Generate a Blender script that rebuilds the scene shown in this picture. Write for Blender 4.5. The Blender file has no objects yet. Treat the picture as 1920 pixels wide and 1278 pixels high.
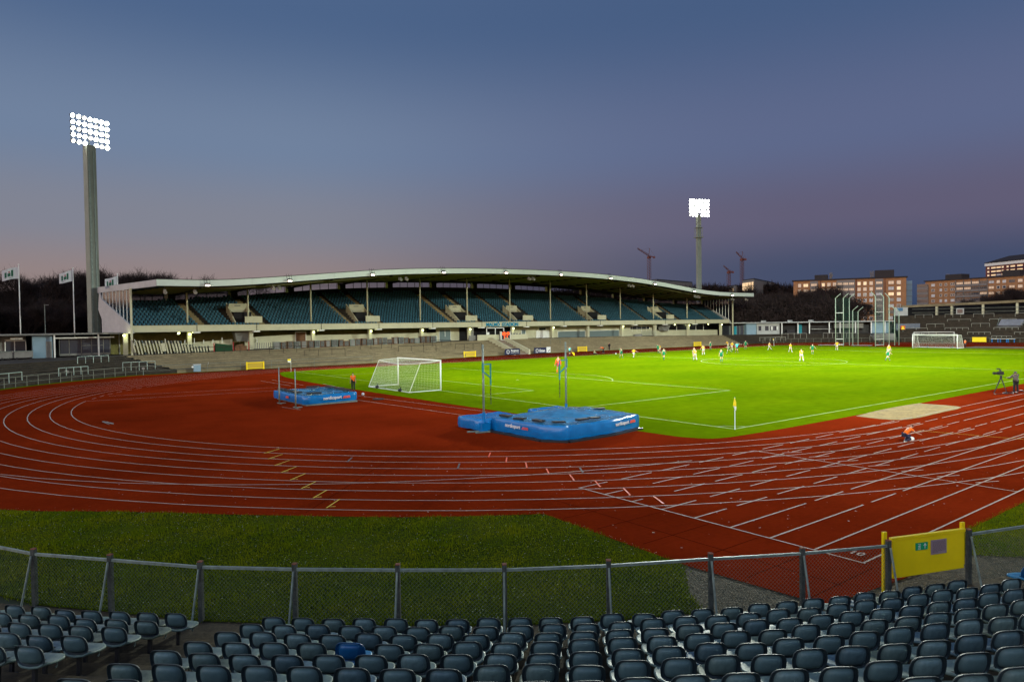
import bpy, bmesh, math, random
import numpy as np
from mathutils import Vector, Matrix

random.seed(7)
rng = np.random.default_rng(11)
C = bpy.context.scene.collection
S = bpy.context.scene
R = math.radians
PI = math.pi

# ------------------------------------------------------------------ camera
CAM = Vector((-29.74, -20.54, 5.434))
YAW, PITCH, ROLL = 0.91834, -0.02432, -0.013567
fw = Vector((math.cos(YAW) * math.cos(PITCH), math.sin(YAW) * math.cos(PITCH), math.sin(PITCH)))
rt = Vector((math.sin(YAW), -math.cos(YAW), 0))
up = rt.cross(fw)
rt2 = rt * math.cos(ROLL) + up * math.sin(ROLL)
up2 = up * math.cos(ROLL) - rt * math.sin(ROLL)
cd = bpy.data.cameras.new('camera')
cam = bpy.data.objects.new('camera', cd)
C.objects.link(cam)
cam.matrix_world = Matrix(((rt2.x, up2.x, -fw.x, CAM.x), (rt2.y, up2.y, -fw.y, CAM.y), (rt2.z, up2.z, -fw.z, CAM.z), (0, 0, 0, 1)))
cd.sensor_width = 36
cd.lens = 24.04
cd.clip_start = 0.2
cd.clip_end = 6000
S.camera = cam


def lin(r, g, b):
    f = lambda c: (c / 255) / 12.92 if c / 255 <= 0.04045 else ((c / 255 + 0.055) / 1.055) ** 2.4
    return (f(r), f(g), f(b), 1)


# ------------------------------------------------------------------ dusk sky
W = bpy.data.worlds.new('World')
S.world = W
W.use_nodes = True
nt = W.node_tree
nt.nodes.clear()
N = nt.nodes.new
L = nt.links.new
wo = N('ShaderNodeOutputWorld')
bg = N('ShaderNodeBackground')
tc = N('ShaderNodeTexCoord')
sep = N('ShaderNodeSeparateXYZ')
L(tc.outputs['Generated'], sep.inputs[0])
asn = N('ShaderNodeMath'); asn.operation = 'ARCSINE'
L(sep.outputs['Z'], asn.inputs[0])
el = N('ShaderNodeMapRange')
el.inputs['From Min'].default_value = R(-10)
el.inputs['From Max'].default_value = R(60)
L(asn.outputs[0], el.inputs['Value'])


def ramp(stops):
    n = N('ShaderNodeValToRGB')
    cr = n.color_ramp
    cr.interpolation = 'EASE'
    while len(cr.elements) < len(stops):
        cr.elements.new(0.5)
    for e, (deg, col) in zip(cr.elements, stops):
        e.position = (deg + 10) / 70
        e.color = lin(*col)
    L(el.outputs[0], n.inputs[0])
    return n


side_west = ramp([(-10, (40, 36, 36)), (0, (152, 118, 108)), (3.5, (147, 131, 130)), (8, (129, 132, 146)), (14, (112, 130, 158)), (24, (77, 101, 138)), (60, (38, 54, 86))])
side_east = ramp([(-10, (30, 32, 40)), (0, (46, 64, 94)), (3.5, (66, 77, 106)), (8, (97, 93, 118)), (14, (93, 104, 138)), (24, (71, 93, 130)), (60, (38, 54, 86))])
side_set = ramp([(-10, (60, 46, 40)), (0, (250, 186, 134)), (3.5, (240, 194, 154)), (8, (216, 190, 170)), (14, (186, 182, 178)), (24, (140, 150, 168)), (60, (52, 68, 102))])
# bearing: 0 towards the sunset (-X), 1 towards the dusk side (+X)
cmb = N('ShaderNodeCombineXYZ')
L(sep.outputs['X'], cmb.inputs[0]); L(sep.outputs['Y'], cmb.inputs[1])
nrm = N('ShaderNodeVectorMath'); nrm.operation = 'NORMALIZE'
L(cmb.outputs[0], nrm.inputs[0])
dt = N('ShaderNodeVectorMath'); dt.operation = 'DOT_PRODUCT'
dt.inputs[1].default_value = (math.cos(R(12)), math.sin(R(12)), 0)
L(nrm.outputs[0], dt.inputs[0])
az = N('ShaderNodeMapRange'); az.interpolation_type = 'SMOOTHSTEP'
az.inputs['From Min'].default_value = 0.50
az.inputs['From Max'].default_value = 1.0
L(dt.outputs['Value'], az.inputs['Value'])
mx = N('ShaderNodeMix'); mx.data_type = 'RGBA'
L(az.outputs[0], mx.inputs[0]); L(side_west.outputs[0], mx.inputs[6]); L(side_east.outputs[0], mx.inputs[7])
gl = N('ShaderNodeMapRange'); gl.interpolation_type = 'SMOOTHSTEP'
gl.inputs['From Min'].default_value = 0.15
gl.inputs['From Max'].default_value = -0.95
L(dt.outputs['Value'], gl.inputs['Value'])
mx2 = N('ShaderNodeMix'); mx2.data_type = 'RGBA'
L(gl.outputs[0], mx2.inputs[0]); L(mx.outputs[2], mx2.inputs[6]); L(side_set.outputs[0], mx2.inputs[7])
L(mx2.outputs[2], bg.inputs['Color'])
gs = N('ShaderNodeMapRange')      # the afterglow behind the camera is brighter than the sky opposite
gs.inputs['To Min'].default_value = 1.0
gs.inputs['To Max'].default_value = 4.0
L(gl.outputs[0], gs.inputs['Value'])
L(gs.outputs[0], bg.inputs['Strength'])
L(bg.outputs[0], wo.inputs[0])

S.view_settings.view_transform = 'Standard'
S.view_settings.look = 'None'
S.view_settings.exposure = 0
S.view_settings.gamma = 1
S.view_settings.use_curve_mapping = False
S.cycles.use_denoising = True
S.cycles.max_bounces = 5
S.cycles.diffuse_bounces = 3
S.cycles.glossy_bounces = 2
S.cycles.transparent_max_bounces = 8
S.cycles.sample_clamp_indirect = 4

# ------------------------------------------------------------------ floodlight beams (the lamps of the four masts)
MASTS = [(-17.0, 97.0), (124.6, 97.0), (-17.0, -36.0), (124.6, -36.0)]
HEAD_Z = 36.0


def beam_light(x, y, z, tx, ty, power, cone, col=(0.93, 1.0, 0.86)):
    d = bpy.data.lights.new('floodlight_beam', 'SPOT')
    d.energy = power
    d.spot_size = R(cone)
    d.spot_blend = 1.0
    d.shadow_soft_size = 1.6
    d.color = col
    o = bpy.data.objects.new('floodlight_beam', d)
    C.objects.link(o)
    o.location = (x, y, z)
    o.rotation_euler = (Vector((tx, ty, 0)) - Vector((x, y, z))).to_track_quat('-Z', 'Y').to_euler()
    return o


BEAM = 5.0
STRAY = 135000
for mi, (mx_, my_) in enumerate(MASTS):
    for (tx, ty) in ((22, 16), (22, 46), (84, 16), (84, 46), (53, 31)):
        dd = (mx_ - tx) ** 2 + (my_ - ty) ** 2 + HEAD_Z ** 2
        gain = 1.0 if dd > 3500 else 0.75
        beam_light(mx_, my_, HEAD_Z, tx, ty, BEAM * 10.0 * dd * gain, 30 if dd > 8000 else 40)
    # stray light of the same lamps over track and terraces
    beam_light(mx_, my_, HEAD_Z, 53.8, 31, STRAY * (1.6 if my_ < 0 else 0.8), 104 if my_ < 0 else 125, (0.95, 1.0, 0.88))

# ------------------------------------------------------------------ helpers
ORG = {}


class MB:
    """collects faces; build() links them as one mesh object"""

    def __init__(s):
        s.v = []
        s.f = []
        s.mi = []
        s.cur = 0

    def add(s, vs, fs):
        n = len(s.v)
        s.v += [tuple(v) for v in vs]
        for f in fs:
            s.f.append(tuple(i + n for i in f))
            s.mi.append(s.cur)
        return s

    def box(s, c, d, rz=0.0, rx=0.0, ry=0.0):
        M = Matrix.Translation(c) @ Matrix.Rotation(rz, 4, 'Z') @ Matrix.Rotation(rx, 4, 'X') @ Matrix.Rotation(ry, 4, 'Y')
        a, b, h = d[0] / 2, d[1] / 2, d[2] / 2
        vs = [M @ Vector(p) for p in ((-a, -b, -h), (a, -b, -h), (a, b, -h), (-a, b, -h), (-a, -b, h), (a, -b, h), (a, b, h), (-a, b, h))]
        return s.add(vs, [(0, 3, 2, 1), (4, 5, 6, 7), (0, 1, 5, 4), (1, 2, 6, 5), (2, 3, 7, 6), (3, 0, 4, 7)])

    def bb(s, x0, x1, y0, y1, z0, z1):
        return s.box(((x0 + x1) / 2, (y0 + y1) / 2, (z0 + z1) / 2), (abs(x1 - x0), abs(y1 - y0), abs(z1 - z0)))

    def tube(s, p, q, r, n=6, r2=None):
        p = Vector(p); q = Vector(q)
        r2 = r if r2 is None else r2
        d = q - p
        if d.length < 1e-6:
            return s
        d.normalize()
        a = d.orthogonal().normalized()
        b = d.cross(a)
        vs = []
        for k in range(n):
            t = 2 * PI * k / n + PI / n
            o = a * math.cos(t) + b * math.sin(t)
            vs.append(p + o * r)
            vs.append(q + o * r2)
        fs = [(2 * k, (2 * k + 2) % (2 * n), (2 * k + 3) % (2 * n), 2 * k + 1) for k in range(n)]
        fs.append(tuple(2 * k for k in range(n))[::-1])
        fs.append(tuple(2 * k + 1 for k in range(n)))
        return s.add(vs, fs)

    def path(s, pts, r, n=6):
        for a, b in zip(pts, pts[1:]):
            s.tube(a, b, r, n)
        return s

    def bar(s, p, q, w, h, upv=(0, 0, 1)):
        p = Vector(p); q = Vector(q)
        d = (q - p).normalized()
        u = Vector(upv)
        a = d.cross(u)
        if a.length < 1e-4:
            a = d.orthogonal()
        a.normalize()
        b = a.cross(d)
        vs = []
        for e in (p, q):
            for i, j in ((-1, -1), (1, -1), (1, 1), (-1, 1)):
                vs.append(e + a * (i * w / 2) + b * (j * h / 2))
        return s.add(vs, [(0, 1, 2, 3), (7, 6, 5, 4), (0, 4, 5, 1), (1, 5, 6, 2), (2, 6, 7, 3), (3, 7, 4, 0)])

    def quad(s, a, b, c, d):
        return s.add([a, b, c, d], [(0, 1, 2, 3)])

    def prism(s, poly, z0, z1):
        n = len(poly)
        vs = [(x, y, z0) for x, y in poly] + [(x, y, z1) for x, y in poly]
        fs = [tuple(range(n))[::-1], tuple(range(n, 2 * n))]
        fs += [(i, (i + 1) % n, (i + 1) % n + n, i + n) for i in range(n)]
        return s.add(vs, fs)

    def ribbon(s, pts, w, z):
        """flat line of width w along 2-D points"""
        P = [Vector((p[0], p[1])) for p in pts]
        vs = []
        for i, p in enumerate(P):
            a = P[max(i - 1, 0)]
            b = P[min(i + 1, len(P) - 1)]
            t = (b - a).normalized()
            nn = Vector((-t.y, t.x)) * (w / 2)
            vs += [(p.x + nn.x, p.y + nn.y, z), (p.x - nn.x, p.y - nn.y, z)]
        fs = [(2 * i, 2 * i + 1, 2 * i + 3, 2 * i + 2) for i in range(len(P) - 1)]
        return s.add(vs, fs)

    def loft(s, rows, close=False):
        n = len(rows[0])
        vs = [p for r in rows for p in r]
        fs = []
        for i in range(len(rows) - 1):
            for j in range(n - (0 if close else 1)):
                j2 = (j + 1) % n
                fs.append((i * n + j, i * n + j2, (i + 1) * n + j2, (i + 1) * n + j))
        return s.add(vs, fs)

    def mesh(s, name, mats, smooth=False, org=(0, 0, 0)):
        me = bpy.data.meshes.new(name)
        ox, oy, oz = org
        me.from_pydata([(x - ox, y - oy, z - oz) for x, y, z in s.v], [], s.f)
        for m in (mats if isinstance(mats, (list, tuple)) else [mats]):
            me.materials.append(m)
        if any(s.mi):
            me.polygons.foreach_set('material_index', s.mi)
        if smooth:
            me.polygons.foreach_set('use_smooth', [True] * len(me.polygons))
        me.update()
        return me

    def build(s, name, mats, parent=None, smooth=False, kind=None):
        org = ORG.get(root_of(parent), (0, 0, 0)) if parent else (0, 0, 0)
        me = s.mesh(name, mats, smooth, org)
        o = bpy.data.objects.new(name, me)
        C.objects.link(o)
        if parent:
            o.parent = parent
        if kind:
            o['kind'] = kind
        return o


def root_of(o):
    while o is not None and o.parent is not None:
        o = o.parent
    return o


def tag(o, label, cat, group=None, kind=None):
    o['label'] = label
    o['category'] = cat
    if group:
        o['group'] = group
    if kind:
        o['kind'] = kind
    return o


def thing(name, label, cat, loc=(0, 0, 0), rz=0.0, group=None):
    o = bpy.data.objects.new(name, None)
    o.empty_display_size = 0.3
    C.objects.link(o)
    o.location = loc
    o.rotation_euler = (0, 0, rz)
    ORG[o] = (0, 0, 0)
    return tag(o, label, cat, group)


def wthing(name, label, cat, loc, group=None):
    """a thing whose parts are given in world coordinates"""
    o = thing(name, label, cat, loc, 0, group)
    ORG[o] = tuple(loc)
    return o


def kids(o):
    return [c for c in bpy.data.objects if c.parent == o]


def copy_tree(o, ch, loc, rz, label, group=None):
    """copy a thing with its parts; ch = {object: [children]}"""
    r = o.copy()
    C.objects.link(r)
    r.location = loc
    r.rotation_euler = (0, 0, rz)
    r['label'] = label
    if group:
        r['group'] = group
    for c in ch.get(o, []):
        d = c.copy()
        C.objects.link(d)
        d.parent = r
        for g in ch.get(c, []):
            e = g.copy()
            C.objects.link(e)
            e.parent = d
    return r


def child_map(o):
    m = {}
    for c in bpy.data.objects:
        if c.parent is not None:
            m.setdefault(c.parent, []).append(c)
    return m


ORD = ['', 'first', 'second', 'third', 'fourth', 'fifth', 'sixth', 'seventh', 'eighth', 'ninth', 'tenth', 'eleventh', 'twelfth', 'thirteenth', 'fourteenth', 'fifteenth', 'sixteenth', 'seventeenth', 'eighteenth', 'nineteenth']


def ordinal(n):
    if n < 20:
        return ORD[n]
    tens = {2: 'twenty', 3: 'thirty', 4: 'forty', 5: 'fifty', 6: 'sixty'}[n // 10]
    if n % 10 == 0:
        return tens[:-1] + 'ieth'
    return tens + '-' + ORD[n % 10]


# ------------------------------------------------------------------ materials
def M(name, col, rough=0.7, var=0.0, scale=3.0, bump=0.0, bscale=None, metal=0.0, col2=None, detail=4, spec=0.3, stretch=None, emit=None, estr=0.0, lo=0.35, hi=0.65):
    m = bpy.data.materials.new(name)
    m.use_nodes = True
    t = m.node_tree
    b = t.nodes['Principled BSDF']
    b.inputs['Roughness'].default_value = rough
    b.inputs['Metallic'].default_value = metal
    b.inputs['Specular IOR Level'].default_value = spec
    c = (*col, 1)
    b.inputs['Base Color'].default_value = c
    if emit:
        b.inputs['Emission Color'].default_value = (*emit, 1)
        b.inputs['Emission Strength'].default_value = estr
        m.cycles.emission_sampling = 'NONE'
    if var or col2 or bump:
        tcn = t.nodes.new('ShaderNodeTexCoord')
        src = tcn.outputs['Object']
        if stretch:
            mp = t.nodes.new('ShaderNodeMapping')
            mp.inputs['Scale'].default_value = stretch
            t.links.new(src, mp.inputs[0])
            src = mp.outputs[0]
        if var or col2:
            nz = t.nodes.new('ShaderNodeTexNoise')
            nz.inputs['Scale'].default_value = scale
            nz.inputs['Detail'].default_value = detail
            nz.inputs['Roughness'].default_value = 0.62
            t.links.new(src, nz.inputs['Vector'])
            cr = t.nodes.new('ShaderNodeValToRGB')
            cr.color_ramp.elements[0].position = lo
            cr.color_ramp.elements[1].position = hi
            c2 = (*col2, 1) if col2 else tuple(x * (1 + var) for x in col) + (1,)
            cr.color_ramp.elements[0].color = tuple(x * (1 - var) for x in col) + (1,)
            cr.color_ramp.elements[1].color = c2
            t.links.new(nz.outputs['Fac'], cr.inputs[0])
            t.links.new(cr.outputs[0], b.inputs['Base Color'])
        if bump:
            nb = t.nodes.new('ShaderNodeTexNoise')
            nb.inputs['Scale'].default_value = bscale or scale * 4
            nb.inputs['Detail'].default_value = 3
            t.links.new(src, nb.inputs['Vector'])
            bp = t.nodes.new('ShaderNodeBump')
            bp.inputs['Strength'].default_value = bump
            bp.inputs['Distance'].default_value = 0.02
            t.links.new(nb.outputs['Fac'], bp.inputs['Height'])
            t.links.new(bp.outputs[0], b.inputs['Normal'])
    return m


def fine_mix(m, scale, amt, dark=0.55, light=1.35):
    """multiply the base colour by a second, finer noise"""
    t = m.node_tree
    b = t.nodes['Principled BSDF']
    lk = b.inputs['Base Color'].links
    mixn = t.nodes.new('ShaderNodeMix'); mixn.data_type = 'RGBA'; mixn.blend_type = 'MULTIPLY'
    mixn.inputs[0].default_value = amt
    if lk:
        t.links.new(lk[0].from_socket, mixn.inputs[6])
    else:
        mixn.inputs[6].default_value = b.inputs['Base Color'].default_value
    tcn = t.nodes.new('ShaderNodeTexCoord')
    nz = t.nodes.new('ShaderNodeTexNoise'); nz.inputs['Scale'].default_value = scale; nz.inputs['Detail'].default_value = 3
    t.links.new(tcn.outputs['Object'], nz.inputs['Vector'])
    cr = t.nodes.new('ShaderNodeValToRGB')
    cr.color_ramp.elements[0].position = 0.3; cr.color_ramp.elements[1].position = 0.7
    cr.color_ramp.elements[0].color = (dark, dark, dark, 1); cr.color_ramp.elements[1].color = (light, light, light, 1)
    t.links.new(nz.outputs['Fac'], cr.inputs[0])
    t.links.new(cr.outputs[0], mixn.inputs[7])
    t.links.new(mixn.outputs[2], b.inputs['Base Color'])
    return m


m_ground = M('dark_ground', (0.035, 0.045, 0.02), 0.95, 0.4, 0.08)
m_track = fine_mix(M('red_track', (0.190, 0.0185, 0.004), 0.9, 0.22, 0.16, bump=0.25, bscale=60, spec=0.0, detail=8), 7.0, 0.35, 0.72, 1.2)
m_pitch = fine_mix(M('pitch_turf', (0.088, 0.160, 0.0012), 0.9, 0.0, 0.09, col2=(0.125, 0.195, 0.0015), detail=7, spec=0.0, stretch=(1, 1.7, 1)), 1.3, 0.5, 0.75, 1.22)
m_lawn = fine_mix(M('lawn_earth', (0.03, 0.048, 0.006), 0.95, 0.0, 0.5, col2=(0.06, 0.075, 0.01), detail=6, spec=0.0), 14, 0.8, 0.4, 1.5)
m_blade = fine_mix(M('lawn_blades', (0.12, 0.18, 0.004), 0.85, 0.0, 0.7, col2=(0.22, 0.24, 0.006), detail=5, spec=0.0), 22, 0.6, 0.5, 1.35)
m_line = M('white_line_paint', (0.46, 0.34, 0.26), 0.85, 0.12, 3.0)
m_pline = M('white_chalk', (0.25, 0.34, 0.06), 0.9, 0.2, 2.0)
m_yline = M('yellow_line_paint', (0.7, 0.45, 0.03), 0.7)
m_rline = M('orange_line_paint', (0.75, 0.08, 0.02), 0.7)
m_gline = M('grey_line_paint', (0.11, 0.08, 0.08), 0.8)
m_sand = fine_mix(M('sand', (0.30, 0.21, 0.075), 0.95, 0.2, 1.5, bump=0.6, bscale=5), 6, 0.5, 0.7, 1.2)
m_gravel = fine_mix(M('gravel', (0.070, 0.055, 0.028), 0.95, 0.35, 4, bump=0.8, bscale=30), 28, 0.9, 0.3, 1.7)
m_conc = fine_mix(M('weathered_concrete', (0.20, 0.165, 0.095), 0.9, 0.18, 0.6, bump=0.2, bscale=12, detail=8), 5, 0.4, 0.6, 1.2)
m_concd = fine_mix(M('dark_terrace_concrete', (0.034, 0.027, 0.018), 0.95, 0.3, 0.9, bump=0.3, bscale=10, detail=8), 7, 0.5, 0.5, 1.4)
m_dirt = fine_mix(M('dirty_terrace_floor', (0.044, 0.033, 0.018), 0.95, 0.35, 1.2, bump=0.4, bscale=14, col2=(0.080, 0.058, 0.026), detail=8), 16, 0.6, 0.5, 1.5)
m_white = M('white_paint', (0.74, 0.76, 0.70), 0.55, 0.05, 1.0)
m_cream = fine_mix(M('cream_render', (0.50, 0.49, 0.33), 0.75, 0.05, 0.5), 3, 0.25, 0.8, 1.1)
m_fascia = M('roof_fascia_metal', (0.50, 0.57, 0.50), 0.5, 0.05, 0.35, stretch=(0.3, 1, 3))
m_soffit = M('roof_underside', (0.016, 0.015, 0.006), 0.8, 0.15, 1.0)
m_olive = M('olive_render', (0.20, 0.185, 0.06), 0.85, 0.2, 1.0)
m_purlin = M('roof_purlin', (0.15, 0.14, 0.055), 0.7)
m_roof = M('roof_felt', (0.04, 0.035, 0.035), 0.9)
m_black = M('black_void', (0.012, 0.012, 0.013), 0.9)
m_blackp = M('black_plastic', (0.02, 0.02, 0.022), 0.5)
m_steel = M('galvanised_steel', (0.19, 0.235, 0.205), 0.55, 0.25, 6, metal=0.25)
m_steeld = M('dull_barrier_paint', (0.17, 0.18, 0.14), 0.6, 0.25, 3)
m_wire = M('wire', (0.15, 0.18, 0.13), 0.6, metal=0.2)
m_postc = fine_mix(M('old_timber_post', (0.055, 0.062, 0.055), 0.85, 0.3, 8, bump=0.4), 30, 0.6)
m_rust = M('rusty_top', (0.20, 0.07, 0.04), 0.9, 0.3, 20)
m_yellow = M('yellow_board', (0.86, 0.64, 0.004), 0.5, 0.06, 1.2)
m_yellowd = M('ochre_board', (0.50, 0.36, 0.03), 0.6)
m_blueseat = M('blue_grandstand_seat', (0.028, 0.098, 0.135), 0.55, 0.12, 0.6)
m_blue = M('blue_tarpaulin', (0.003, 0.165, 0.47), 0.22, 0.12, 1.5, bump=0.9, bscale=2.2, spec=0.6)
m_bluetop = M('blue_tarpaulin_top', (0.03, 0.22, 0.44), 0.15, 0.22, 1.2, bump=1.0, bscale=1.8, spec=0.8)
m_teal = M('teal_metal', (0.01, 0.24, 0.30), 0.4)
m_glass = M('window_glass', (0.05, 0.055, 0.07), 0.12, spec=0.6)
m_bluegrey = M('blue_grey_cladding', (0.22, 0.33, 0.40), 0.6, 0.05, 1)
m_shutter = M('blue_grey_shutter', (0.14, 0.19, 0.19), 0.6)
m_greyp = M('grey_panel', (0.19, 0.19, 0.17), 0.7, 0.15, 1)
m_crate = M('grey_crate_mesh', (0.10, 0.10, 0.09), 0.8, 0.3, 4)
m_wood = M('brown_wood', (0.15, 0.075, 0.035), 0.8, 0.3, 5)
m_red = M('red_paint', (0.45, 0.03, 0.03), 0.5)
m_darkgreen = M('dark_green_net', (0.012, 0.05, 0.02), 0.9)
m_netg = M('green_cage_net', (0.02, 0.10, 0.07), 0.8)
m_bark = M('dark_bark', (0.022, 0.015, 0.012), 0.95, 0.3, 2)
m_twig = M('bare_twigs', (0.026, 0.017, 0.015), 0.95, 0.3, 0.3)
m_ever = M('dull_green_leaves', (0.012, 0.022, 0.006), 0.9, 0.4, 0.4)
m_brick = M('brown_brick', (0.36, 0.185, 0.085), 0.9, 0.12, 0.8, detail=6)
m_brickd = M('dark_red_brick', (0.16, 0.055, 0.045), 0.9, 0.12, 0.8)
m_plast = M('pinkish_grey_render', (0.22, 0.165, 0.13), 0.9, 0.06, 0.4)
m_palerail = M('pale_balcony_front', (0.22, 0.20, 0.18), 0.7)
m_lampon = M('burning_lamp', (1, 1, 1), 0.5, emit=(0.93, 1.0, 0.90), estr=28)
m_lampon2 = M('burning_lamp_dimmer', (1, 1, 1), 0.5, emit=(1.0, 0.93, 0.80), estr=3.0)
m_lampwarm = M('burning_warm_lamp', (1, 1, 1), 0.5, emit=(1.0, 0.80, 0.66), estr=14)
m_lampgreen = M('burning_wall_lamp', (1, 1, 1), 0.5, emit=(0.9, 1.0, 0.35), estr=7)
m_glowA = M('glowing_window', (0.3, 0.25, 0.2), 0.3, emit=(1.0, 0.64, 0.38), estr=0.46)  # sunset reflection in the apartment panes, painted as emission
m_glowB = M('bright_glowing_window', (0.3, 0.25, 0.2), 0.3, emit=(1.0, 0.66, 0.34), estr=0.95)  # stronger painted sunset reflection; also the real lit windows of the distant blocks
m_litC = M('dim_window', (0.3, 0.3, 0.3), 0.3, emit=(0.55, 0.50, 0.50), estr=0.32)
m_led = M('red_led', (0.2, 0, 0), 0.4, emit=(1.0, 0.10, 0.01), estr=2.6)
m_skin = M('skin', (0.45, 0.26, 0.18), 0.6)
m_crane = M('crane_red', (0.12, 0.042, 0.03), 0.7)
m_navy = M('navy_board', (0.012, 0.018, 0.06), 0.6)


# ================================================================== GROUND, TRACK, PITCH
BC = (8.6, 30.1)      # centre of the near bend
FC = (99.1, 30.1)     # centre of the far bend


def arc(c, r, a0, a1, n):
    return [(c[0] + r * math.cos(R(a0 + (a1 - a0) * i / n)), c[1] + r * math.sin(R(a0 + (a1 - a0) * i / n))) for i in range(n + 1)]


def smoothpts(P, per=8):
    """Catmull-Rom through 2-D points"""
    out = []
    for i in range(len(P) - 1):
        p0 = P[max(i - 1, 0)]; p1 = P[i]; p2 = P[i + 1]; p3 = P[min(i + 2, len(P) - 1)]
        for k in range(per):
            t = k / per
            out.append(tuple(0.5 * ((2 * p1[j]) + (-p0[j] + p2[j]) * t + (2 * p0[j] - 5 * p1[j] + 4 * p2[j] - p3[j]) * t * t + (-p0[j] + 3 * p1[j] - 3 * p2[j] + p3[j]) * t ** 3) for j in range(len(p1))))
    out.append(tuple(P[-1]))
    return out


def sheet(name, poly, z, m, kind='structure', thick=0.0):
    """flat ground sheet, triangulated, seen from above"""
    bm = bmesh.new()
    vs = [bm.verts.new((x, y, z)) for x, y in poly]
    f = bm.faces.new(vs)
    if f.normal.z < 0:
        f.normal_flip()
    bmesh.ops.triangulate(bm, faces=[f])
    bmesh.ops.recalc_face_normals(bm, faces=bm.faces)
    for q in bm.faces:
        if q.normal.z < 0:
            q.normal_flip()
    me = bpy.data.meshes.new(name)
    bm.to_mesh(me)
    bm.free()
    me.materials.append(m)
    o = bpy.data.objects.new(name, me)
    C.objects.link(o)
    o['kind'] = kind
    return o


sheet('ground', arc((60, 30), 4500, 0, 360, 63)[:-1], -0.05, m_ground)

# inner edge of the terraces all round (base of the walls)
BASE_LEFT = arc(BC, 48.0, 200, 121, 40)
BASE_STR = [(-11.5, 71.3), (-3, 71.4), (6, 71.8), (15, 72.3), (26, 74.0), (37, 75.9), (53, 76.5), (68, 76.2), (93, 75.4), (110, 74.4)]
BASE_FAR = arc(FC, 48.0, 66, -40, 50)
near_red = [(107, -13.9), (-10.9, -13.75), (-13.6, -14.3), (-17.2, -13.9), (-17.5, -10.8), (-17.25, -5.6)]
red_left = [(-18.3, -4.9), (-20.6, -3.2), (-23.7, -0.3), (-26.9, 2.9), (-29.6, 5.5), (-33, 11), (-36.2, 19)]
far_side = [(-14.5, 71.0), (-11.5, 70.5), (-3, 70.7), (6, 71.1), (15, 71.5), (26, 73.2), (37, 75.1), (53, 75.7), (68, 75.4), (93, 74.6), (110, 73.6)]
red_poly = near_red + smoothpts(red_left, 4) + arc(BC, 47.1, 193, 121, 30) + far_side[1:] + arc(FC, 47.2, 64, -60, 40)
sheet('running_track', red_poly, 0.0, m_track)
verge = arc(BC, 48.1, 193, 121, 30) + [(x, y + 0.85) for x, y in far_side[1:]] + arc(FC, 48.2, 64, -60, 40)
mbv = MB()
inner = arc(BC, 46.9, 193, 121, 30) + [(x, y - 0.1) for x, y in far_side[1:]] + arc(FC, 47.0, 64, -60, 40)
mbv.loft([[(x, y, -0.012) for x, y in inner], [(x, y, -0.012) for x, y in verge]])
mbv.build('grass_verge', m_pitch, kind='structure')

pitch_poly = smoothpts([(-3.9, 0.4), (-4.5, 16), (-4.65, 25), (-4.8, 42), (-4.1, 54), (-2.2, 61.4)], 6) + \
    [(-1.4, 62.6), (2, 63.2), (20, 63.6), (60, 63.9), (109, 64.0), (111, 60), (111.5, 10), (110, -1.0)] + \
    smoothpts([(60, -1.5), (38, -1.5), (18, -1.55), (5.2, -1.55), (-0.7, -1.4), (-3.1, -1.0), (-3.9, 0.4)], 6)[:-1]
sheet('football_pitch', pitch_poly, 0.004, m_pitch)

fence_xy = [(-33.4, 3.6), (-32.6, 1.9), (-31.6, 0.2), (-30.4, -1.7), (-29.15, -4.0), (-28.0, -5.4), (-26.73, -6.95), (-25.4, -8.2), (-23.95, -9.45), (-22.45, -10.68), (-20.85, -11.72), (-19.13, -12.68), (-17.55, -13.6), (-15.85, -14.42), (-13.88, -15.13), (-12.2, -15.72), (-10.4, -16.1), (-8.5, -16.4), (-6.5, -16.6)]
lawn_poly = [(-17.2, -5.5), (-17.45, -10.72)] + [(-18.8, -11.95), (-19.2, -12.6)] + [(x, y) for x, y in fence_xy[10:0:-1]] + [(-40, 12), (-39, 22)] + smoothpts(red_left, 4)[::-1]
sheet('lawn', lawn_poly, -0.012, m_lawn)
lawn2_poly = [(-10.9, -13.7), (60, -13.85), (60, -17), (-6.5, -16.6), (-9.6, -16.25), (-11.2, -15.3), (-12.0, -14.4)]
sheet('lawn', lawn2_poly, -0.012, m_lawn)
sheet('gravel_patch', [(-17.4, -10.6), (-17.2, -14.0), (-10.9, -13.6), (-9.4, -14.6), (-8.4, -17.5), (-15, -17.2), (-21, -13.2), (-19.2, -12.2)], -0.022, m_gravel)
sheet('sand_pit', smoothpts([(8.9, -1.75), (12.8, -1.42), (17.3, -1.5), (17.6, -1.9), (17.4, -4.0), (14.0, -4.25), (9.2, -4.05), (8.9, -1.75)], 5)[:-1], 0.010, m_sand)
sheet('concrete_strip', [(110.8, 29.5), (114.8, 19), (117, 8), (121, 9), (122.5, 24), (121, 29.8)], 0.006, m_conc)

# ---- painted lines
SP = 1.165


def lane(k):
    """one lane line: near straight, near bend, far straight, far bend"""
    r = 34.3 + SP * k
    P = [(104.0, BC[1] - r), (60, BC[1] - r), (30, BC[1] - r)]
    for i in range(61):
        a = -90 - i * 3
        f = 1.0 if a > -200 else max(0.0, 1 - (-200 - a) / 70)
        q = 34.3 + k * (SP * f + 0.86 * (1 - f))
        P.append((BC[0] + q * math.cos(R(a)), BC[1] + q * math.sin(R(a))))
    q = 34.3 + k * 0.86
    P += [(30, BC[1] + q), (60, BC[1] + q), (85, BC[1] + q)]
    P += arc(FC, q, 90, -90, 40)
    return P


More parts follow.
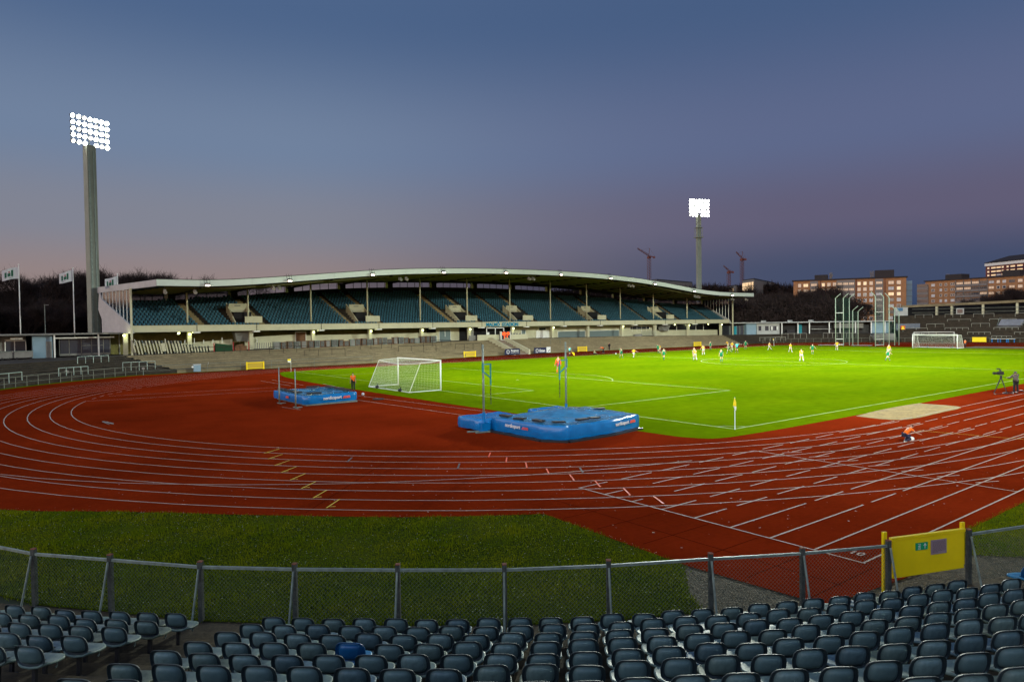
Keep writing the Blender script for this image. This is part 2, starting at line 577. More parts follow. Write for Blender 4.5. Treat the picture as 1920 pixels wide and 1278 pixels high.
mb = MB()
for k in range(9):
    P = lane(k)
    if k in (0,):
        mb.ribbon(P[3:40], 0.05, 0.006)
        for i in range(40, 46):
            a, b = P[i], P[i + 1]
            mb.ribbon([a, ((a[0] * .45 + b[0] * .55), (a[1] * .45 + b[1] * .55))], 0.05, 0.006)
        mb.ribbon(P[46:], 0.05, 0.006)
    else:
        mb.ribbon(P[3:], 0.05, 0.006)
mb.build('bend_lane_lines', m_line, kind='structure')
mb = MB()
for k in range(9):
    y = -3.99 - 1.155 * k
    if k <= 4:
        x = -14.37
        mb.bb(x, x + (1.3, 0.85, 0.5, 1.6, 1.5)[k], y - .025, y + .025, 0.0085, 0.0105)
        x += 2.0 + 0.3 * (k % 2)
        while x < 9.5:
            mb.bb(x, x + 1.55, y - .025, y + .025, 0.0085, 0.0105)
            x += 2.15
        mb.bb(x, 104, y - .025, y + .025, 0.0085, 0.0105)
    elif k == 5:
        mb.bb(-14.37, -10.6, y - .025, y + .025, 0.0085, 0.0105)
        mb.bb(-10.1, -8.4, y - .025, y + .025, 0.0085, 0.0105)
        mb.bb(-7.9, 104, y - .025, y + .025, 0.0085, 0.0105)
    elif k == 6:
        mb.bb(-14.37, -9.5, y - .025, y + .025, 0.0085, 0.0105)
        mb.bb(-9.0, -7.4, y - .025, y + .025, 0.0085, 0.0105)
        mb.bb(-6.9, 104, y - .025, y + .025, 0.0085, 0.0105)
    else:
        mb.bb(-14.37, 104, y - .025, y + .025, 0.0085, 0.0105)
mb.bb(-14.395, -14.345, -13.28, -3.95, 0.0115, 0.0125)
mb.bb(-4.42, -4.37, -13.24, -3.99, 0.0115, 0.0125)
for k in range(1, 8):
    y = -3.99 - 1.155 * k
    mb.bar((-4.0, y + .12, .0125), (-3.2, y - .28, .0125), 0.05, 0.002)
mb.build('straight_lane_lines', m_line, kind='structure')
mb = MB()
mb.ribbon(smoothpts([(-30.2, 12.9), (-29.03, 11.0), (-28.27, 9.76), (-26.26, 7.19), (-24.18, 5.08), (-22.25, 3.37), (-19.28, 1.18), (-15.17, -1.06), (-11.35, -2.6), (-8.0, -3.6)], 5), 0.05, 0.014)
for a, b in (((-6.52, 51.0), (-6.55, 42.1)), ((-7.84, 50.4), (-7.62, 42.4)), ((-4.5, 42.5), (-4.97, 37.4)), ((-24.0, 40.7), (-10.07, 38.4)), ((-22.1, 44.0), (-9.0, 41.6)), ((-4.5, 37.4), (-5.3, 37.4)),
             ((-6.95, 29.8), (-5.0, 12.8)), ((-8.3, 26.9), (-7.0, 11.6)), ((-14.0, 26.0), (-13.6, 23.6)), ((-24.35, 26.1), (-24.2, 24.6)), ((-24.55, 26.1), (-24.4, 24.6))):
    mb.ribbon([a, b], 0.05, 0.012)
# yellowed wear line across the home straight
mb.build('infield_lines', m_line, kind='structure')
mb = MB()
for a, b in (((-19.57, 10.01), (-20.44, 9.39)), ((-19.88, 8.65), (-20.72, 8.0)), ((-20.13, 7.11), (-20.97, 6.45)), ((-20.37, 5.66), (-21.2, 4.99)), ((-20.56, 4.2), (-21.37, 3.52)), ((-20.76, 2.67), (-21.53, 1.99)), ((-20.96, 1.21), (-21.71, 0.48)), ((-21.11, -0.2), (-21.84, -0.93))):
    mb.ribbon([a, b], 0.05, 0.016)
    mb.ribbon([(b[0] + .12, b[1] + .06), (b[0] + .28, b[1] - .02)], 0.05, 0.016)
mb.ribbon([(6.0, -6.2), (7.2, -13.2)], 0.04, 0.016)
mb.build('yellow_start_marks', m_yline, kind='structure')
mb = MB()
for a, b in (((-12.97, 3.02), (-13.61, 2.26)), ((-13.08, 1.72), (-13.72, 0.92)), ((-13.14, 0.41), (-13.75, -0.44)), ((-13.26, -0.99), (-13.78, -1.75)), ((-13.28, -2.3), (-13.81, -3.12)), ((-13.27, -3.58), (-13.8, -4.39)), ((-13.33, -4.99), (-13.86, -5.78)), ((-13.4, -6.34), (-13.84, -7.09))):
    mb.ribbon([a, b], 0.06, 0.018)
mb.build('orange_relay_marks', m_rline, kind='structure')
mb = MB()
for a, b in (((-15.21, 1.96), (-15.82, 1.17)), ((-17.94, 5.93), (-18.46, 5.22)), ((-12.22, -1.7), (-12.7, -2.39))):
    mb.ribbon([a, b], 0.07, 0.018)
mb.build('grey_relay_marks', m_gline, kind='structure')


def text(name, body, size, loc, rot, m, parent=None, ext=0.004, align='CENTER', off=0.0, world=True):
    cu = bpy.data.curves.new(name, 'FONT')
    cu.body = body
    cu.size = size
    cu.extrude = ext
    cu.offset = off
    cu.align_x = align
    cu.resolution_u = 3
    cu.materials.append(m)
    o = bpy.data.objects.new(name, cu)
    C.objects.link(o)
    org = ORG.get(root_of(parent), (0, 0, 0)) if parent and world else (0, 0, 0)
    o.location = (loc[0] - org[0], loc[1] - org[1], loc[2] - org[2])
    o.rotation_euler = rot
    if parent:
        o.parent = parent
    else:
        o['kind'] = 'structure'
    return o


text('painted_number', '110', 0.34, (-13.95, -12.75, 0.014), (0, 0, R(-90)), m_line, off=0.01, ext=0.001)

m_seam = M('track_seam', (0.085, 0.008, 0.002), 0.95, spec=0.0)
mb = MB()
for y in (-6.3, -7.6, -9.2, -10.7, -12.1, -13.5):
    mb.bb(-17.1, -14.5, y - .012, y + .012, 0.001, 0.003)
for x in (-16.0, -2.0, 14.0, 30.0, 46.0):
    mb.bb(x - .012, x + .012, -13.6, -4.3, 0.001, 0.0035)
for a in (100, 125, 150, 175, 200, 225, 250):
    c_, s_ = math.cos(R(a)), math.sin(R(a))
    mb.ribbon([(BC[0] + r_ * c_, BC[1] + r_ * s_) for r_ in (34.4, 39, 44)], 0.025, 0.003)
mb.build('track_seams', m_seam, kind='structure')

# football lines: 107.7 x 62.2
PLn, PW_, GC = 107.7, 62.2, 31.95
mb = MB()
w = 0.11
Z0, Z1 = 0.008, 0.012


def hl(x0, x1, y):
    mb.bb(x0 - w / 2, x1 + w / 2, y - w / 2, y + w / 2, Z0, Z1)


def vl(x, y0, y1):
    mb.bb(x - w / 2, x + w / 2, y0 + w / 2, y1 - w / 2, Z0, Z1)


hl(0, PLn, 0); hl(0, PLn, PW_); vl(0, 0, PW_); vl(PLn, 0, PW_); vl(PLn / 2, 0, PW_)
for sx, x0 in ((1, 0), (-1, PLn)):
    for dx, hy in ((16.5, 20.16), (5.5, 9.16)):
        xa, xb = sorted((x0, x0 + sx * dx))
        hl(xa + w, xb - w if sx > 0 else xb, GC - hy); hl(xa + w, xb - w if sx > 0 else xb, GC + hy)
        vl(x0 + sx * dx, GC - hy - w, GC + hy + w)
    pc = (x0 + sx * 11, GC)
    a = math.degrees(math.acos(5.5 / 9.15))
    pts = arc(pc, 9.15, -a + 0.6, a - 0.6, 24) if sx > 0 else arc(pc, 9.15, 180 - a + 0.6, 180 + a - 0.6, 24)
    mb.ribbon(pts, w, 0.0125)
    mb.ribbon(arc((pc[0], pc[1]), 0.09, 0, 350, 10), 0.16, 0.0125)
mb.ribbon(arc((PLn / 2, GC - 0.6), 9.15, 0, 360, 64), w, 0.0135)
mb.ribbon(arc((0, 0), 1, 4, 86, 8), w, 0.0125)
mb.ribbon(arc((0, PW_), 1, -86, -4, 8), w, 0.0125)
mb.build('pitch_lines', m_pline, kind='structure')

# ================================================================== TERRACES (stepped standing areas)


def terrace(name, base, top, zt, n, m, wall=0.0):
    """steps from base line up to top line; zt per point = height of the top"""
    mb = MB()
    rows = []
    for i in range(n):
        t0, t1 = i / n, (i + 1) / n
        for (t, k) in ((t0, i), (t0, i + 1), (t1, i + 1)):
            row = []
            for (b, tp, z) in zip(base, top, zt):
                zz = wall + (z - wall) * k / n if k else 0.0
                row.append((b[0] + (tp[0] - b[0]) * t, b[1] + (tp[1] - b[1]) * t, zz))
            rows.append(row)
    mb.loft(rows)
    return mb.build(name, m, kind='structure')


BASE = BASE_LEFT + BASE_STR
TOPL = arc(BC, 56.5, 200, 121, 40)
TOPS = [(-16, 83.2), (-6, 83.4), (4, 83.4), (14, 83.4), (26, 83.5), (37, 83.6), (53, 83.7), (68, 83.7), (93, 83.6), (116, 83.5)]
ztl = [1.85] * 41
zts = [1.95, 2.05, 2.15, 2.25, 2.4, 2.5, 2.6, 2.55, 2.3, 1.95]
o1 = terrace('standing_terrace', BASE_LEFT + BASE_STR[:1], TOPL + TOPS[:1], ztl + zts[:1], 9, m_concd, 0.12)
o2 = terrace('standing_terrace', BASE_STR, TOPS, zts, 8, m_conc, 0.25)
farL = [(110, 74.4)] + arc(FC, 48, 66, 28, 20)
farLT = [(116, 83.5)] + arc(FC, 56, 66, 28, 20)
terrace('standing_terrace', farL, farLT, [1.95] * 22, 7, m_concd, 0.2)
farR = arc(FC, 48, 27.4, -40, 36)
farRT = arc(FC, 64, 27.4, -40, 36)
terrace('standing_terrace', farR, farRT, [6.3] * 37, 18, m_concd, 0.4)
# flat walkways behind the terrace tops
mb = MB()
mb.loft([[(x, y, z) for (x, y), z in zip(TOPL + TOPS, ztl + zts)], [(x, y, z) for (x, y), z in zip(arc(BC, 66, 200, 121, 40) + [(x, 88.2) for x, y in TOPS], ztl + zts)]])
mb.loft([[(x, y, 1.95) for x, y in farLT], [(x, y, 1.95) for x, y in [(118, 92)] + arc(FC, 66, 66, 28, 20)]])
mb.loft([[(x, y, 6.3) for x, y in farRT], [(x, y, 6.3) for x, y in arc(FC, 72, 27.4, -40, 36)]])
# side face of the high terrace
a = R(27.4)
f = lambda r, z: (FC[0] + r * math.cos(a), FC[1] + r * math.sin(a), z)
mb.add([f(48, 0), f(48, .3), f(64, 6.3), f(72, 6.3), f(72, 0)], [(0, 1, 2, 3, 4)])
mb.build('terrace_walkway', m_concd, kind='structure')

# near seating terrace: rows of treads
SC = (11.6, 32.07)


def row_r(k, th):
    return 55.9 + 0.75 * (k - 1) - 0.0077 * max(0.0, th + 131) ** 2


mb = MB()
ths = [-142 + i * 1.0 for i in range(29)]
rows = []
pol = lambda r, th, z: (SC[0] + r * math.cos(R(th)), SC[1] + r * math.sin(R(th)), z)
rows.append([pol(row_r(1, th) - 1.45, th, -0.03) for th in ths])
for k in range(1, 19):
    z = 0.22 * (k - 1)
    if k > 1:
        rows.append([pol(row_r(k, th) - 0.53, th, z) for th in ths])
    rows.append([pol(row_r(k + 1, th) - 0.53, th, z) for th in ths])
mb.loft(rows)
mb.build('seating_terrace', m_dirt, kind='structure')


# ================================================================== FOREGROUND SEATS
def project(p):
    d = Vector(p) - CAM
    t = d.dot(fw)
    if t < 0.3:
        return None
    return 960 + 1282.07 * d.dot(rt2) / t, 639 - 1282.07 * d.dot(up2) / t


m_shell = fine_mix(M('seat_back_plastic', (0.020, 0.034, 0.042), 0.58, 0.0, 1.6, col2=(0.032, 0.05, 0.055), spec=0.35), 40, 0.3, 0.8, 1.15)  # rim kept darker: groove shade put into the colour
m_shellc = fine_mix(M('painted_lit_back_centre', (0.078, 0.140, 0.146), 0.55, 0.0, 1.6, col2=(0.13, 0.20, 0.195), spec=0.4), 40, 0.3, 0.8, 1.15)  # light on the bulging centre painted as a paler colour
m_pan = fine_mix(M('faded_seat_pan', (0.125, 0.20, 0.19), 0.55, 0.0, 2.2, col2=(0.19, 0.25, 0.195), spec=0.35), 18, 0.4, 0.7, 1.15)
m_shellb = M('bright_blue_seat_plastic', (0.006, 0.09, 0.24), 0.4, spec=0.5)
m_panb = M('bright_blue_seat_pan', (0.03, 0.22, 0.40), 0.5, spec=0.4)


def sup(t, n=3.4):
    c, s_ = math.cos(t), math.sin(t)
    return math.copysign(abs(c) ** (2 / n), c), math.copysign(abs(s_) ** (2 / n), s_)


def seat_back_mesh():
    mb = MB()
    NT = 28
    prof = [(0.0, -0.040), (0.3, -0.039), (0.5, -0.034), (0.62, -0.024), (0.70, -0.008), (0.77, 0.012), (0.84, 0.020), (0.90, 0.018), (0.95, 0.004), (0.985, -0.014), (1.0, -0.012)]

    def ring(rad, y, inset=0.0):
        out = []
        for j in range(NT):
            sx, sz = sup(2 * PI * j / NT)
            if sz < 0:
                sx2, _ = sup(2 * PI * j / NT, 6)
                sx = sx * .4 + sx2 * .6
            hw = (0.204 - 0.016 * max(0, sz)) * 1.0
            x = sx * rad * (hw - inset)
            z = 0.138 * sz * rad * (1 if sz > 0 else 1.12)
            lean = -0.20 * z + 0.25 * (x / 0.22) ** 2 * 0.16
            out.append((x, -0.185 + y + lean, 0.502 + z))
        return out
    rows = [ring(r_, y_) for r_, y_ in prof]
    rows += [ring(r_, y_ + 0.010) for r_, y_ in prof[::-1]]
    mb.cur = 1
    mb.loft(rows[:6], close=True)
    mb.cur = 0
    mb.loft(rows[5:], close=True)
    return mb


def seat_pan_mesh():
    mb = MB()
    NT = 24
    prof = [0.0, 0.35, 0.6, 0.8, 0.92, 1.0]

    def ring(rad, dz):
        out = []
        for j in range(NT):
            sx, sy = sup(2 * PI * j / NT, 4)
            x = sx * 0.215 * rad
            y = 0.03 + sy * 0.205 * rad
            z = 0.345 - 0.022 * (1 - rad ** 2) + dz
            if y < 0.03:
                z += 0.10 * ((0.03 - y) / 0.205) ** 2 * (abs(sx) * rad) ** 3
            if rad > .9 and y > 0.1:
                z -= 0.012
            out.append((x, y, z))
        return out
    rows = [ring(p, 0) for p in prof] + [ring(1.005, -0.03)] + [ring(p, -0.03) for p in prof[::-1][1:]]
    mb.loft(rows, close=True)
    return mb


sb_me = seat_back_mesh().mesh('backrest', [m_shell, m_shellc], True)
sp_me = seat_pan_mesh().mesh('seat', m_pan, True)
VAR = [(sb_me, sp_me)]
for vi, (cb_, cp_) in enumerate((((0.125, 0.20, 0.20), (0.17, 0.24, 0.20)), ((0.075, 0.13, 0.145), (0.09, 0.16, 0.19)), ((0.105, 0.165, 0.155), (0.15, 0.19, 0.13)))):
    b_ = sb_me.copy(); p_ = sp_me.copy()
    b_.materials[1] = fine_mix(M('painted_lit_back_centre', cb_, 0.5, 0.15, 3.0, spec=0.35), 25, 0.5, 0.7, 1.2)  # seat-to-seat tone variants of the painted light on the bulge
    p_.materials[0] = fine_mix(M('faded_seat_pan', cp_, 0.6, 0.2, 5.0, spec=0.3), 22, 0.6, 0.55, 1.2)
    VAR.append((b_, p_))
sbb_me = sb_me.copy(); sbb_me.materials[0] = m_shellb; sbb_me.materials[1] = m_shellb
spb_me = sp_me.copy(); spb_me.materials[0] = m_panb
lg = MB()
lg.bar((0, -0.08, 0.33), (0, -0.10, 0.0), 0.05, 0.04, (0, 1, 0))
lg.bar((-0.15, -0.02, 0.315), (0.15, -0.02, 0.315), 0.05, 0.03)
lg.bar((0, -0.15, 0.40), (0, 0.08, 0.31), 0.04, 0.03)
lg.box((0, -0.10, 0.006), (0.14, 0.10, 0.012))
lg_me = lg.mesh('leg', m_blackp)
clip = MB()
clip.tube((0.15, 0.10, 0.30), (0.15, 0.10, 0.24), 0.012, 6)
clip.tube((0.15, 0.10, 0.24), (0.15, 0.07, 0.225), 0.012, 6)
clip_me = clip.mesh('steel_clip', m_steel)

rowname = {1: 'front row by the wire fence', 2: 'second row from the fence', 3: 'third row from the fence', 4: 'fourth row from the fence', 5: 'fifth row from the fence', 6: 'sixth row from the fence', 7: 'seventh row from the fence', 8: 'eighth row from the fence', 9: 'ninth row from the fence', 10: 'tenth row from the fence', 11: 'eleventh row from the fence', 12: 'twelfth row from the fence'}


def add_seat(k, th, label, blue=False):
    r = row_r(k, th)
    z = 0.22 * (k - 1)
    jt = random.uniform(-1, 1)
    # local +y looks to the pitch
    o = thing('stadium_seat', label, 'stadium seat', (SC[0] + (r - 0.22) * math.cos(R(th)), SC[1] + (r - 0.22) * math.sin(R(th)), z), R(th + 90 + jt * 0.9), 'plastic seats on the near terrace')
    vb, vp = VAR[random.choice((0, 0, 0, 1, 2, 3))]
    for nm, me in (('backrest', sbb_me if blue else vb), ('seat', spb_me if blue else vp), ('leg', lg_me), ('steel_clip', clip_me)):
        if nm == 'steel_clip' and k > 6:
            continue
        c = bpy.data.objects.new(nm, me)
        C.objects.link(c)
        c.parent = o
        if nm in ('backrest', 'seat'):
            c.rotation_euler = (R(random.uniform(-2.2, 2.2)), R(random.uniform(-1.2, 1.2)), R(random.uniform(-1.5, 1.5)))
    return o


seat_count = 0
for k in range(1, 13):
    step = math.degrees(0.515 / (row_r(k, -128)))
    if k in (1, 2):
        step = 0.527
    # right-hand block starts beside the aisle
    th = -132.72 + step / 2
    n = 0
    end = -119.3 if k == 1 else (-118.9 if k == 2 else -114)
    while th < end:
        r = row_r(k, th)
        q = project((SC[0] + r * math.cos(R(th)), SC[1] + r * math.sin(R(th)), 0.22 * (k - 1) + 0.6))
        n += 1
        if q and -40 < q[0] < 1960 and q[1] < 1300:
            blue = (k == 4 and abs(th + 130.2) < step / 2)
            lab = 'dark slate plastic seat, %s right of the aisle, %s' % (ordinal(n), rowname[k])
            if blue:
                lab = 'the only bright blue seat back in the large right-hand block of slate seats'
            add_seat(k, th, lab, blue)
            seat_count += 1
        th += step
    # left-hand block
    th = -133.98 - step / 2
    n = 0
    while th > -142:
        r = row_r(k, th)
        q = project((SC[0] + r * math.cos(R(th)), SC[1] + r * math.sin(R(th)), 0.22 * (k - 1) + 0.5))
        n += 1
        if q and -45 < q[0] < 1960 and q[1] < 1300:
            add_seat(k, th, 'dark slate plastic seat, %s left of the aisle, %s' % (ordinal(n), rowname[k]))
            seat_count += 1
        th -= step
add_seat(1, -117.75, 'blue plastic seat standing alone beyond the end of the front row', True)
print('SEATS', seat_count)

# ================================================================== NEAR WIRE FENCE AND YELLOW GATE
fence = wthing('chain_link_fence', 'low chain link fence on weathered posts between the near lawn and the seats', 'fence', (-22, -11, 0))
rail_z = 1.0
gate_i = 13      # the gate hangs between post 13 and 14
cenv = Vector((11.6, 32.07, 0))
for i, (x, y) in enumerate(fence_xy):
    outw = (Vector((x, y, 0)) - cenv).normalized()
    tang = Vector((-outw.y, outw.x, 0))
    a = math.atan2(tang.y, tang.x)
    mb = MB()
    mb.box((x, y, 0.535), (0.080, 0.080, 1.13), a)
    p = mb.build('post', m_postc, fence)
    t = MB()
    t.box((x, y, 1.108), (0.082, 0.082, 0.018), a)
    t.build('post_cap', m_rust, p)
    br = MB()
    q0 = Vector((x, y, 0.98)) + outw * 0.06
    q1 = Vector((x, y, -0.04)) + outw * 0.34
    br.tube(q0, q1, 0.021, 6)
    br.build('brace', m_steel, fence)
for i in range(len(fence_xy) - 1):
    a = Vector((*fence_xy[i], 0)); b = Vector((*fence_xy[i + 1], 0))
    if i == gate_i:
        continue
    mb = MB()
    mb.bar(a + Vector((0, 0, rail_z)), b + Vector((0, 0, rail_z)), 0.045, 0.05)
    mb.build('rail', m_steel, fence)
    if i == 0:
        continue
    d = (b - a); ln = d.length; d.normalize()
    ht = rail_z - 0.04
    mb = MB()
    nrm_ = Vector((-d.y, d.x, 0)) * 0.004
    pitchw = 0.078
    s0 = -ht
    while s0 < ln:
        for sg in (1, -1):
            xa, xb = (s0, s0 + ht) if sg > 0 else (s0 + ht, s0)
            za, zb = 0.02, ht
            # clip to the bay
            t0, t1 = 0.0, 1.0
            if xa < 0: t0 = (0 - xa) / (xb - xa)
            if xb < 0: t1 = (0 - xa) / (xb - xa)
            if xa > ln: t0 = (ln - xa) / (xb - xa)
            if xb > ln: t1 = (ln - xa) / (xb - xa)
            if t1 - t0 > 0.02:
                p = a + d * (xa + (xb - xa) * t0) + Vector((0, 0, za + (zb - za) * t0)) + nrm_ * sg
                q = a + d * (xa + (xb - xa) * t1) + Vector((0, 0, za + (zb - za) * t1)) + nrm_ * sg
                mb.tube(p, q, 0.0021, 3)
        s0 += pitchw
    w_ = mb.build('wire_mesh', m_wire, fence)

A = Vector((-15.80, -14.42, 0)); B = Vector((-13.93, -15.12, 0))
gate = wthing('yellow_exit_gate', 'yellow board gate with green exit sign and notice in the near fence', 'gate', tuple(A))
gd = (B - A).normalized()
gl = (B - A).length
ga = math.atan2(gd.y, gd.x)
gn = Vector((gd.y, -gd.x, 0))       # towards the seats
mid = (A + B) / 2
mb = MB()
mb.box(mid + Vector((0, 0, 0.70)) - gn * 0.02, (gl - 0.16, 0.03, 0.74), ga)
mb.build('gate_panel', m_yellow, gate)
mb = MB()
mb.bar(A + gd * .05 + Vector((0, 0, 1.105)) - gn * 0.03, B - gd * .05 + Vector((0, 0, 1.105)) - gn * 0.03, 0.07, 0.055)
mb.build('top_rail', m_yellow, gate)
for s_, q in ((1, A), (-1, B)):
    mb = MB()
    zl_ = 0.0 if s_ > 0 else 0.36
    mb.box(q + gd * s_ * -0.01 - gn * 0.12 + Vector((0, 0, (1.23 + zl_) / 2)), (0.085, 0.05, 1.23 - zl_), ga)
    mb.build('gate_post', m_yellow, gate)
sg = MB()
sc = A + gd * (gl * 0.40) + gn * 0.006 + Vector((0, 0, 0.90))
sg.box(sc, (0.30, 0.012, 0.145), ga)
m_signg = M('exit_sign_green', (0.005, 0.33, 0.13), 0.5)
sign = sg.build('exit_sign', m_signg, gate)


def onface(c, u, v, off=0.009):
    return c + gd * u + gn * off + Vector((0, 0, v))


ic = MB()
# running figure in a doorway
ic.add([onface(sc, u, v) for u, v in ((-0.105, 0.055), (-0.035, 0.055), (-0.035, 0.047), (-0.105, 0.047))], [(0, 1, 2, 3)])
ic.add([onface(sc, u, v) for u, v in ((-0.105, -0.055), (-0.035, -0.055), (-0.035, -0.047), (-0.105, -0.047))], [(3, 2, 1, 0)])
ic.add([onface(sc, u, v) for u, v in ((-0.043, 0.047), (-0.035, 0.047), (-0.035, -0.047), (-0.043, -0.047))], [(0, 1, 2, 3)])
for P in (((-0.078, 0.038), (-0.064, 0.038), (-0.064, 0.026), (-0.078, 0.026)), ((-0.082, 0.022), (-0.062, 0.022), (-0.066, -0.008), (-0.086, -0.008)), ((-0.098, 0.012), (-0.08, 0.020), (-0.08, 0.012), (-0.098, 0.004)), ((-0.062, 0.018), (-0.048, 0.004), (-0.053, 0.0), (-0.066, 0.010)), ((-0.086, -0.008), (-0.074, -0.008), (-0.095, -0.042), (-0.104, -0.036)), ((-0.076, -0.008), (-0.066, -0.006), (-0.054, -0.036), (-0.064, -0.040))):
    ic.add([onface(sc, u, v) for u, v in P], [(0, 1, 2, 3)])
# arrow up
ic.add([onface(sc, u, v) for u, v in ((0.066, -0.05), (0.084, -0.05), (0.084, 0.02), (0.066, 0.02))], [(0, 1, 2, 3)])
ic.add([onface(sc, u, v) for u, v in ((0.075, 0.058), (0.035, 0.012), (0.050, 0.004), (0.075, 0.034), (0.100, 0.004), (0.115, 0.012))], [(0, 1, 2, 3), (0, 3, 4, 5)])
ic.build('running_figure_and_arrow', M('sign_white', (0.75, 0.8, 0.75), 0.5), sign)
nc = A + gd * (gl * 0.62) + gn * 0.006 + Vector((0, 0, 0.845))
mb = MB()
mb.box(nc, (0.40, 0.012, 0.29), ga)
notice = mb.build('notice_plate', M('notice_plate', (0.30, 0.22, 0.24), 0.6), gate)
mb = MB()
for li in range(11):
    v = 0.115 - li * 0.021
    x = -0.17
    while x < 0.16:
        wd = random.uniform(0.02, 0.06)
        if li in (10,) and x > -0.05:
            break
        mb.add([onface(nc, min(uu, 0.175), vv) for uu, vv in ((x, v), (x + wd, v), (x + wd, v - 0.008), (x, v - 0.008))], [(3, 2, 1, 0)])
        x += wd + 0.010
mb.build('printed_lines', M('grey_print', (0.13, 0.08, 0.09), 0.7), notice)

# ================================================================== GRASS BLADES, DAISIES AND LITTER


def inpoly(x, y, poly):
    ins = np.zeros(len(x), bool)
    n = len(poly)
    for i in range(n):
        x1, y1 = poly[i]; x2, y2 = poly[(i + 1) % n]
        c = ((y1 > y) != (y2 > y)) & (x < (x2 - x1) * (y - y1) / (y2 - y1 + 1e-12) + x1)
        ins ^= c
    return ins


def blades(name, poly, box, n, h0, h1, label):
    x = rng.uniform(box[0], box[1], n); y = rng.uniform(box[2], box[3], n)
    k = inpoly(x, y, poly)
    d = np.hypot(x - CAM.x, y - CAM.y)
    k &= (d < 34)
    x, y = x[k], y[k]
    n = len(x)
    x = x + rng.normal(0, .045, n); y = y + rng.normal(0, .045, n)
    clump = 0.55 + 0.7 * np.sin(x * 1.7 + 1.3 * np.sin(y * 1.1)) * np.sin(y * 2.1 + 1.7 * np.sin(x * .8)) + 0.25 * np.sin(x * 6.1) * np.sin(y * 5.3)
    h = rng.uniform(h0, h1, n) * np.clip(clump, 0.35, 1.4)
    a = rng.uniform(0, PI, n); wv = rng.uniform(0.006, 0.012, n)
    lx = rng.normal(0, .4, n) * h; ly = rng.normal(0, .4, n) * h
    V = np.empty((n, 3, 3))
    V[:, 0] = np.stack([x - np.cos(a) * wv, y - np.sin(a) * wv, np.full(n, -0.012)], 1)
    V[:, 1] = np.stack([x + np.cos(a) * wv, y + np.sin(a) * wv, np.full(n, -0.012)], 1)
    V[:, 2] = np.stack([x + lx, y + ly, h], 1)
    return rawmesh(name, V.reshape(-1, 3), np.arange(3 * n).reshape(-1, 3), m_blade, label)


def rawmesh(name, V, F, mat, label=None, cat='grass', kind='stuff', parent=None):
    me = bpy.data.meshes.new(name)
    nv, nf, k = len(V), len(F), F.shape[1]
    me.vertices.add(nv)
    me.vertices.foreach_set('co', np.asarray(V, np.float32).ravel())
    me.loops.add(nf * k)
    me.loops.foreach_set('vertex_index', np.asarray(F, np.int32).ravel())
    me.polygons.add(nf)
    me.polygons.foreach_set('loop_start', np.arange(nf, dtype=np.int32) * k)
    me.update(calc_edges=True)
    me.materials.append(mat)
    o = bpy.data.objects.new(name, me)
    C.objects.link(o)
    if parent:
        o.parent = parent
    if kind:
        o['kind'] = kind
    if label:
        o['label'] = label; o['category'] = cat
    return o


blades('lawn_grass', lawn_poly, (-38, -16, -14, 10), 420000, 0.025, 0.065, 'rough green lawn grass between the running track and the near fence')
blades('lawn_grass', lawn2_poly, (-12, 8, -17.2, -13.4), 120000, 0.025, 0.06, 'rough green grass behind the yellow gate')


def scatter(name, poly, box, n, size, z, mat, label, cat, ymax=34):
    x = rng.uniform(box[0], box[1], n); y = rng.uniform(box[2], box[3], n)
    k = inpoly(x, y, poly) & (np.hypot(x - CAM.x, y - CAM.y) < ymax)
    x, y = x[k], y[k]
    n = len(x)
    s_ = rng.uniform(size[0], size[1], n)
    a = rng.uniform(0, 2 * PI, n)
    V = np.empty((n, 5, 3))
    zz = rng.uniform(z[0], z[1], n)
    for j in range(5):
        rr = s_ * rng.uniform(0.5, 1.1, n)
        V[:, j] = np.stack([x + rr * np.cos(a + j * 1.2566), y + rr * np.sin(a + j * 1.2566), zz + rng.uniform(0, .5, n) * s_], 1)
    return rawmesh(name, V.reshape(-1, 3), np.arange(5 * n).reshape(-1, 5), mat, label, cat)


scatter('daisies', lawn_poly, (-38, -16, -14, 10), 9000, (0.006, 0.013), (0.035, 0.07), M('daisy_white', (0.75, 0.78, 0.62), 0.8), 'tiny white daisies dotted over the near lawn', 'daisies')
litter_poly = [(-17, -13), (-17, -6), (-24, -1), (-29, 4), (-27, 8), (-18, 4), (-10, -2), (0, -6), (8, -8), (10, -13.2)]
scatter('petals_litter', litter_poly, (-30, 12, -14, 9), 560, (0.016, 0.045), (0.012, 0.016), M('pale_petals', (0.42, 0.27, 0.22), 0.8), 'pale fallen petals and leaves littering the near track', 'litter', 45)
scatter('petals_litter', litter_poly, (-30, 12, -14, 9), 500, (0.012, 0.035), (0.012, 0.016), M('brown_leaves', (0.22, 0.07, 0.04), 0.8), 'small brown leaves scattered on the near track', 'litter', 45)
pebpoly = [(-17.4, -10.6), (-17.2, -14.0), (-10.9, -13.6), (-9.4, -14.6), (-8.4, -17.5), (-15, -17.2), (-21, -13.6), (-19.2, -12.2)]
scatter('loose_bark', pebpoly, (-21, -8, -17.5, -10), 16000, (0.01, 0.03), (-0.015, 0.0), M('bark_chips', (0.13, 0.095, 0.048), 0.9, 0.5, 12), 'grey brown bark and gravel under the fence by the gate', 'gravel')
strip = [(p[0], p[1]) for p in fence_xy[1:]] + [(SC[0] + 55.4 * math.cos(R(t)), SC[1] + 55.4 * math.sin(R(t))) for t in range(-118, -146, -2)]
scatter('dry_leaves', strip, (-38, -5, -18, 6), 9000, (0.008, 0.022), (-0.02, 0.0), M('dry_leaf_litter', (0.11, 0.075, 0.04), 0.9, 0.5, 12), 'dry leaf litter on the ground along the near fence', 'leaf litter')


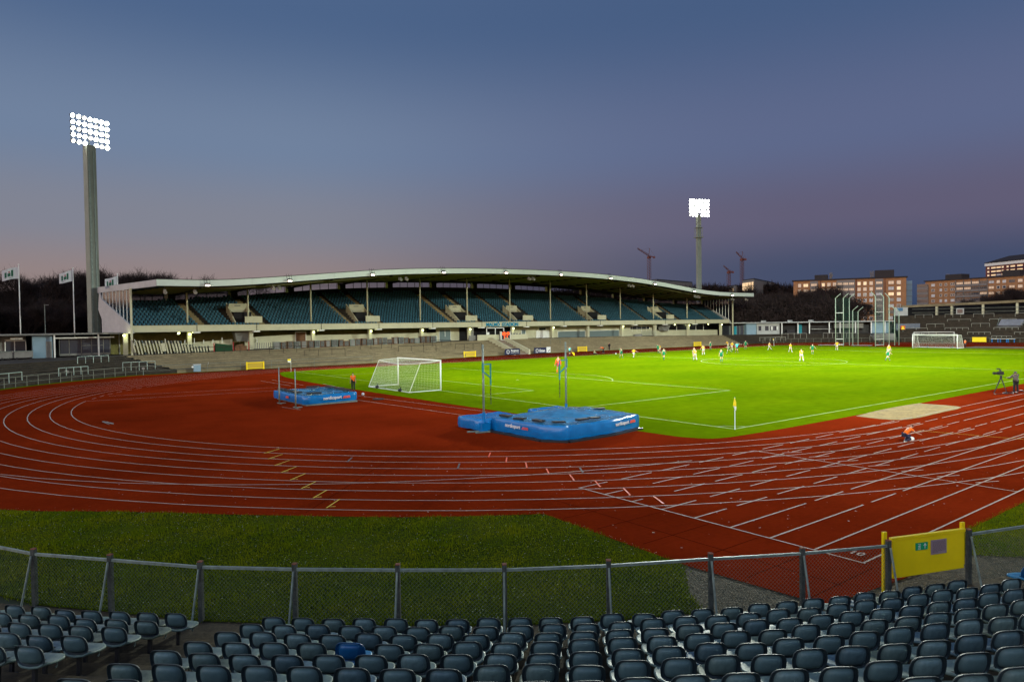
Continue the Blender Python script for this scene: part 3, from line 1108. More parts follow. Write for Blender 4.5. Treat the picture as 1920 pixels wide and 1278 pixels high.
# ================================================================== GRANDSTAND
GS = wthing('grandstand', 'long white grandstand with wave shaped roof, blue seats and stadium name', 'grandstand', (53.5, 86, 0))
RT = [(-12.45, 11.83), (-9.15, 11.86), (-6.51, 11.88), (-3.42, 12.04), (0.16, 12.33), (5.46, 12.84), (11.14, 13.42), (19.04, 14.2), (24.72, 14.6), (30.78, 14.9), (36.15, 15.1), (43.0, 15.27), (50.35, 15.37), (56.9, 15.38), (63.87, 15.28), (71.32, 15.05), (79.27, 14.62), (87.8, 13.9), (96.97, 12.95), (101.81, 12.57), (106.85, 12.33), (112.09, 12.25), (120.46, 12.26)]
RTx = [p[0] for p in RT]; RTz = [p[1] for p in RT]
zf = lambda x: float(np.interp(x, RTx, RTz))
flare = lambda y: 0.24 * (y - 85.5)
XL0, XR0 = -14.2, 121.6
m_endw = fine_mix(M('end_wall_paint', (0.40, 0.39, 0.37), 0.7, 0.08, 0.6), 2.5, 0.3, 0.8, 1.1)


def Nrows(x):
    return int(round(9 + 8 * max(0.0, 1 - ((x - 53.5) / 66) ** 2)))


def Nf(x):
    return 9 + 8 * max(0.0, 1 - ((x - 53.5) / 66) ** 2)


Yb = lambda x: 86.6 + 0.78 * Nf(x) + 0.9
XS = [XL0 + (XR0 - XL0) * i / 68 for i in range(69)]


def xs_at(y, x):     # map a straight-plan x to the flared plan
    t = (x - 53.7) / 67.9
    return x + t * flare(y)


# roof: front y 77.5
rf = lambda x: x
roofX = sorted(set(RTx + [-12.45 + 132.91 * i / 80 for i in range(81)]))
TH = 0.80


def back_pt(x, z):
    t = (x - 54.0) / 66.5
    xb = max(-13.9, min(121.3, x))
    yb = Yb(xb) + 1.6
    return (54.0 + t * (66.5 + 0.24 * (yb - 77.5)), yb, z)


mb = MB()
front_t = [(x, 77.5, zf(x)) for x in roofX]
front_b = [(x, 77.5, zf(x) - TH) for x in roofX]
back_t = [back_pt(x, zf(x) - 0.15) for x in roofX]
back_b = [back_pt(x, zf(x) - TH - 0.25) for x in roofX]
mb.loft([front_t, back_t])
mb.loft([back_t, back_b])
mb.build('roof', m_roof, GS)
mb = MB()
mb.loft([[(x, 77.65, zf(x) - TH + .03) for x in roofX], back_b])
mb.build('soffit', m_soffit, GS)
# roof edge boards
nb = 22
for i in range(nb):
    xa = -12.45 + 132.91 * i / nb; xb = -12.45 + 132.91 * (i + 1) / nb - 0.03
    xx = [xa + (xb - xa) * k / 4 for k in range(5)]
    mb = MB()
    mb.loft([[(x, 77.5, zf(x) - TH) for x in xx], [(x, 77.44, zf(x) - TH) for x in xx], [(x, 77.44, zf(x) + .02) for x in xx], [(x, 77.62, zf(x) + .02) for x in xx], [(x, 77.62, zf(x) - TH) for x in xx]])
    mb.build('fascia_board', m_fascia, GS)
mb = MB()
mb.loft([[(x, 77.42, zf(x) + .02) for x in roofX], [(x, 77.42, zf(x) + .11) for x in roofX], [(x, 77.7, zf(x) + .11) for x in roofX]])
mb.build('roof_edge_flashing', m_blackp, GS)
for sx, i0 in ((-1, 0), (1, -1)):
    a, b = Vector(front_t[i0]), Vector(back_t[i0])
    mb = MB()
    n_ = Vector((sx * 0.06, 0, 0))
    mb.add([a + n_, b + n_, b + n_ - Vector((0, 0, TH + .05)), a + n_ - Vector((0, 0, TH + .05)), a, b, b - Vector((0, 0, TH + .05)), a - Vector((0, 0, TH + .05))], [(0, 1, 2, 3), (4, 7, 6, 5), (0, 4, 5, 1), (3, 2, 6, 7), (0, 3, 7, 4), (1, 5, 6, 2)])
    mb.build('end_fascia', m_endw, GS)
for j, yy in enumerate((79.4, 81.4, 83.5, 85.7, 88.2, 90.8, 93.5)):
    rows = []
    xx = [x for x in roofX if yy < back_pt(x, 0)[1] - 0.5]
    mb = MB()
    def zs(x):
        yb = back_pt(x, 0)[1]
        return zf(x) - TH - 0.25 * (yy - 77.5) / (yb - 77.5)
    mb.loft([[(xs_at(yy, x), yy - .09, zs(x)) for x in xx], [(xs_at(yy, x), yy - .09, zs(x) - .20) for x in xx], [(xs_at(yy, x), yy + .09, zs(x) - .20) for x in xx], [(xs_at(yy, x), yy + .09, zs(x)) for x in xx]])
    mb.build('purlin', m_purlin, GS)
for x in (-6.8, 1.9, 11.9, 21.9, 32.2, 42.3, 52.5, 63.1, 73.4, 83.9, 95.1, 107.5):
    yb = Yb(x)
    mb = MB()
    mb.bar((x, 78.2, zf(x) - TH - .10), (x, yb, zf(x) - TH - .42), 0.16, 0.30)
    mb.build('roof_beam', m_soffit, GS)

# seating tier
mb = MB()
Z0T, RI, DP = 5.12, 0.38, 0.78
rows = [[(xs_at(85.7, x), 85.7, Z0T) for x in XS]]
NR = 17
for r in range(NR + 1):
    y0 = 86.2 + DP * r
    def yy(x, y): return min(y, Yb(x))
    def zz(x, z): return min(z, Z0T + RI * (Nf(x) + .6))
    rows.append([(xs_at(y0, x), yy(x, y0), zz(x, Z0T + RI * r)) for x in XS])
    rows.append([(xs_at(y0, x), yy(x, y0), zz(x, Z0T + RI * (r + 1))) for x in XS])
rows.append([(xs_at(Yb(x), x), Yb(x) + .02, Z0T + RI * (Nf(x) + .6)) for x in XS])
mb.loft(rows)
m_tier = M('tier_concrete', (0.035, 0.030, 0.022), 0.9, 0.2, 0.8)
m_aisle = fine_mix(M('aisle_concrete', (0.20, 0.155, 0.075), 0.9, 0.2, 0.8), 4, .4)
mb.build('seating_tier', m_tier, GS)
# underside and back wall
mb = MB()
mb.loft([[(xs_at(85.7, x), 85.72, 4.93) for x in XS], [(xs_at(88, x), 88.4, 4.93) for x in XS], [(xs_at(Yb(x), x), Yb(x), 4.95) for x in XS]])
mb.build('tier_underside', m_olive, GS)
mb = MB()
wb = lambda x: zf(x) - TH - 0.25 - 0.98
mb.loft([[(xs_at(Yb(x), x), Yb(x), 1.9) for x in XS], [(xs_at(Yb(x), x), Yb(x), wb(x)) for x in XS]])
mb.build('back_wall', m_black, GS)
m_pane = bpy.data.materials.new('clear_pane')
m_pane.use_nodes = True
_t = m_pane.node_tree
_t.nodes.clear()
_o = _t.nodes.new('ShaderNodeOutputMaterial'); _m = _t.nodes.new('ShaderNodeMixShader'); _a = _t.nodes.new('ShaderNodeBsdfTransparent'); _g = _t.nodes.new('ShaderNodeBsdfGlossy')
_g.inputs['Roughness'].default_value = 0.08; _g.inputs['Color'].default_value = (.8, .85, .9, 1)
_a.inputs['Color'].default_value = (0.72, 0.74, 0.80, 1)
_m.inputs[0].default_value = 0.10
_t.links.new(_a.outputs[0], _m.inputs[1]); _t.links.new(_g.outputs[0], _m.inputs[2]); _t.links.new(_m.outputs[0], _o.inputs[0])
npn = 84
for i in range(npn):
    xa = XL0 + (XR0 - XL0) * i / npn; xb = XL0 + (XR0 - XL0) * (i + 1) / npn - 0.09
    pa, pb = xs_at(Yb(xa), xa), xs_at(Yb(xb), xb)
    if i % 6 == 5:
        mb = MB()
        xm = (xa + xb) / 2
        mb.bb(pa + .1, pa + .55, Yb(xa) - .12, Yb(xa) + .1, wb(xa) - .1, wb(xa) + 1.0)
        mb.build('window_pier', m_white if i % 12 == 5 else m_cream, GS)
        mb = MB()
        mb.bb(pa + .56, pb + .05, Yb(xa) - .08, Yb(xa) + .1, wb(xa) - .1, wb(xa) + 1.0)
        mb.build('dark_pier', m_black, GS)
        continue
    mb = MB()
    mb.add([(pa, Yb(xa), wb(xa)), (pb, Yb(xb), wb(xb)), (pb, Yb(xb), wb(xb) + .95), (pa, Yb(xa), wb(xa) + .95), (pa, Yb(xa) + .02, wb(xa)), (pb, Yb(xb) + .02, wb(xb)), (pb, Yb(xb) + .02, wb(xb) + .95), (pa, Yb(xa) + .02, wb(xa) + .95)],
           [(0, 1, 2, 3), (7, 6, 5, 4), (0, 4, 5, 1), (3, 2, 6, 7), (0, 3, 7, 4), (1, 5, 6, 2)])
    mb.build('pane', m_pane, GS)
mb = MB()
for i in range(npn + 1):
    xa = XL0 + (XR0 - XL0) * i / npn - 0.045
    p = xs_at(Yb(xa), xa)
    mb.bb(p - .04, p + .04, Yb(xa) - .05, Yb(xa) + .05, wb(xa), wb(xa) + .97)
mb.build('window_mullions', m_blackp, GS)

# balcony front panels
joints = [-14.2, -5.92, 2.52, 12.68, 22.83, 33.41, 44.11, 54.93, 64.82, 75.31, 86.26, 96.7, 107.82, 121.6]
for a, b in zip(joints, joints[1:]):
    mb = MB()
    mb.bb(a + .03, b - .03, 85.42, 85.60, 5.02, 5.90)
    mb.bb(a + .03, b - .03, 85.36, 85.66, 5.88, 5.95)
    mb.build('balcony_panel', m_cream, GS)
    if a > -10:
        mb = MB()
        mb.bb(a - .55, a + .35, 84.95, 85.9, 4.80, 4.98)
        mb.build('bracket', m_white, GS)
        mb = MB()
        mb.tube((a, 85.38, 5.95), (a, 85.38, 4.98), 0.04)
        mb.build('downpipe', m_blackp, GS)
text('stadium_name', 'MALMÖ  STADION', 0.92, (48.9, 85.33, 5.13), (R(90), 0, 0), M('sign_blue', (0.0, 0.22, 0.36), 0.5), GS, ext=0.04, off=0.035)

# roof columns and lower supports
for x in (-6.7, 1.93, 11.86, 21.82, 32.15, 42.31, 52.46, 63.05, 73.41, 83.87, 95.06, 107.5):
    mb = MB()
    mb.tube((x, 87.6, Z0T + .7), (x, 87.6, zf(x) - TH - .1), 0.13, 8)
    mb.tube((x, 87.6, Z0T + .2), (x, 87.6, Z0T + .8), 0.2, 8)
    mb.build('roof_column', m_cream, GS, smooth=True)
zt = lambda x: float(np.interp(x, [p[0] for p in TOPS], zts))
lampx = [-15.1, -6.8, 11.6, 21.6, 31.6, 41.8, 52.0, 62.4, 83.0, 106.2, 119.3]
for x in (-14.9, -6.77, 1.9, 11.63, 21.59, 31.62, 41.8, 52.0, 62.37, 72.49, 83.01, 94.12, 106.25, 119.33):
    mb = MB()
    mb.bb(x - .27, x + .27, 86.1, 86.6, zt(x) - .3, 4.92)
    mb.build('support_pillar', m_cream, GS)


def wall_lamp(x, y, z, e=22):
    mb = MB()
    mb.box((x, y, z), (.30, .16, .24))
    l = mb.build('lamp_housing', m_white, GS)
    mb = MB()
    mb.box((x, y - .10, z), (.26, .06, .20))
    mb.build('lamp_glass', m_lampgreen, l)
    d = bpy.data.lights.new('wall_lamp_light', 'POINT')
    d.energy = e
    d.color = (0.92, 1.0, 0.45)
    d.shadow_soft_size = 0.12
    o = bpy.data.objects.new('wall_lamp_light', d)
    C.objects.link(o)
    o.location = (x, y - .35, z)


for x in lampx:
    wall_lamp(x, 85.98, 4.62, 30 if x < 0 else 16)
wall_lamp(-8.17, 86.4, 4.8); wall_lamp(101.2, 86.4, 4.8, 8); wall_lamp(114.2, 86.4, 4.8, 8)

# end walls with glazing
for sx, X0 in ((-1, XL0), (1, XR0)):
    ex = lambda y: X0 + sx * (0.05 + 0.25 * (y - 85.5))
    ybk = Yb(X0)
    mb = MB()
    outline = [(84.6, 4.9), (85.4, 5.95), (ybk, 9.9), (ybk + .8, 11.0), (ybk + 1.2, 8.4), (ybk + .1, 7.0), (ybk + .1, 5.0), (88.0, 4.9)]
    vs = [(ex(y), y, z) for y, z in outline] + [(ex(y) + sx * .18, y, z) for y, z in outline]
    n = len(outline)
    mb.add(vs, [tuple(range(n)), tuple(range(2 * n - 1, n - 1, -1))] + [(i, (i + 1) % n, (i + 1) % n + n, i + n) for i in range(n)])
    mb.build('end_wall', m_endw, GS)
    for k in range(9):
        y = 85.6 + (ybk - 85.6) * k / 8
        zl = 5.95 + (9.9 - 5.95) * (y - 85.4) / (ybk - 85.4)
        mb = MB()
        mb.bb(ex(y) - .05, ex(y) + .05, y - .05, y + .05, zl - .1, zf(X0) - TH - .12)
        mb.build('glazing_post', m_white, GS)
        if k < 8:
            y2 = 85.6 + (ybk - 85.6) * (k + 1) / 8
            zl2 = 5.95 + (9.9 - 5.95) * (y2 - 85.4) / (ybk - 85.4)
            zt_ = zf(X0) - TH - .15
            mb = MB()
            mb.add([(ex(y), y + .05, zl), (ex(y2), y2 - .05, zl2), (ex(y2), y2 - .05, zt_), (ex(y), y + .05, zt_), (ex(y) + .02, y + .05, zl), (ex(y2) + .02, y2 - .05, zl2), (ex(y2) + .02, y2 - .05, zt_), (ex(y) + .02, y + .05, zt_)],
                   [(0, 1, 2, 3), (7, 6, 5, 4), (0, 4, 5, 1), (3, 2, 6, 7), (0, 3, 7, 4), (1, 5, 6, 2)])
            mb.build('glass_panel', m_pane, GS)
    mb = MB()
    mb.bb(X0 + sx * .2 - .12, X0 + sx * .2 + .12, 84.3, 84.55, zt(X0), zf(X0) - TH)
    mb.build('end_post', m_cream, GS)

# vomitories and aisles
VOM = [1.3, 21.2, 41.5, 55.2, 76.0, 99.0]
AIS = [-4.5, 4.3, 18.6, 24.0, 38.8, 44.4, 52.0, 57.9, 73.2, 79.0, 91.5, 103.2, 115.0]
for c in VOM:
    for s_ in (-1.45, 1.45):
        mb = MB()
        x = c + s_
        vs = []
        for xx in (x - .09, x + .09):
            vs += [(xx, 86.9, 5.3), (xx, 86.9, 6.3), (xx, 91.6, 9.35), (xx, 91.6, 7.4)]
        mb.add(vs, [(0, 1, 2, 3), (7, 6, 5, 4), (0, 4, 5, 1), (1, 5, 6, 2), (2, 6, 7, 3), (3, 7, 4, 0)])
        mb.build('stair_wall', m_cream, GS)
    mb = MB()
    mb.bb(c - 1.36, c + 1.36, 90.6, 90.75, 7.95, 9.25)
    h = mb.build('header_panel', m_cream, GS)
    mb = MB()
    mb.bb(c - .55, c + .35, 90.56, 90.595, 8.85, 9.0)
    mb.bb(c - .9, c + .9, 90.56, 90.595, 8.12, 8.2)
    mb.build('number_plate', m_greyp, h)
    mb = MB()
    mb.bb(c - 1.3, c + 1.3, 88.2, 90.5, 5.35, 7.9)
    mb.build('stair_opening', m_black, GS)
    mb = MB()
    mb.bb(c - .1, c + 2.5, 86.75, 86.9, 6.2, 7.2)
    mb.build('parapet', m_cream, GS)
    if c in (1.3, 99.0):
        mb = MB()
        mb.add([(c - 1.7, 86.7, 4.9), (c + 1.3, 86.7, 4.9), (c + .8, 87.2, 3.4), (c - 1.2, 87.2, 3.4), (c - 1.7, 88.3, 4.9), (c + 1.3, 88.3, 4.9), (c + .8, 88.3, 3.4), (c - 1.2, 88.3, 3.4)], [(0, 3, 2, 1), (0, 4, 7, 3), (1, 2, 6, 5), (3, 7, 6, 2)])
        mb.build('stair_underside', m_greyp, GS)

for a in AIS:
    mb = MB()
    for r in range(NR):
        if r < Nf(a) - .2:
            y0 = 86.2 + DP * r
            xx = xs_at(y0, a)
            mb.bb(xx - .5, xx + .5, y0 - .02, y0 + DP - .03, Z0T + RI * (r + 1) - .3, Z0T + RI * (r + 1) + .02)
            mb.bb(xx - .5, xx + .5, y0 - .36, y0 - .03, Z0T + RI * r + .001, Z0T + RI * r + .19)
    mb.build('aisle_steps', m_aisle, GS)

# blue grandstand seats: thousands, one joined mass
Vs, Fs = [], []
box_v = np.array([(-1, -1, -1), (1, -1, -1), (1, 1, -1), (-1, 1, -1), (-1, -1, 1), (1, -1, 1), (1, 1, 1), (-1, 1, 1)], float) * .5
box_f = np.array([(0, 3, 2, 1), (4, 5, 6, 7), (0, 1, 5, 4), (1, 2, 6, 5), (2, 3, 7, 6), (3, 0, 4, 7)])
pts = []
for r in range(NR):
    y = 86.2 + DP * (r + .55)
    z = Z0T + RI * (r + 1)
    x = XL0 + 0.4
    while x < XR0 - .4:
        if r < Nf(x) - .3:
            ok = all(abs(x - a) > .62 for a in AIS)
            if r < 7 and r > 0 and any(abs(x - c) < 2.0 for c in VOM):
                ok = False
            if ok:
                pts.append((xs_at(y, x), y, z))
        x += 0.52
P = np.array(pts)
nS = len(P)
sh = rng.uniform(-.01, .01, (nS, 1))


def boxes(cx, cy, cz, sx_, sy_, sz_, shear=0.0):
    v = box_v * np.array([sx_, sy_, sz_])
    v[:, 1] += shear * (v[:, 2] + sz_ / 2)
    return (P[:, None, :] + np.array([cx, cy, cz]) + v[None])


B1 = boxes(0, 0.16, 0.60, 0.37, 0.05, 0.40, 0.25)
B2 = boxes(0, -0.04, 0.40, 0.38, 0.40, 0.05)
allv = np.concatenate([B1.reshape(-1, 3), B2.reshape(-1, 3)])
allf = (box_f[None] + (np.arange(2 * nS) * 8)[:, None, None]).reshape(-1, 4)
rawmesh('grandstand_seats', allv, allf, m_blueseat, 'blue plastic seats filling the covered grandstand in curved tiers', 'seats')

# lamps and loudspeakers under the roof edge
ROOFL = [(-6.37, 11.27), (4.76, 12.1), (17.75, 13.35), (30.65, 14.15), (43.67, 14.55), (56.71, 14.65), (70.03, 14.4), (83.39, 13.55), (96.7, 12.2), (110.94, 11.55)]
for i, (x, z) in enumerate(ROOFL):
    zt_ = zf(x)
    mb = MB()
    for dx in (-.35, 0, .35):
        mb.path([(x + dx, 77.6, zt_ + .25), (x + dx - .05, 77.25, zt_ + .3), (x + dx, 77.05, zt_ - .45)], 0.025, 4)
    mb.box((x, 77.05, zt_ - .55), (.62, .22, .28), 0, R(-35))
    l = mb.build('roof_lamp', m_blackp, GS)
    mb = MB()
    mb.box((x, 76.95, zt_ - .66), (.50, .10, .24), 0, R(-35))
    mb.build('lamp_glass', m_lampwarm, l)
for x in (-11.2, -7.5, 3.0, 3.9, 23.6, 24.7, 50.5, 51.5, 77.6, 78.6, 99.5, 100.7, 113.9, 120.6):
    xx = min(max(x, -11.8), 119.6)
    z = zf(xx) - TH - .62
    mb = MB()
    mb.box((xx, 79.1, z), (.34, .4, .5), R(random.uniform(-30, 30)), R(15))
    mb.tube((xx, 79.1, z + .2), (xx, 79.1, z + .8), .03)
    mb.tube((xx, 78.85, z - .1), (xx, 78.6, z - .2), .12, 8, .24)
    mb.build('loudspeaker', m_greyp if x % 2 > 1 else m_palerail, GS)

# rear vertical details and lower walls
yw = 88.5
mb = MB()
mb.bb(-16, 36.0, 92.0, 92.2, 1.9, 4.94)
mb.build('undercroft_wall', m_olive, GS)


def lowwall(pts_, name='lower_wall', m=None):
    mb = MB()
    n = len(pts_)
    vs = [(x, yw, z) for x, z in pts_] + [(x, yw + .2, z) for x, z in pts_]
    mb.add(vs, [tuple(range(n)), tuple(range(2 * n - 1, n - 1, -1))] + [(i, (i + 1) % n, (i + 1) % n + n, i + n) for i in range(n)])
    return mb.build(name, m or m_cream, GS)


lowwall([(-8.5, 1.9), (-0.2, 1.9), (-0.2, 3.75), (-8.5, 3.2)])
lowwall([(1.6, 1.9), (11.0, 1.9), (11.0, 4.35), (1.6, 3.95)])
lowwall([(11.0, 1.9), (36.0, 1.9), (36.0, 4.1), (11.0, 4.1)])
lowwall([(36.02, 1.9), (41.0, 1.9), (41.0, 4.93), (36.02, 4.93)])
lowwall([(53.6, 1.9), (95.8, 1.9), (95.8, 4.93), (53.6, 4.93)])
lowwall([(95.85, 1.9), (121, 1.9), (121, 3.3), (95.85, 3.6)])
for i in range(14):
    x = -13.5 + i * 1.3
    mb = MB()
    mb.bb(x - .05, x + .05, 88.2, 88.3, 3.2, 3.2 + .55 + (.3 if i % 3 == 0 else 0))
    mb.build('railing_stub', m_white, GS)
D = [('wooden_door', 9.6, 11.2, 3.0, 4.6, m_wood), ('glazed_door', 36.6, 39.0, 2.5, 4.6, m_shutter), ('service_door', 59.9, 63.2, 2.5, 3.95, m_white), ('vent_panel', 60.6, 62.4, 4.15, 4.6, m_blackp),
     ('shutter', 65.8, 73.6, 2.45, 3.75, m_shutter), ('shutter', 74.9, 84.2, 2.45, 3.75, m_shutter), ('shutter', 32.6, 36.0, 2.4, 3.4, m_shutter), ('door', 56.0, 57.0, 2.5, 4.3, m_shutter), ('window_strip', 88.0, 94.5, 3.9, 4.55, m_glass)]
for nm, x0, x1, z0, z1, m in D:
    mb = MB()
    mb.bb(x0, x1, yw - .06, yw - .01, z0, z1)
    d_ = mb.build(nm, m, GS)
    mb = MB()
    for a, b, c_, e in ((x0 - .1, x0, z0, z1 + .1), (x1, x1 + .1, z0, z1 + .1), (x0, x1, z1, z1 + .1)):
        mb.bb(a, b, yw - .10, yw - .005, c_, e)
    mb.build('frame', m_white, d_)
for x in (37.8, 12.6, 88.6, 90.2, 91.8, 93.4, 98.5, 101.5, 104.5, 109, 112, 115):
    mb = MB()
    mb.bb(x - .04, x + .04, yw - .12, yw - .061, 3.3, 4.9)
    mb.build('mullion', m_white, GS)
mb = MB(); mb.bb(96, 121, 91.5, 91.7, 3.4, 4.93); mb.build('undercroft_glazing', m_glass, GS)
# central box with press balcony
mb = MB()
mb.bb(41.6, 46.5, 83.2, 83.4, 2.0, 3.55); mb.build('box_balcony', m_cream, GS)
mb = MB()
mb.bb(47.5, 53.4, 83.2, 83.4, 1.95, 3.5); mb.bb(53.2, 53.4, 83.4, 88.4, 2.0, 3.5); mb.build('box_balcony', m_cream, GS)
mb = MB(); mb.bb(40.2, 41.6, 83.9, 84.1, 2.2, 3.45); mb.build('box_side_wall', m_greyp, GS)
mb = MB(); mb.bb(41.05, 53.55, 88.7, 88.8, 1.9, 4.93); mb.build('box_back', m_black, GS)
mb = MB(); mb.bb(41.1, 53.1, 83.5, 88.6, 1.9, 2.6); mb.build('box_floor', m_concd, GS)
booth = MB()
for x in (44.6, 46.6, 48.6):
    booth.bb(x - .06, x + .06, 84.5, 84.62, 2.6, 4.85)
booth.bb(44.6, 48.6, 84.5, 84.62, 4.72, 4.85)
booth.bb(44.6, 45.2, 84.55, 84.6, 2.9, 4.0)
booth.build('booth_frame', m_white, GS)
mb = MB(); mb.bb(42.3, 42.9, 86.4, 86.6, 2.6, 4.9); mb.build('box_panel', m_greyp, GS)
for i in range(6):
    x = 49.0 + i * .72
    mb = MB()
    mb.box((x, 84.6, 3.55), (.42, .08, .35)); mb.box((x, 84.45, 3.38), (.42, .3, .05)); mb.tube((x, 84.6, 2.6), (x, 84.6, 3.4), .03, 5)
    mb.build('box_chair', m_greyp, GS)
# stair down to the track
stair = wthing('concrete_stair', 'concrete stair between sloping parapets from the central box down to the track', 'stairs', (46, 79, 0))
for i in range(12):
    y1 = 82.9 - i * .62
    z = 2.45 - i * .205
    mb = MB(); mb.bb(44.35, 47.2, y1 - .62, y1, max(z - .7, -0.02), z); mb.build('step', m_plast, stair)
for x in (44.05, 47.35):
    mb = MB()
    pr = [(83.1, 3.0), (82.0, 3.0), (75.2, 0.85), (75.2, 0.0), (83.1, 0.0)]
    vs = [(x - .17, y, z) for y, z in pr] + [(x + .17, y, z) for y, z in pr]
    mb.add(vs, [(0, 1, 2, 3, 4), (9, 8, 7, 6, 5)] + [(i, i + 5, (i + 1) % 5 + 5, (i + 1) % 5) for i in range(5)])
    mb.build('parapet_wall', m_cream, stair)

sb = wthing('led_scoreboard', 'small red led scoreboard hanging below the stadium name', 'scoreboard', (47.5, 82.6, 0))
mb = MB(); mb.bb(46.55, 48.5, 82.5, 82.85, 2.62, 4.12); mb.build('case', m_blackp, sb)
mb = MB(); mb.bb(46.5, 48.55, 82.45, 82.9, 2.5, 2.62); mb.bb(46.44, 46.55, 82.45, 82.9, 2.62, 4.15); mb.bb(48.5, 48.6, 82.45, 82.9, 2.62, 4.15); mb.build('frame', m_white, sb)
mb = MB(); mb.bb(47.3, 47.75, 82.7, 83.2, 1.9, 2.5); mb.build('bracket', m_blackp, sb)
text('clock_digits', '68:40', 0.78, (47.52, 82.47, 3.46), (R(90), 0, 0), m_led, sb, ext=.01, off=.012)
text('score_digits', '7-3', 0.78, (47.52, 82.47, 2.78), (R(90), 0, 0), m_led, sb, ext=.01, off=.012)

# ---- things on the terrace top in front of the stand
Wc = 'crates stored under the grandstand'
x = 4.6
i = 0
cr_list = []
while x < 33.0:
    wdt = random.uniform(.72, .95)
    hh = random.choice((1.08, 1.12, 1.0, .86, 1.15)) if x > 12 else random.choice((1.05, 1.1, 1.12))
    z0 = zt(x)
    cr_list.append((x + wdt / 2, wdt, hh, z0))
    x += wdt + random.uniform(.08, .3)
for i, (xc, wdt, hh, z0) in enumerate(cr_list):
    t = thing('storage_crate', 'grey mesh crate on edge under the grandstand, %s in the row from the left' % ordinal(i + 1), 'crate', (xc, 84.4, z0), R(random.uniform(-4, 4)), Wc)
    mb = MB(); mb.box((0, 0, hh / 2), (wdt * .8, .7, hh * .94)); mb.build('mesh_side', m_crate if i % 4 else m_greyp, t)
    mb = MB()
    for sx in (-1, 1):
        mb.box((sx * wdt / 2, -.33, hh / 2), (.07, .09, hh)); mb.box((sx * wdt / 2, .33, hh / 2), (.07, .09, hh))
    for zz_ in (.04, hh - .04):
        mb.box((0, -.36, zz_), (wdt, .05, .07))
    mb.build('frame', m_wood if i % 3 else m_steel, t)
for i in range(25):
    x = -14.0 + i * .40
    hh = 2.0 - i * .018 if i < 16 else (1.15 if i < 20 else .85)
    t = wthing('leaning_panel', 'pale barrier panel leaning at a slant under the grandstand end, %s from the left' % ordinal(i + 1), 'panel', (x, 84.6, zt(x)), 'panels leaning under the grandstand')
    mb = MB()
    mb.box((x - .18, 84.6, zt(x) + hh / 2), (.07, 1.1, hh), 0, 0, R(-12)); mb.build('board', m_shutter if i % 2 else m_greyp, t)
    mb = MB()
    mb.box((x - .20, 84.04, zt(x) + hh / 2), (.16 if i not in (9,) else .5, .05, hh * (.96 if i % 3 else .62)), 0, 0, R(-12)); mb.build('edge_strip', m_cream, t)
cg = wthing('storage_cage', 'dark green heap inside red posted rack under the grandstand', 'rack', (-1.8, 84.5, 2.0))
for x in (-4.0, -1.3, .9):
    mb = MB(); mb.bar((x, 84.1, zt(x)), (x, 84.1, zt(x) + 1.3), .09, .09, (0, 1, 0)); mb.build('red_post', m_red, cg)
mb = MB(); mb.box((-2.6, 84.6, 2.55), (2.3, .8, .9)); mb.box((-2.7, 84.6, 3.0), (1.9, .6, .25), 0, 0, R(8)); mb.build('green_netting_heap', m_darkgreen, cg)
mb = MB(); mb.box((-.2, 84.6, 2.45), (1.7, .8, .7)); mb.box((-.3, 84.6, 2.9), (1.0, .5, .2), 0, 0, R(-10)); mb.build('brown_stack', m_wood, cg)
fs = wthing('barrier_stack', 'stack of metal crowd barriers under the right half of the grandstand', 'barriers', (89, 84.6, 2.2))
for k in range(9):
    mb = MB()
    x0 = 87.2 + k * .35
    for zz_ in (.25, .65, 1.1):
        mb.tube((x0, 84.3 + k * .04, zt(88) + zz_), (x0 + 2.1, 84.5, zt(88) + zz_), .03, 4)
    for xx in (0, .7, 1.4, 2.1):
        mb.tube((x0 + xx, 84.4, zt(88)), (x0 + xx, 84.4, zt(88) + 1.12), .03, 4)
    mb.build('barrier', m_steel, fs)
mb = MB()
mb.bb(85.0, 87.3, 84.2, 84.9, zt(86), zt(86) + .5); mb.build('folded_fence', m_greyp, fs)
jk = wthing('fence_heap', 'heap of wire fence sections between the white ramp and the crates', 'fence sections', (3, 84.7, 2.2))
for k in range(8):
    mb = MB(); mb.bar((1.9 + k * .33, 84.5, 2.2), (2.1 + k * .33, 84.9, 3.15), .10, .05, (0, 1, 0)); mb.build('fence_section', m_greyp, jk)


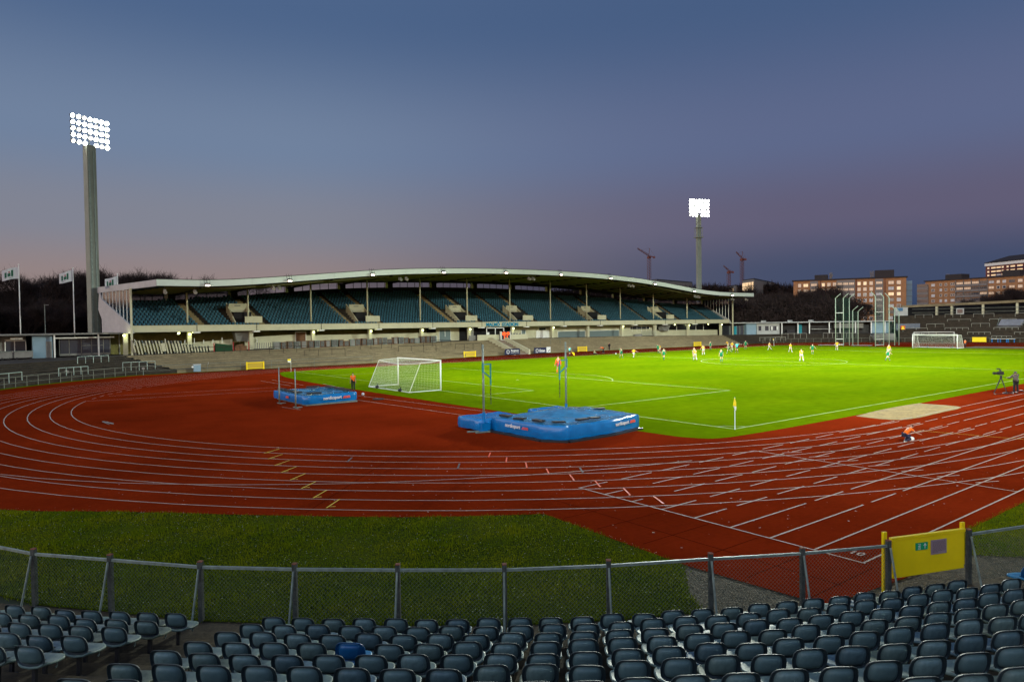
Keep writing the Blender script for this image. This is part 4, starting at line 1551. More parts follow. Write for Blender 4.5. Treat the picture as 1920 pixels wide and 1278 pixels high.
# ================================================================== FLOODLIGHT MASTS
def mast(x, y, label, deg, wide, sc_=0.82, sr=0.907, zc=34.4):
    o = wthing('floodlight_mast', label, 'floodlight', (x, y, 0), 'floodlight masts at the corners of the pitch')
    u = Vector((math.cos(R(deg)), math.sin(R(deg)), 0))      # along the lamp rows
    n = Vector((u.y, -u.x, 0))
    if n.dot(Vector((53.8 - x, 31 - y, 0))) < 0:
        n = -n
    b = Vector((x, y, 0))
    ang = math.atan2(u.y, u.x)
    mb = MB()
    mb.box(b + Vector((0, 0, zc / 2 - 1)), (wide, wide * .85, zc - 2), ang)
    mb.build('pole', m_mast, o)
    mb = MB()
    mb.box(b + Vector((0, 0, 15.9)) + n * (wide * .43 + .04) + u * wide * .18, (.16, .1, 31.6), ang)
    mb.box(b + Vector((0, 0, 15.9)) + n * (wide * .43 + .05) - u * wide * .32, (.22, .06, 31.6), ang)
    mb.build('cable_ladder', m_steel, o)
    mb = MB()
    mb.box(b + Vector((0, 0, 28.4)), (wide + .9, wide + .8, .22), ang); mb.box(b + Vector((0, 0, 31.0)), (wide + .7, wide + .6, .12), ang)
    for s1 in (-1, 1):
        for s2 in (-1, 1):
            c = b + u * s1 * (wide / 2 + .2) + n * s2 * (wide / 2 + .15)
            mb.tube(c + Vector((0, 0, 28.4)), c + Vector((0, 0, 31.0)), .07, 4)
    if x > 100:
        mb.build('platform', m_mast, o)
    fr = MB()
    for r in range(5):
        z = zc - .12 + (r - 2) * sr
        fr.bar(b - u * 3.1 * sc_ + Vector((0, 0, z)), b + u * 3.1 * sc_ + Vector((0, 0, z)), .12, .14)
    for k in range(5):
        c = b + u * (-3.05 + k * 1.525) * sc_
        fr.bar(c + Vector((0, 0, zc - 2.3 * sr)), c + Vector((0, 0, zc + 2.2 * sr)), .1, .1, (0, 1, 0))
    fr.build('lamp_frame', m_mast, o)
    for r in range(5):
        for k in range(7):
            if r == 0 and k == 3:
                continue
            c = b + u * (-3.0 + k * 1.0) * sc_ + Vector((0, 0, zc + (r - 2) * sr)) + n * .25
            aim = (n + Vector((0, 0, -.42)) + u * ((k - 3) * -.10)).normalized()
            mb = MB()
            mb.tube(c - aim * .28, c + aim * .16, .15, 8, .33)
            l = mb.build('lamp', m_blackp, o)
            mb = MB()
            mb.tube(c + aim * .165, c + aim * .20, .30 if x < 100 else .37, 10)
            mb.build('lamp_glass', m_lampon if (r * 7 + k) % 5 else m_lampon2, l)
    return o


m_mast = M('mast_paint', (0.20, 0.22, 0.175), 0.6, 0.1, .5)
mast(-17.4, 97.0, 'tall grey floodlight mast at the left end of the grandstand, nearer one', 23, 1.28)
mast(124.6, 97.0, 'thinner far floodlight mast with a platform rising behind the right end of the grandstand', -20, 1.1, .92, .98, 36.4)
mast(-17.0, -36.0, 'floodlight mast on the near side of the pitch behind the seats', -35, 1.3)
mast(124.6, -36.0, 'floodlight mast at the far end of the near side of the pitch', 35, 1.3)

# ================================================================== FLAGS, LEFT PAVILION
m_flag = M('flag_cloth', (0.50, 0.50, 0.52), 0.8)
m_fg = M('flag_green', (0.02, 0.10, 0.06), 0.8)
m_fr = M('flag_red', (0.30, 0.03, 0.02), 0.8)
for i, (x, zt_, lab) in enumerate(((-26.4, 14.2, 'white club flag on a white pole at the far left edge of the picture'), (-20.3, 14.0, 'white club flag on a pole just left of the near floodlight mast'), (-14.9, 13.35, 'white club flag flying above the left end of the grandstand roof'))):
    o = wthing('flagpole', lab, 'flag', (x, 92, 1.9), 'flags left of the grandstand')
    mb = MB(); mb.tube((x, 92, 1.9), (x, 92, zt_), .085, 8, .05); mb.tube((x, 92, zt_), (x, 92, zt_ + .14), .09, 6); mb.build('pole', m_white, o, smooth=True)
    mb = MB()
    rows = []
    ph = i * 1.3

    def fp(t, v):
        sag = 0.55 * t ** 1.2
        return (x - .07 - t * (2.0 if i else 2.25) * .78, 92 + .14 * math.sin(t * 7 + ph) - t * .25, zt_ - .25 - v * 1.55 * (1 - .12 * t) - sag + .05 * math.sin(t * 5 + ph))
    for a in range(11):
        rows.append([fp(a / 10, v / 5) for v in range(6)])
    rows += [[(p[0], p[1] + .015, p[2]) for p in r_] for r_ in rows[::-1]]
    mb.loft(rows)
    fl = mb.build('flag', m_flag, o, smooth=True)

    def patch(t0, t1, v0, v1, m, nm):
        mb = MB()
        mb.loft([[tuple(Vector(fp(t, v)) + Vector((0, -.02, 0))) for v in (v0, (v0 + v1) / 2, v1)] for t in (t0, (t0 + t1) / 2, t1)])
        mb.build(nm, m, fl)
    patch(.72, .84, .28, .76, m_fg, 'green_emblem'); patch(.30, .44, .20, .76, m_fg, 'green_emblem')
    patch(.48, .66, .42, .72, m_fg, 'green_emblem'); patch(.52, .60, .24, .40, m_fr, 'red_emblem'); patch(.30, .82, .84, .87, m_fg, 'green_line')

pav = wthing('low_pavilion', 'low flat roofed pavilion with a pale blue kiosk left of the grandstand', 'pavilion', (-24, 88.5, 1.8))
zp = 1.85
mb = MB(); mb.bb(-48, -15.3, 87.4, 95, 4.88, 5.06); mb.build('roof', m_roof, pav)
mb = MB(); mb.bb(-48, -15.3, 87.3, 87.4, 4.84, 5.05); mb.build('roof_edge', m_greyp, pav)
mb = MB(); mb.bb(-48, -15.3, 94.5, 94.7, zp, 4.88); mb.build('rear_wall', m_black, pav)
mb = MB(); mb.bb(-22.8, -16.0, 88.2, 88.35, 4.35, 4.5); mb.build('light_beam', m_white, pav)
k_ = MB(); k_.bb(-25.3, -23.15, 88.2, 90.6, zp, 4.82); kk = k_.build('kiosk', m_bluegrey, pav)
for zz_ in np.arange(2.1, 4.8, .22):
    mb = MB(); mb.bb(-25.31, -23.14, 88.17, 88.199, zz_, zz_ + .19); mb.build('cladding_board', m_bluegrey, kk)
mb = MB(); mb.bb(-23.85, -23.22, 88.12, 88.165, zp, 4.0); mb.build('door', m_greyp, kk)
for x in (-22.95, -17.95, -29.0):
    mb = MB(); mb.bb(x - .09, x + .09, 87.5, 87.7, zp, 4.85); mb.build('post', m_white, pav)
fr = MB()
for x in (-22.3, -21.2, -19.8, -18.6, -17.2, -16.4):
    fr.bb(x - .04, x + .04, 89.2, 89.3, zp + .2, 4.3)
fr.bb(-22.3, -16.4, 89.2, 89.3, 4.25, 4.35); fr.bb(-22.3, -16.4, 89.2, 89.3, 2.0, 2.3); fr.bb(-19.8, -17.2, 89.2, 89.3, 3.3, 3.36)
fr.build('glazing_frame', m_greyp, pav)
for x0, x1 in ((-22.2, -21.25), (-21.15, -19.85), (-19.75, -18.65), (-18.55, -17.25), (-17.15, -16.45)):
    mb = MB(); mb.bb(x0, x1, 89.24, 89.26, 2.3, 4.25); mb.build('pane', m_glass, pav)
mb = MB(); mb.bb(-21.6, -21.2, 89.5, 89.6, 2.1, 3.4); mb.build('blue_door', m_teal, pav)
# service window kiosk further left
mb = MB(); mb.bb(-40, -25.9, 90.2, 90.4, zp, 4.8); sw = mb.build('counter_wall', m_greyp, pav)
mb = MB(); mb.bb(-28.1, -26.0, 90.05, 90.19, 2.8, 4.1); w_ = mb.build('service_window', m_glass, sw)
mb = MB()
for a, b, c_, e in ((-28.2, -28.08, 2.7, 4.3), (-27.2, -27.1, 2.8, 4.1), (-26.0, -25.9, 2.7, 4.3), (-28.2, -25.9, 4.1, 4.35), (-28.2, -25.9, 2.7, 2.8)):
    mb.bb(a, b, 89.98, 90.04, c_, e)
mb.build('window_frame', m_white, w_)
mb = MB(); mb.bb(-27.6, -26.3, 88.8, 89.6, 4.35, 4.6); mb.build('awning_light', m_white, pav)
for x0 in (-28.8, -31.6, -26.9):
    if x0 == -26.9:
        x0, x1 = -27.3, -25.35
    else:
        x1 = x0 + 1.3
    ct = wthing('grey_container', 'grey mobile bin cart parked in front of the left pavilion, %s' % {-28.8: 'middle one', -31.6: 'outermost one', -27.3: 'one beside the blue kiosk'}[x0], 'cart', (x0, 86.8, zp))
    mb = MB(); mb.bb(x0, x1, 86.3, 87.2, zp + .2, zp + .98); mb.build('body', m_greyp, ct)
    mb = MB(); mb.bb(x0 - .04, x1 + .04, 86.25, 87.25, zp + .98, zp + 1.04); mb.build('lid', m_steel, ct)
    for xx in (x0 + .25, x1 - .25):
        mb = MB(); mb.tube((xx, 86.3, zp + .12), (xx, 86.5, zp + .12), .12, 8); mb.build('wheel', m_blackp, ct)
lampw = wthing('street_lamp', 'small lit lamp among the dark trees behind the left pavilion', 'lamp', (-22.9, 106, 1.9))
mb = MB(); mb.tube((-22.9, 106, 1.9), (-22.9, 106, 9.3), .06, 6); mb.build('pole', m_steel, lampw)
mb = MB(); mb.box((-22.7, 105.8, 9.35), (.62, .3, .12)); mb.build('lamp_head', m_palerail, lampw)

# right pavilion following the far bend
m_pw = M('pale_wall', (0.38, 0.40, 0.38), 0.8, .1, 1)
pr = wthing('curved_pavilion', 'low curved pavilion with posts and kiosks right of the grandstand', 'pavilion', (130, 78, 1.95))
fpt = lambda r, a, z: (FC[0] + r * math.cos(R(a)), FC[1] + r * math.sin(R(a)), z)
ANG = [68 - i * 2 for i in range(21)]
mb = MB()
mb.loft([[fpt(59.2, a, 5.05) for a in ANG], [fpt(66, a, 5.05) for a in ANG]]); mb.loft([[fpt(59.2, a, 4.86) for a in ANG], [fpt(66, a, 4.86) for a in ANG]])
mb.build('roof', m_roof, pr)
mb = MB(); mb.loft([[fpt(59.15, a, 4.85) for a in ANG], [fpt(59.15, a, 5.1) for a in ANG], [fpt(59.25, a, 5.1) for a in ANG]]); mb.build('roof_edge', m_pw, pr)
mb = MB(); mb.loft([[fpt(64, a, 1.95) for a in ANG], [fpt(64, a, 4.88) for a in ANG]]); mb.build('rear_wall', m_blackp, pr)


def rbox(a0, a1, r0, r1, z0, z1, name, m, par):
    mb = MB()
    n = max(1, int(abs(a1 - a0) / 1.2))
    aa = [a0 + (a1 - a0) * i / n for i in range(n + 1)]
    mb.loft([[fpt(r1, a, z0) for a in aa], [fpt(r0, a, z0) for a in aa], [fpt(r0, a, z1) for a in aa], [fpt(r1, a, z1) for a in aa], [fpt(r1, a, z0) for a in aa]])
    for a in (a0, a1):
        mb.add([fpt(r0, a, z0), fpt(r1, a, z0), fpt(r1, a, z1), fpt(r0, a, z1)], [(0, 1, 2, 3)])
    return mb.build(name, m, par)


rbox(67.4, 63.2, 60.6, 63.5, 1.95, 4.3, 'glazed_front', m_glass, pr)
for a in (67.2, 66.3, 65.4, 64.5, 63.4):
    rbox(a, a - .12, 60.4, 60.6, 1.95, 4.3, 'mullion', m_steel, pr)
rbox(66.0, 65.4, 60.38, 60.5, 2.0, 4.1, 'blue_door', m_teal, pr)
rbox(62.8, 60.2, 60.2, 63.5, 1.95, 4.85, 'blue_kiosk', m_bluegrey, pr)
ww = rbox(60.0, 54.2, 60.3, 63.5, 1.95, 4.7, 'white_kiosk', m_pw, pr)
for a in (59.6, 57.9, 56.6, 55.6):
    rbox(a, a - (.9 if a < 59 else .7), 60.2, 60.29, 2.9, 4.1, 'window', m_glass, ww)
rbox(56.4, 56.0, 60.1, 60.19, 3.0, 4.0, 'menu_board', m_white, ww); rbox(55.0, 54.7, 60.1, 60.19, 3.0, 4.0, 'menu_board', m_white, ww)
for a in (54.0, 50.0, 47.2, 42.5, 40.0, 36.5, 33.0, 30.0):
    rbox(a, a - .22, 59.5, 59.8, 1.95, 4.86, 'post', m_white, pr)
rbox(49.0, 47.9, 62.8, 62.9, 1.95, 4.4, 'teal_door', m_teal, pr)
rbox(46.0, 41.5, 61.5, 63, 3.0, 3.15, 'pale_handrail', m_pw, pr)
rbox(41.0, 34.5, 60.5, 61.5, 3.3, 4.5, 'tarpaulin_screen', m_greyp, pr)
rbox(32.6, 29.0, 60.5, 62, 1.95, 4.6, 'blue_door_bay', m_bluegrey, pr)
rbox(52.5, 50.6, 59.8, 61.2, 1.95, 3.0, 'covered_machine', m_blackp, pr)
mb = MB()
for a in (57.5, 46.0, 51.0):
    mb.box(fpt(62, a, 5.3), (.9, .9, .5))
mb.build('roof_vent', m_pw, pr)

# ================================================================== CRUSH BARRIERS
BAR = 'crush barriers on the standing terraces'


def crush(cx, cy, z, ang, ln, nposts, label, h=1.12, m=None, rad=.036):
    o = thing('crush_barrier', label, 'crush barrier', (cx, cy, z), ang, BAR)
    mb = MB(); mb.tube((-ln / 2, 0, h), (ln / 2, 0, h), rad, 6); mb.build('rail', m or m_steeld, o)
    for k in range(nposts):
        x = -ln / 2 + ln * k / (nposts - 1)
        mb = MB(); mb.tube((x, 0, -.1), (x, 0, h), rad, 6); mb.build('leg', m or m_steeld, o)
    return o


m_palesteel = M('pale_barrier_paint', (0.36, 0.46, 0.40), 0.6, 0.15, 3)


def lbar(x0, x1, y0, y1, z, n, lab):
    crush((x0 + x1) / 2, (y0 + y1) / 2, z, math.atan2(y1 - y0, x1 - x0), math.hypot(x1 - x0, y1 - y0), n, lab, m=m_palesteel)


lbar(-29.4, -27.25, 60.9, 63.5, 0.22, 3, 'pale crush barrier low on the terrace at the far left edge of the picture')
lbar(-23.9, -21.0, 67.6, 69.6, 0.25, 5, 'pale crush barrier below the blue kiosk, standing low on the left terrace')
lbar(-21.5, -18.1, 75.2, 76.8, 1.16, 5, 'pale crush barrier highest on the left terrace near the floodlight mast')
lbar(-17.2, -13.7, 72.3, 72.5, 0.40, 5, 'pale crush barrier at the bottom of the terrace below the leaning panels')
gi = 0
for (x, y, ln) in ((-4.5, 81.0, 6.5), (5.5, 79.6, 6.0), (9.6, 76.4, 6.2), (19.5, 79.8, 5.5), (25.8, 77.6, 7.0), (31.5, 80.8, 5.5), (36.5, 78.6, 5.5)):
    gi += 1
    zb = float(np.interp(y, [np.interp(x, [p[0] for p in BASE_STR], [p[1] for p in BASE_STR]), 83.5], [0.25, zt(x)]))
    crush(x, y, zb, 0, ln, 4, 'dark crush barrier on the concrete steps below the crates, %s from the left' % ordinal(gi), m=m_concd)
crush(57.2, 79.4, 1.35, 0, 7.4, 4, 'crush barrier with tall posts on the steps right of the central stair')
m_farbar = M('far_barrier_paint', (0.26, 0.26, 0.21), 0.6)
FB = [  # radius, z, [(a0, a1, posts)]
    (62, 5.35, [(23.5, 20.0, 3), (17.6, 14.6, 3), (12.2, 8.4, 3), (4.6, 0.0, 3), (-2, -8, 4)]),
    (59, 4.05, [(17.0, 12.4, 3), (8.8, 3.8, 4), (1, -5, 4)]),
    (56, 3.05, [(21.2, 17.5, 3), (11.9, 8.3, 3), (2.2, -4, 4)]),
    (53.5, 2.1, [(17.2, 12.2, 5), (7.0, 2.1, 5), (-1, -7, 5), (26.0, 21.0, 3)]),
    (51, 1.1, [(12.1, 7.2, 5), (2.2, -2.5, 5), (24.0, 19.0, 4), (46.5, 38.0, 8), (58, 51, 5)]),
    (49, 0.3, [(6.5, 2.2, 5), (35, 29, 5), (66, 58, 6), (20, 15, 4)])]
for ri, (r, z, L_) in enumerate(FB):
    for a0, a1, n in L_:
        am = (a0 + a1) / 2
        ln = 2 * r * math.sin(R(abs(a0 - a1) / 2))
        row = ['top', 'second highest', 'third highest', 'middle', 'second lowest', 'lowest'][ri]
        if am > 28:
            place = 'below the curved pavilion'
        elif am > 18:
            place = 'by the stairwell'
        elif am > 12.9:
            place = 'above the left half of the far goal'
        elif am > 8:
            place = 'above the right end of the far goal'
        elif am > 3:
            place = 'above the white benches'
        elif am > -1:
            place = 'near the right picture edge'
        else:
            place = 'beyond the benches at the extreme right'
        crush(*fpt(r, am, z), R(am + 90), ln, n, ('far terrace barrier, %s row, %s' % (row, place)) + (', farther left' if am > 43 else ''), m=m_farbar, rad=.05)

# perimeter rail round the bends
pf = wthing('perimeter_rail', 'low galvanised rail fence with mesh round the left bend in front of the terrace', 'fence', (-20, 70, 0))
P = [(x, y) for x, y in arc(BC, 47.75, 196, 121, 44)] + [(-8, 71.1), (-4, 71.1), (0, 71.2), (6, 71.5), (15, 72.0)]
for i, (x, y) in enumerate(P):
    mb = MB(); mb.tube((x, y, 0), (x, y, 1.02), .03, 5); mb.build('post', m_steeld, pf)
    if i:
        mb = MB(); mb.tube((*P[i - 1], 1.02), (x, y, 1.02), .028, 5); mb.build('rail', m_steeld, pf)
        mb = MB(); mb.tube((*P[i - 1], .45), (x, y, .45), .02, 4); mb.build('lower_rail', m_steeld, pf)
pf2 = wthing('perimeter_rail', 'low grey rail fence round the far bend behind the far goal', 'fence', (146, 40, 0))
P = [fpt(47.8, 66 - i * 2.2, 0)[:2] for i in range(46)]
for i, (x, y) in enumerate(P):
    mb = MB(); mb.tube((x, y, 0), (x, y, 1.0), .035, 4); mb.build('post', m_steeld, pf2)
    if i:
        mb = MB(); mb.tube((*P[i - 1], 1.0), (x, y, 1.0), .03, 4); mb.build('rail', m_steeld, pf2)
for (x, y, nm, lab) in ((-23.0, 70.0, 'round_speaker', 'round white loudspeaker on the rail below the left terrace'), (-15.3, 70.7, 'junction_box', 'small white box on the rail fence below the leaning panels')):
    o = wthing(nm, lab, 'loudspeaker' if 'sp' in nm else 'box', (x, y, .6))
    mb = MB(); mb.tube((x, y - .15, .78), (x, y + .1, .78), .24 if 'sp' in nm else .15, 12); mb.build('face', m_palerail, o)
    mb = MB(); mb.tube((x, y, .0), (x, y, .6), .04, 6); mb.build('stand', m_steel, o)
o = wthing('electric_cabinet', 'small grey blue electric cabinet at the foot of the terrace wall', 'cabinet', (-9.3, 70.9, 0))
mb = MB(); mb.bb(-9.7, -8.9, 70.7, 71.1, 0.1, .95); mb.build('body', m_bluegrey, o)
mb = MB(); mb.bb(-9.75, -8.85, 70.65, 71.15, .95, 1.0); mb.build('lid', m_white, o)
mb = MB(); mb.tube((-9.85, 70.6, .7), (-9.85, 70.8, .7), .12, 8); mb.build('round_lamp', m_white, o)

# yellow emergency gates along the far side
yg = [(-2.2, 70.9, 2.15, 'small yellow framed gate in the wall left of the far corner flag'), (34.5, 75.3, 2.3, 'small yellow framed gate left of the central stair'), (60.7, 75.6, 2.3, 'small yellow framed gate behind the linesman'), (94.8, 74.8, 2.4, 'small yellow framed gate below the right end of the grandstand')]
for x, y, wd, lab in yg:
    o = wthing('yellow_wall_gate', lab, 'gate', (x, y, 0), 'yellow gates in the far terrace wall')
    mb = MB(); mb.bb(x - wd / 2, x + wd / 2, y + .03, y + .08, .14, .92); mb.build('panel', m_yellowd, o)
    mb = MB()
    for s_ in (-1, 1):
        mb.bb(x + s_ * wd / 2 - .09, x + s_ * wd / 2 + .09, y - .04, y + .02, 0, 1.02)
    mb.bb(x - wd / 2, x + wd / 2, y - .02, y + .02, .86, .96); mb.bb(x - wd / 2, x + wd / 2, y - .02, y + .02, .1, .18)
    mb.build('frame', m_yellow, o)
o = wthing('yellow_wall_gate', 'plain yellow board at the far terrace foot beside the orange steward', 'gate', fpt(47.4, 9.3, 0), 'yellow gates in the far terrace wall')
c = Vector(fpt(47.4, 8.9, 0)); t_ = R(8.9 + 90)
mb = MB(); mb.box(c + Vector((0, 0, .62)), (2.7, .06, 1.05), t_); mb.build('panel', m_yellow, o)
mb = MB()
for s_ in (-1.3, 1.3):
    mb.box(c + Vector((math.cos(t_) * s_, math.sin(t_) * s_, .6)), (.08, .1, 1.2), t_)
mb.build('post', m_yellowd, o)

# advertising boards
def board(name, x0, x1, y, z0, z1, lab):
    o = wthing(name, lab, 'advertising board', (x0, y, 0), 'advertising boards beside the stair')
    mb = MB(); mb.bb(x0, x1, y, y + .06, z0, z1); mb.build('panel', m_navy, o)
    mb = MB()
    for x in (x0 + .1, x1 - .1):
        mb.bar((x, y + .08, z1 - .1), (x, y + .5, 0), .05, .05, (0, 1, 0))
    mb.build('prop', m_steel, o)
    return o


m_bw = M('board_white', (0.7, 0.72, 0.7), 0.6)


def ringmark(cx, y, cz, r, m, par, n=6):
    for k in range(n):
        a0, a1 = k * 2 * PI / n + .25, (k + 1) * 2 * PI / n - .1
        mb = MB()
        A_ = [a0 + (a1 - a0) * i / 4 for i in range(5)]
        mb.loft([[(cx + rr * math.cos(a), y, cz + rr * math.sin(a)) for a in A_] for rr in (r, r * .55)])
        mb.build('logo_segment', m, par)


b1 = board('banner_board', 41.7, 45.0, 75.0, .12, 1.15, 'navy advertising board with white writing left of the stair foot')
ringmark(42.35, 74.98, .62, .36, m_bw, b1)
text('banner_text', 'Bengtsson', .42, (43.85, 74.97, .68), (R(90), 0, 0), m_bw, b1, off=.012)
text('banner_text', 'konstgräs och service', .20, (43.85, 74.97, .40), (R(90), 0, 0), m_bw, b1, off=.004)
b2 = board('banner_board', 48.3, 52.1, 75.0, .12, 1.15, 'navy and white advertising board reading Ettan right of the stair foot')
ringmark(48.95, 74.98, .60, .36, m_bw, b2)
text('banner_text', 'Ettan', .66, (50.15, 74.97, .36), (R(90), 0, 0), m_bw, b2, off=.025)
mb = MB(); mb.bb(51.15, 52.12, 74.965, 74.995, .2, 1.2); wp = mb.build('white_panel', m_bw, b2)
mb = MB(); mb.box((51.75, 74.955, .55), (.45, .012, .12), 0, 0, R(-40)); mb.build('dark_swoosh', m_darkgreen, wp)

# concrete ledge over the far terrace with posts, sign, vomitory box
lg_ = wthing('concrete_ledge', 'long weathered concrete ledge on posts above the far standing terrace', 'ledge', fpt(66, 15, 6.3))
for i in range(33):
    a0 = 26.0 - i * 2; a1 = a0 - 1.97
    zz0 = 8.35 + (26.0 - a0) * .030
    mb = MB()
    rr = []
    for (r_, z_) in ((65.8, zz0), (65.8, zz0 + .58), (69, zz0 + .58), (69, zz0)):
        rr.append([fpt(r_, a, z_ + (0.03 if a == a1 else 0) * 2) for a in (a0, a1)])
    mb.loft(rr)
    mb.build('concrete_beam', m_conc, lg_)
for a in (19.3, 16.5, 10.9, 5.0, -1, -7, -13):
    mb = MB(); mb.bar(fpt(66.3, a, 6.2), fpt(66.3, a, 8.9), .45, .5, (1, 0, 0)); mb.build('post', m_cream, lg_)
mb = MB(); mb.loft([[fpt(71, a, 6.2) for a in range(27, -41, -3)], [fpt(71, a, 8.6) for a in range(27, -41, -3)]]); mb.build('rear_wall', m_black, lg_)
mb = MB()
for a0 in range(24, -40, -3):
    for z_ in (7.0, 7.9):
        mb.tube(fpt(65.3, a0, z_), fpt(65.3, a0 - 3, z_), .05, 4)
mb.build('handrail', m_steeld, lg_)
rbox(27.6, 24.9, 63.8, 66.5, 6.3, 8.4, 'white_end_wall', m_pw, lg_)
rbox(27.0, 25.9, 63.68, 63.79, 7.5, 8.3, 'blue_sign', M('blue_sign', (0.04, 0.14, 0.26), .6), lg_)
rbox(15.6, 14.2, 64.2, 65.2, 6.4, 7.9, 'glass_booth', m_pw, lg_)
rbox(15.4, 14.4, 64.1, 64.19, 6.7, 7.7, 'booth_window', m_glass, lg_)
vm = wthing('entrance_box', 'grey translucent stair box on the right of the far terrace', 'stair box', fpt(56, 4, 3))
mb = MB()
mb.add([fpt(55.6, 6.9, 3.0), fpt(55.6, 2.3, 3.0), fpt(57.5, 1.9, 5.05), fpt(57.5, 6.3, 5.05), fpt(60, 6.9, 3.0), fpt(60, 2.3, 3.0)], [(0, 1, 2, 3), (0, 3, 4), (1, 5, 2), (3, 2, 5, 4)])
mb.build('panel_front', M('grey_sheet', (0.17, 0.18, 0.20), .5, .2, .6), vm)
mb = MB()
for a in (7.0, 2.1):
    mb.tube(fpt(55.6, a, 2.9), fpt(57.6, a - .4, 5.4), .05, 5); mb.tube(fpt(57.6, a - .4, 5.4), fpt(60, a - .4, 5.4), .05, 5)
mb.build('side_rail', m_steel, vm)
sw_ = wthing('stairwell_wall', 'dark stairwell with metal hood beside the far cages', 'stairwell', fpt(50, 31, 0))
rbox(34.0, 28.6, 49.0, 54.0, 0.1, 2.0, 'concrete_hood', m_greyp, sw_)
rbox(27.9, 22.6, 54.5, 56.5, 2.6, 4.3, 'dark_glass_screen', M('dark_blue_sheet', (0.03, 0.05, 0.09), .3), sw_)
rbox(28.1, 27.8, 50, 64, 3.0, 3.1, 'side_rail', m_steel, sw_)
o = wthing('warning_sign', 'orange and yellow triangular sign in front of the dark screen on the far terrace', 'sign', fpt(53, 26.4, 2))
c = Vector(fpt(52.8, 26.5, 3.35))
mb = MB(); mb.box(c, (.95, .06, .95), R(26.5 + 90), R(0)); mb.build('red_back', M('sign_orange', (0.55, 0.10, 0.01), .5), o)
tt = R(26.5 + 90)
ux = Vector((math.cos(tt), math.sin(tt), 0)); nx_ = Vector((-math.cos(R(26.5)), -math.sin(R(26.5)), 0))
mb = MB(); q = c + nx_ * .05
mb.add([q + ux * -.4 + Vector((0, 0, -.4)), q + ux * .4 + Vector((0, 0, -.4)), q + Vector((0, 0, .42)), q + ux * -.4 + Vector((0, 0, -.4)) - nx_ * .03, q + ux * .4 + Vector((0, 0, -.4)) - nx_ * .03, q + Vector((0, 0, .42)) - nx_ * .03], [(0, 1, 2), (5, 4, 3), (0, 3, 4, 1), (1, 4, 5, 2), (2, 5, 3, 0)]); mb.build('yellow_triangle', m_yellow, o)
mb = MB(); mb.tube(c - Vector((0, 0, 1.6)), c - Vector((0, 0, .4)), .05, 5); mb.build('post', m_steel, o)
for i, a in enumerate((5.9, 4.0, 2.3)):
    c = Vector(fpt(47.2, a - .6, 0))
    o = wthing('white_bench', 'pale topped bench on blue legs at the far terrace foot, %s' % ('nearest the yellow board', 'middle of three', 'rightmost of three')[i], 'bench', tuple(c), 'benches at the far end')
    mb = MB(); mb.box(c + Vector((0, 0, .82)), (1.5, .45, .07), R(a + 90)); mb.build('top', m_white, o)
    mb = MB()
    for s_ in (-.55, .55):
        mb.box(c + Vector((math.cos(R(a + 90)) * s_, math.sin(R(a + 90)) * s_, .4)), (.12, .3, .78), R(a + 90))
    mb.build('leg', m_blue, o)
o = wthing('white_bench', 'narrow pale table top beside the training goal', 'bench', fpt(50, 23, 0), 'benches at the far end')
c = Vector(fpt(50.5, 23.6, 0)); mb = MB(); mb.box(c + Vector((0, 0, 1.95)), (1.5, .45, .07), R(113)); mb.build('top', m_white, o)
mb = MB(); mb.box(c + Vector((0, 0, 1.3)), (1.1, .05, 1.2), R(113)); mb.build('leg', m_steeld, o)


# ================================================================== THROWING CAGES
def cage(label, posts, toward):
    o = wthing('throwing_cage', label, 'throwing cage', (posts[0][0], posts[0][1], 0), 'throwing cages at the far end')
    for (x, y, h) in posts:
        mb = MB()
        mb.tube((x, y, 0), (x, y, h), .085, 8)
        mb.tube((x, y, h), (x + .3, y + toward * .95, h + .95), .07, 8)
        mb.build('post', m_mast2, o, smooth=True)
    for (a, b) in zip(posts, posts[1:]):
        h = min(a[2], b[2])
        mb = MB()
        d = Vector((b[0] - a[0], b[1] - a[1], 0)); ln = d.length; d.normalize()
        A_ = Vector((a[0], a[1], 0))
        k = 0.0
        while k < ln:
            mb.tube(A_ + d * k + Vector((0, 0, .1)), A_ + d * k + Vector((0, 0, h)), .008, 3)
            k += .28
        z = .1
        while z < h:
            mb.tube(A_ + Vector((0, 0, z)), A_ + d * ln + Vector((0, 0, z)), .008, 3)
            z += .28
        mb.build('net', m_netg, o)
    a, b = posts[0], posts[1]
    for z in (6.9 if True else 0, 1.4, 0.25):
        mb = MB(); mb.tube((a[0], a[1], z), (b[0], b[1], z), .055, 6); mb.build('cross_bar', m_white, o)
    return o


m_mast2 = M('pale_green_post', (0.27, 0.34, 0.26), .5)
cage('left hand throwing cage, tall posts bending right, beyond the far corner of the pitch', [(111.7, 52.4, 10.0), (112.4, 51.1, 10.0), (115.9, 51.6, 10.0), (117.2, 51.5, 7.4), (118.9, 51.2, 7.2)], -1)
cage('right hand throwing cage, tall posts bending left, next to the training goal', [(112.4, 44.6, 10.1), (116.0, 44.6, 10.0), (118.0, 44.4, 9.9), (119.1, 43.8, 7.5), (120.4, 43.5, 7.0)], 1)
for x, y, lab in ((109.5, 55, 'low pale trolley at the foot of the left throwing cage'), (110.5, 48.5, 'low pale trolley at the foot of the right throwing cage')):
    o = wthing('flat_trolley', lab, 'trolley', (x, y, 0))
    mb = MB(); mb.bar((x, y, .22), (x + 1.2, y - 3.6, .22), .7, .08); mb.build('deck', m_palerail, o)
    for k in (.15, .85):
        mb = MB(); mb.box((x + 1.2 * k, y - 3.6 * k, .09), (.6, .12, .18)); mb.build('wheel', m_blackp, o)

# ================================================================== GOALS


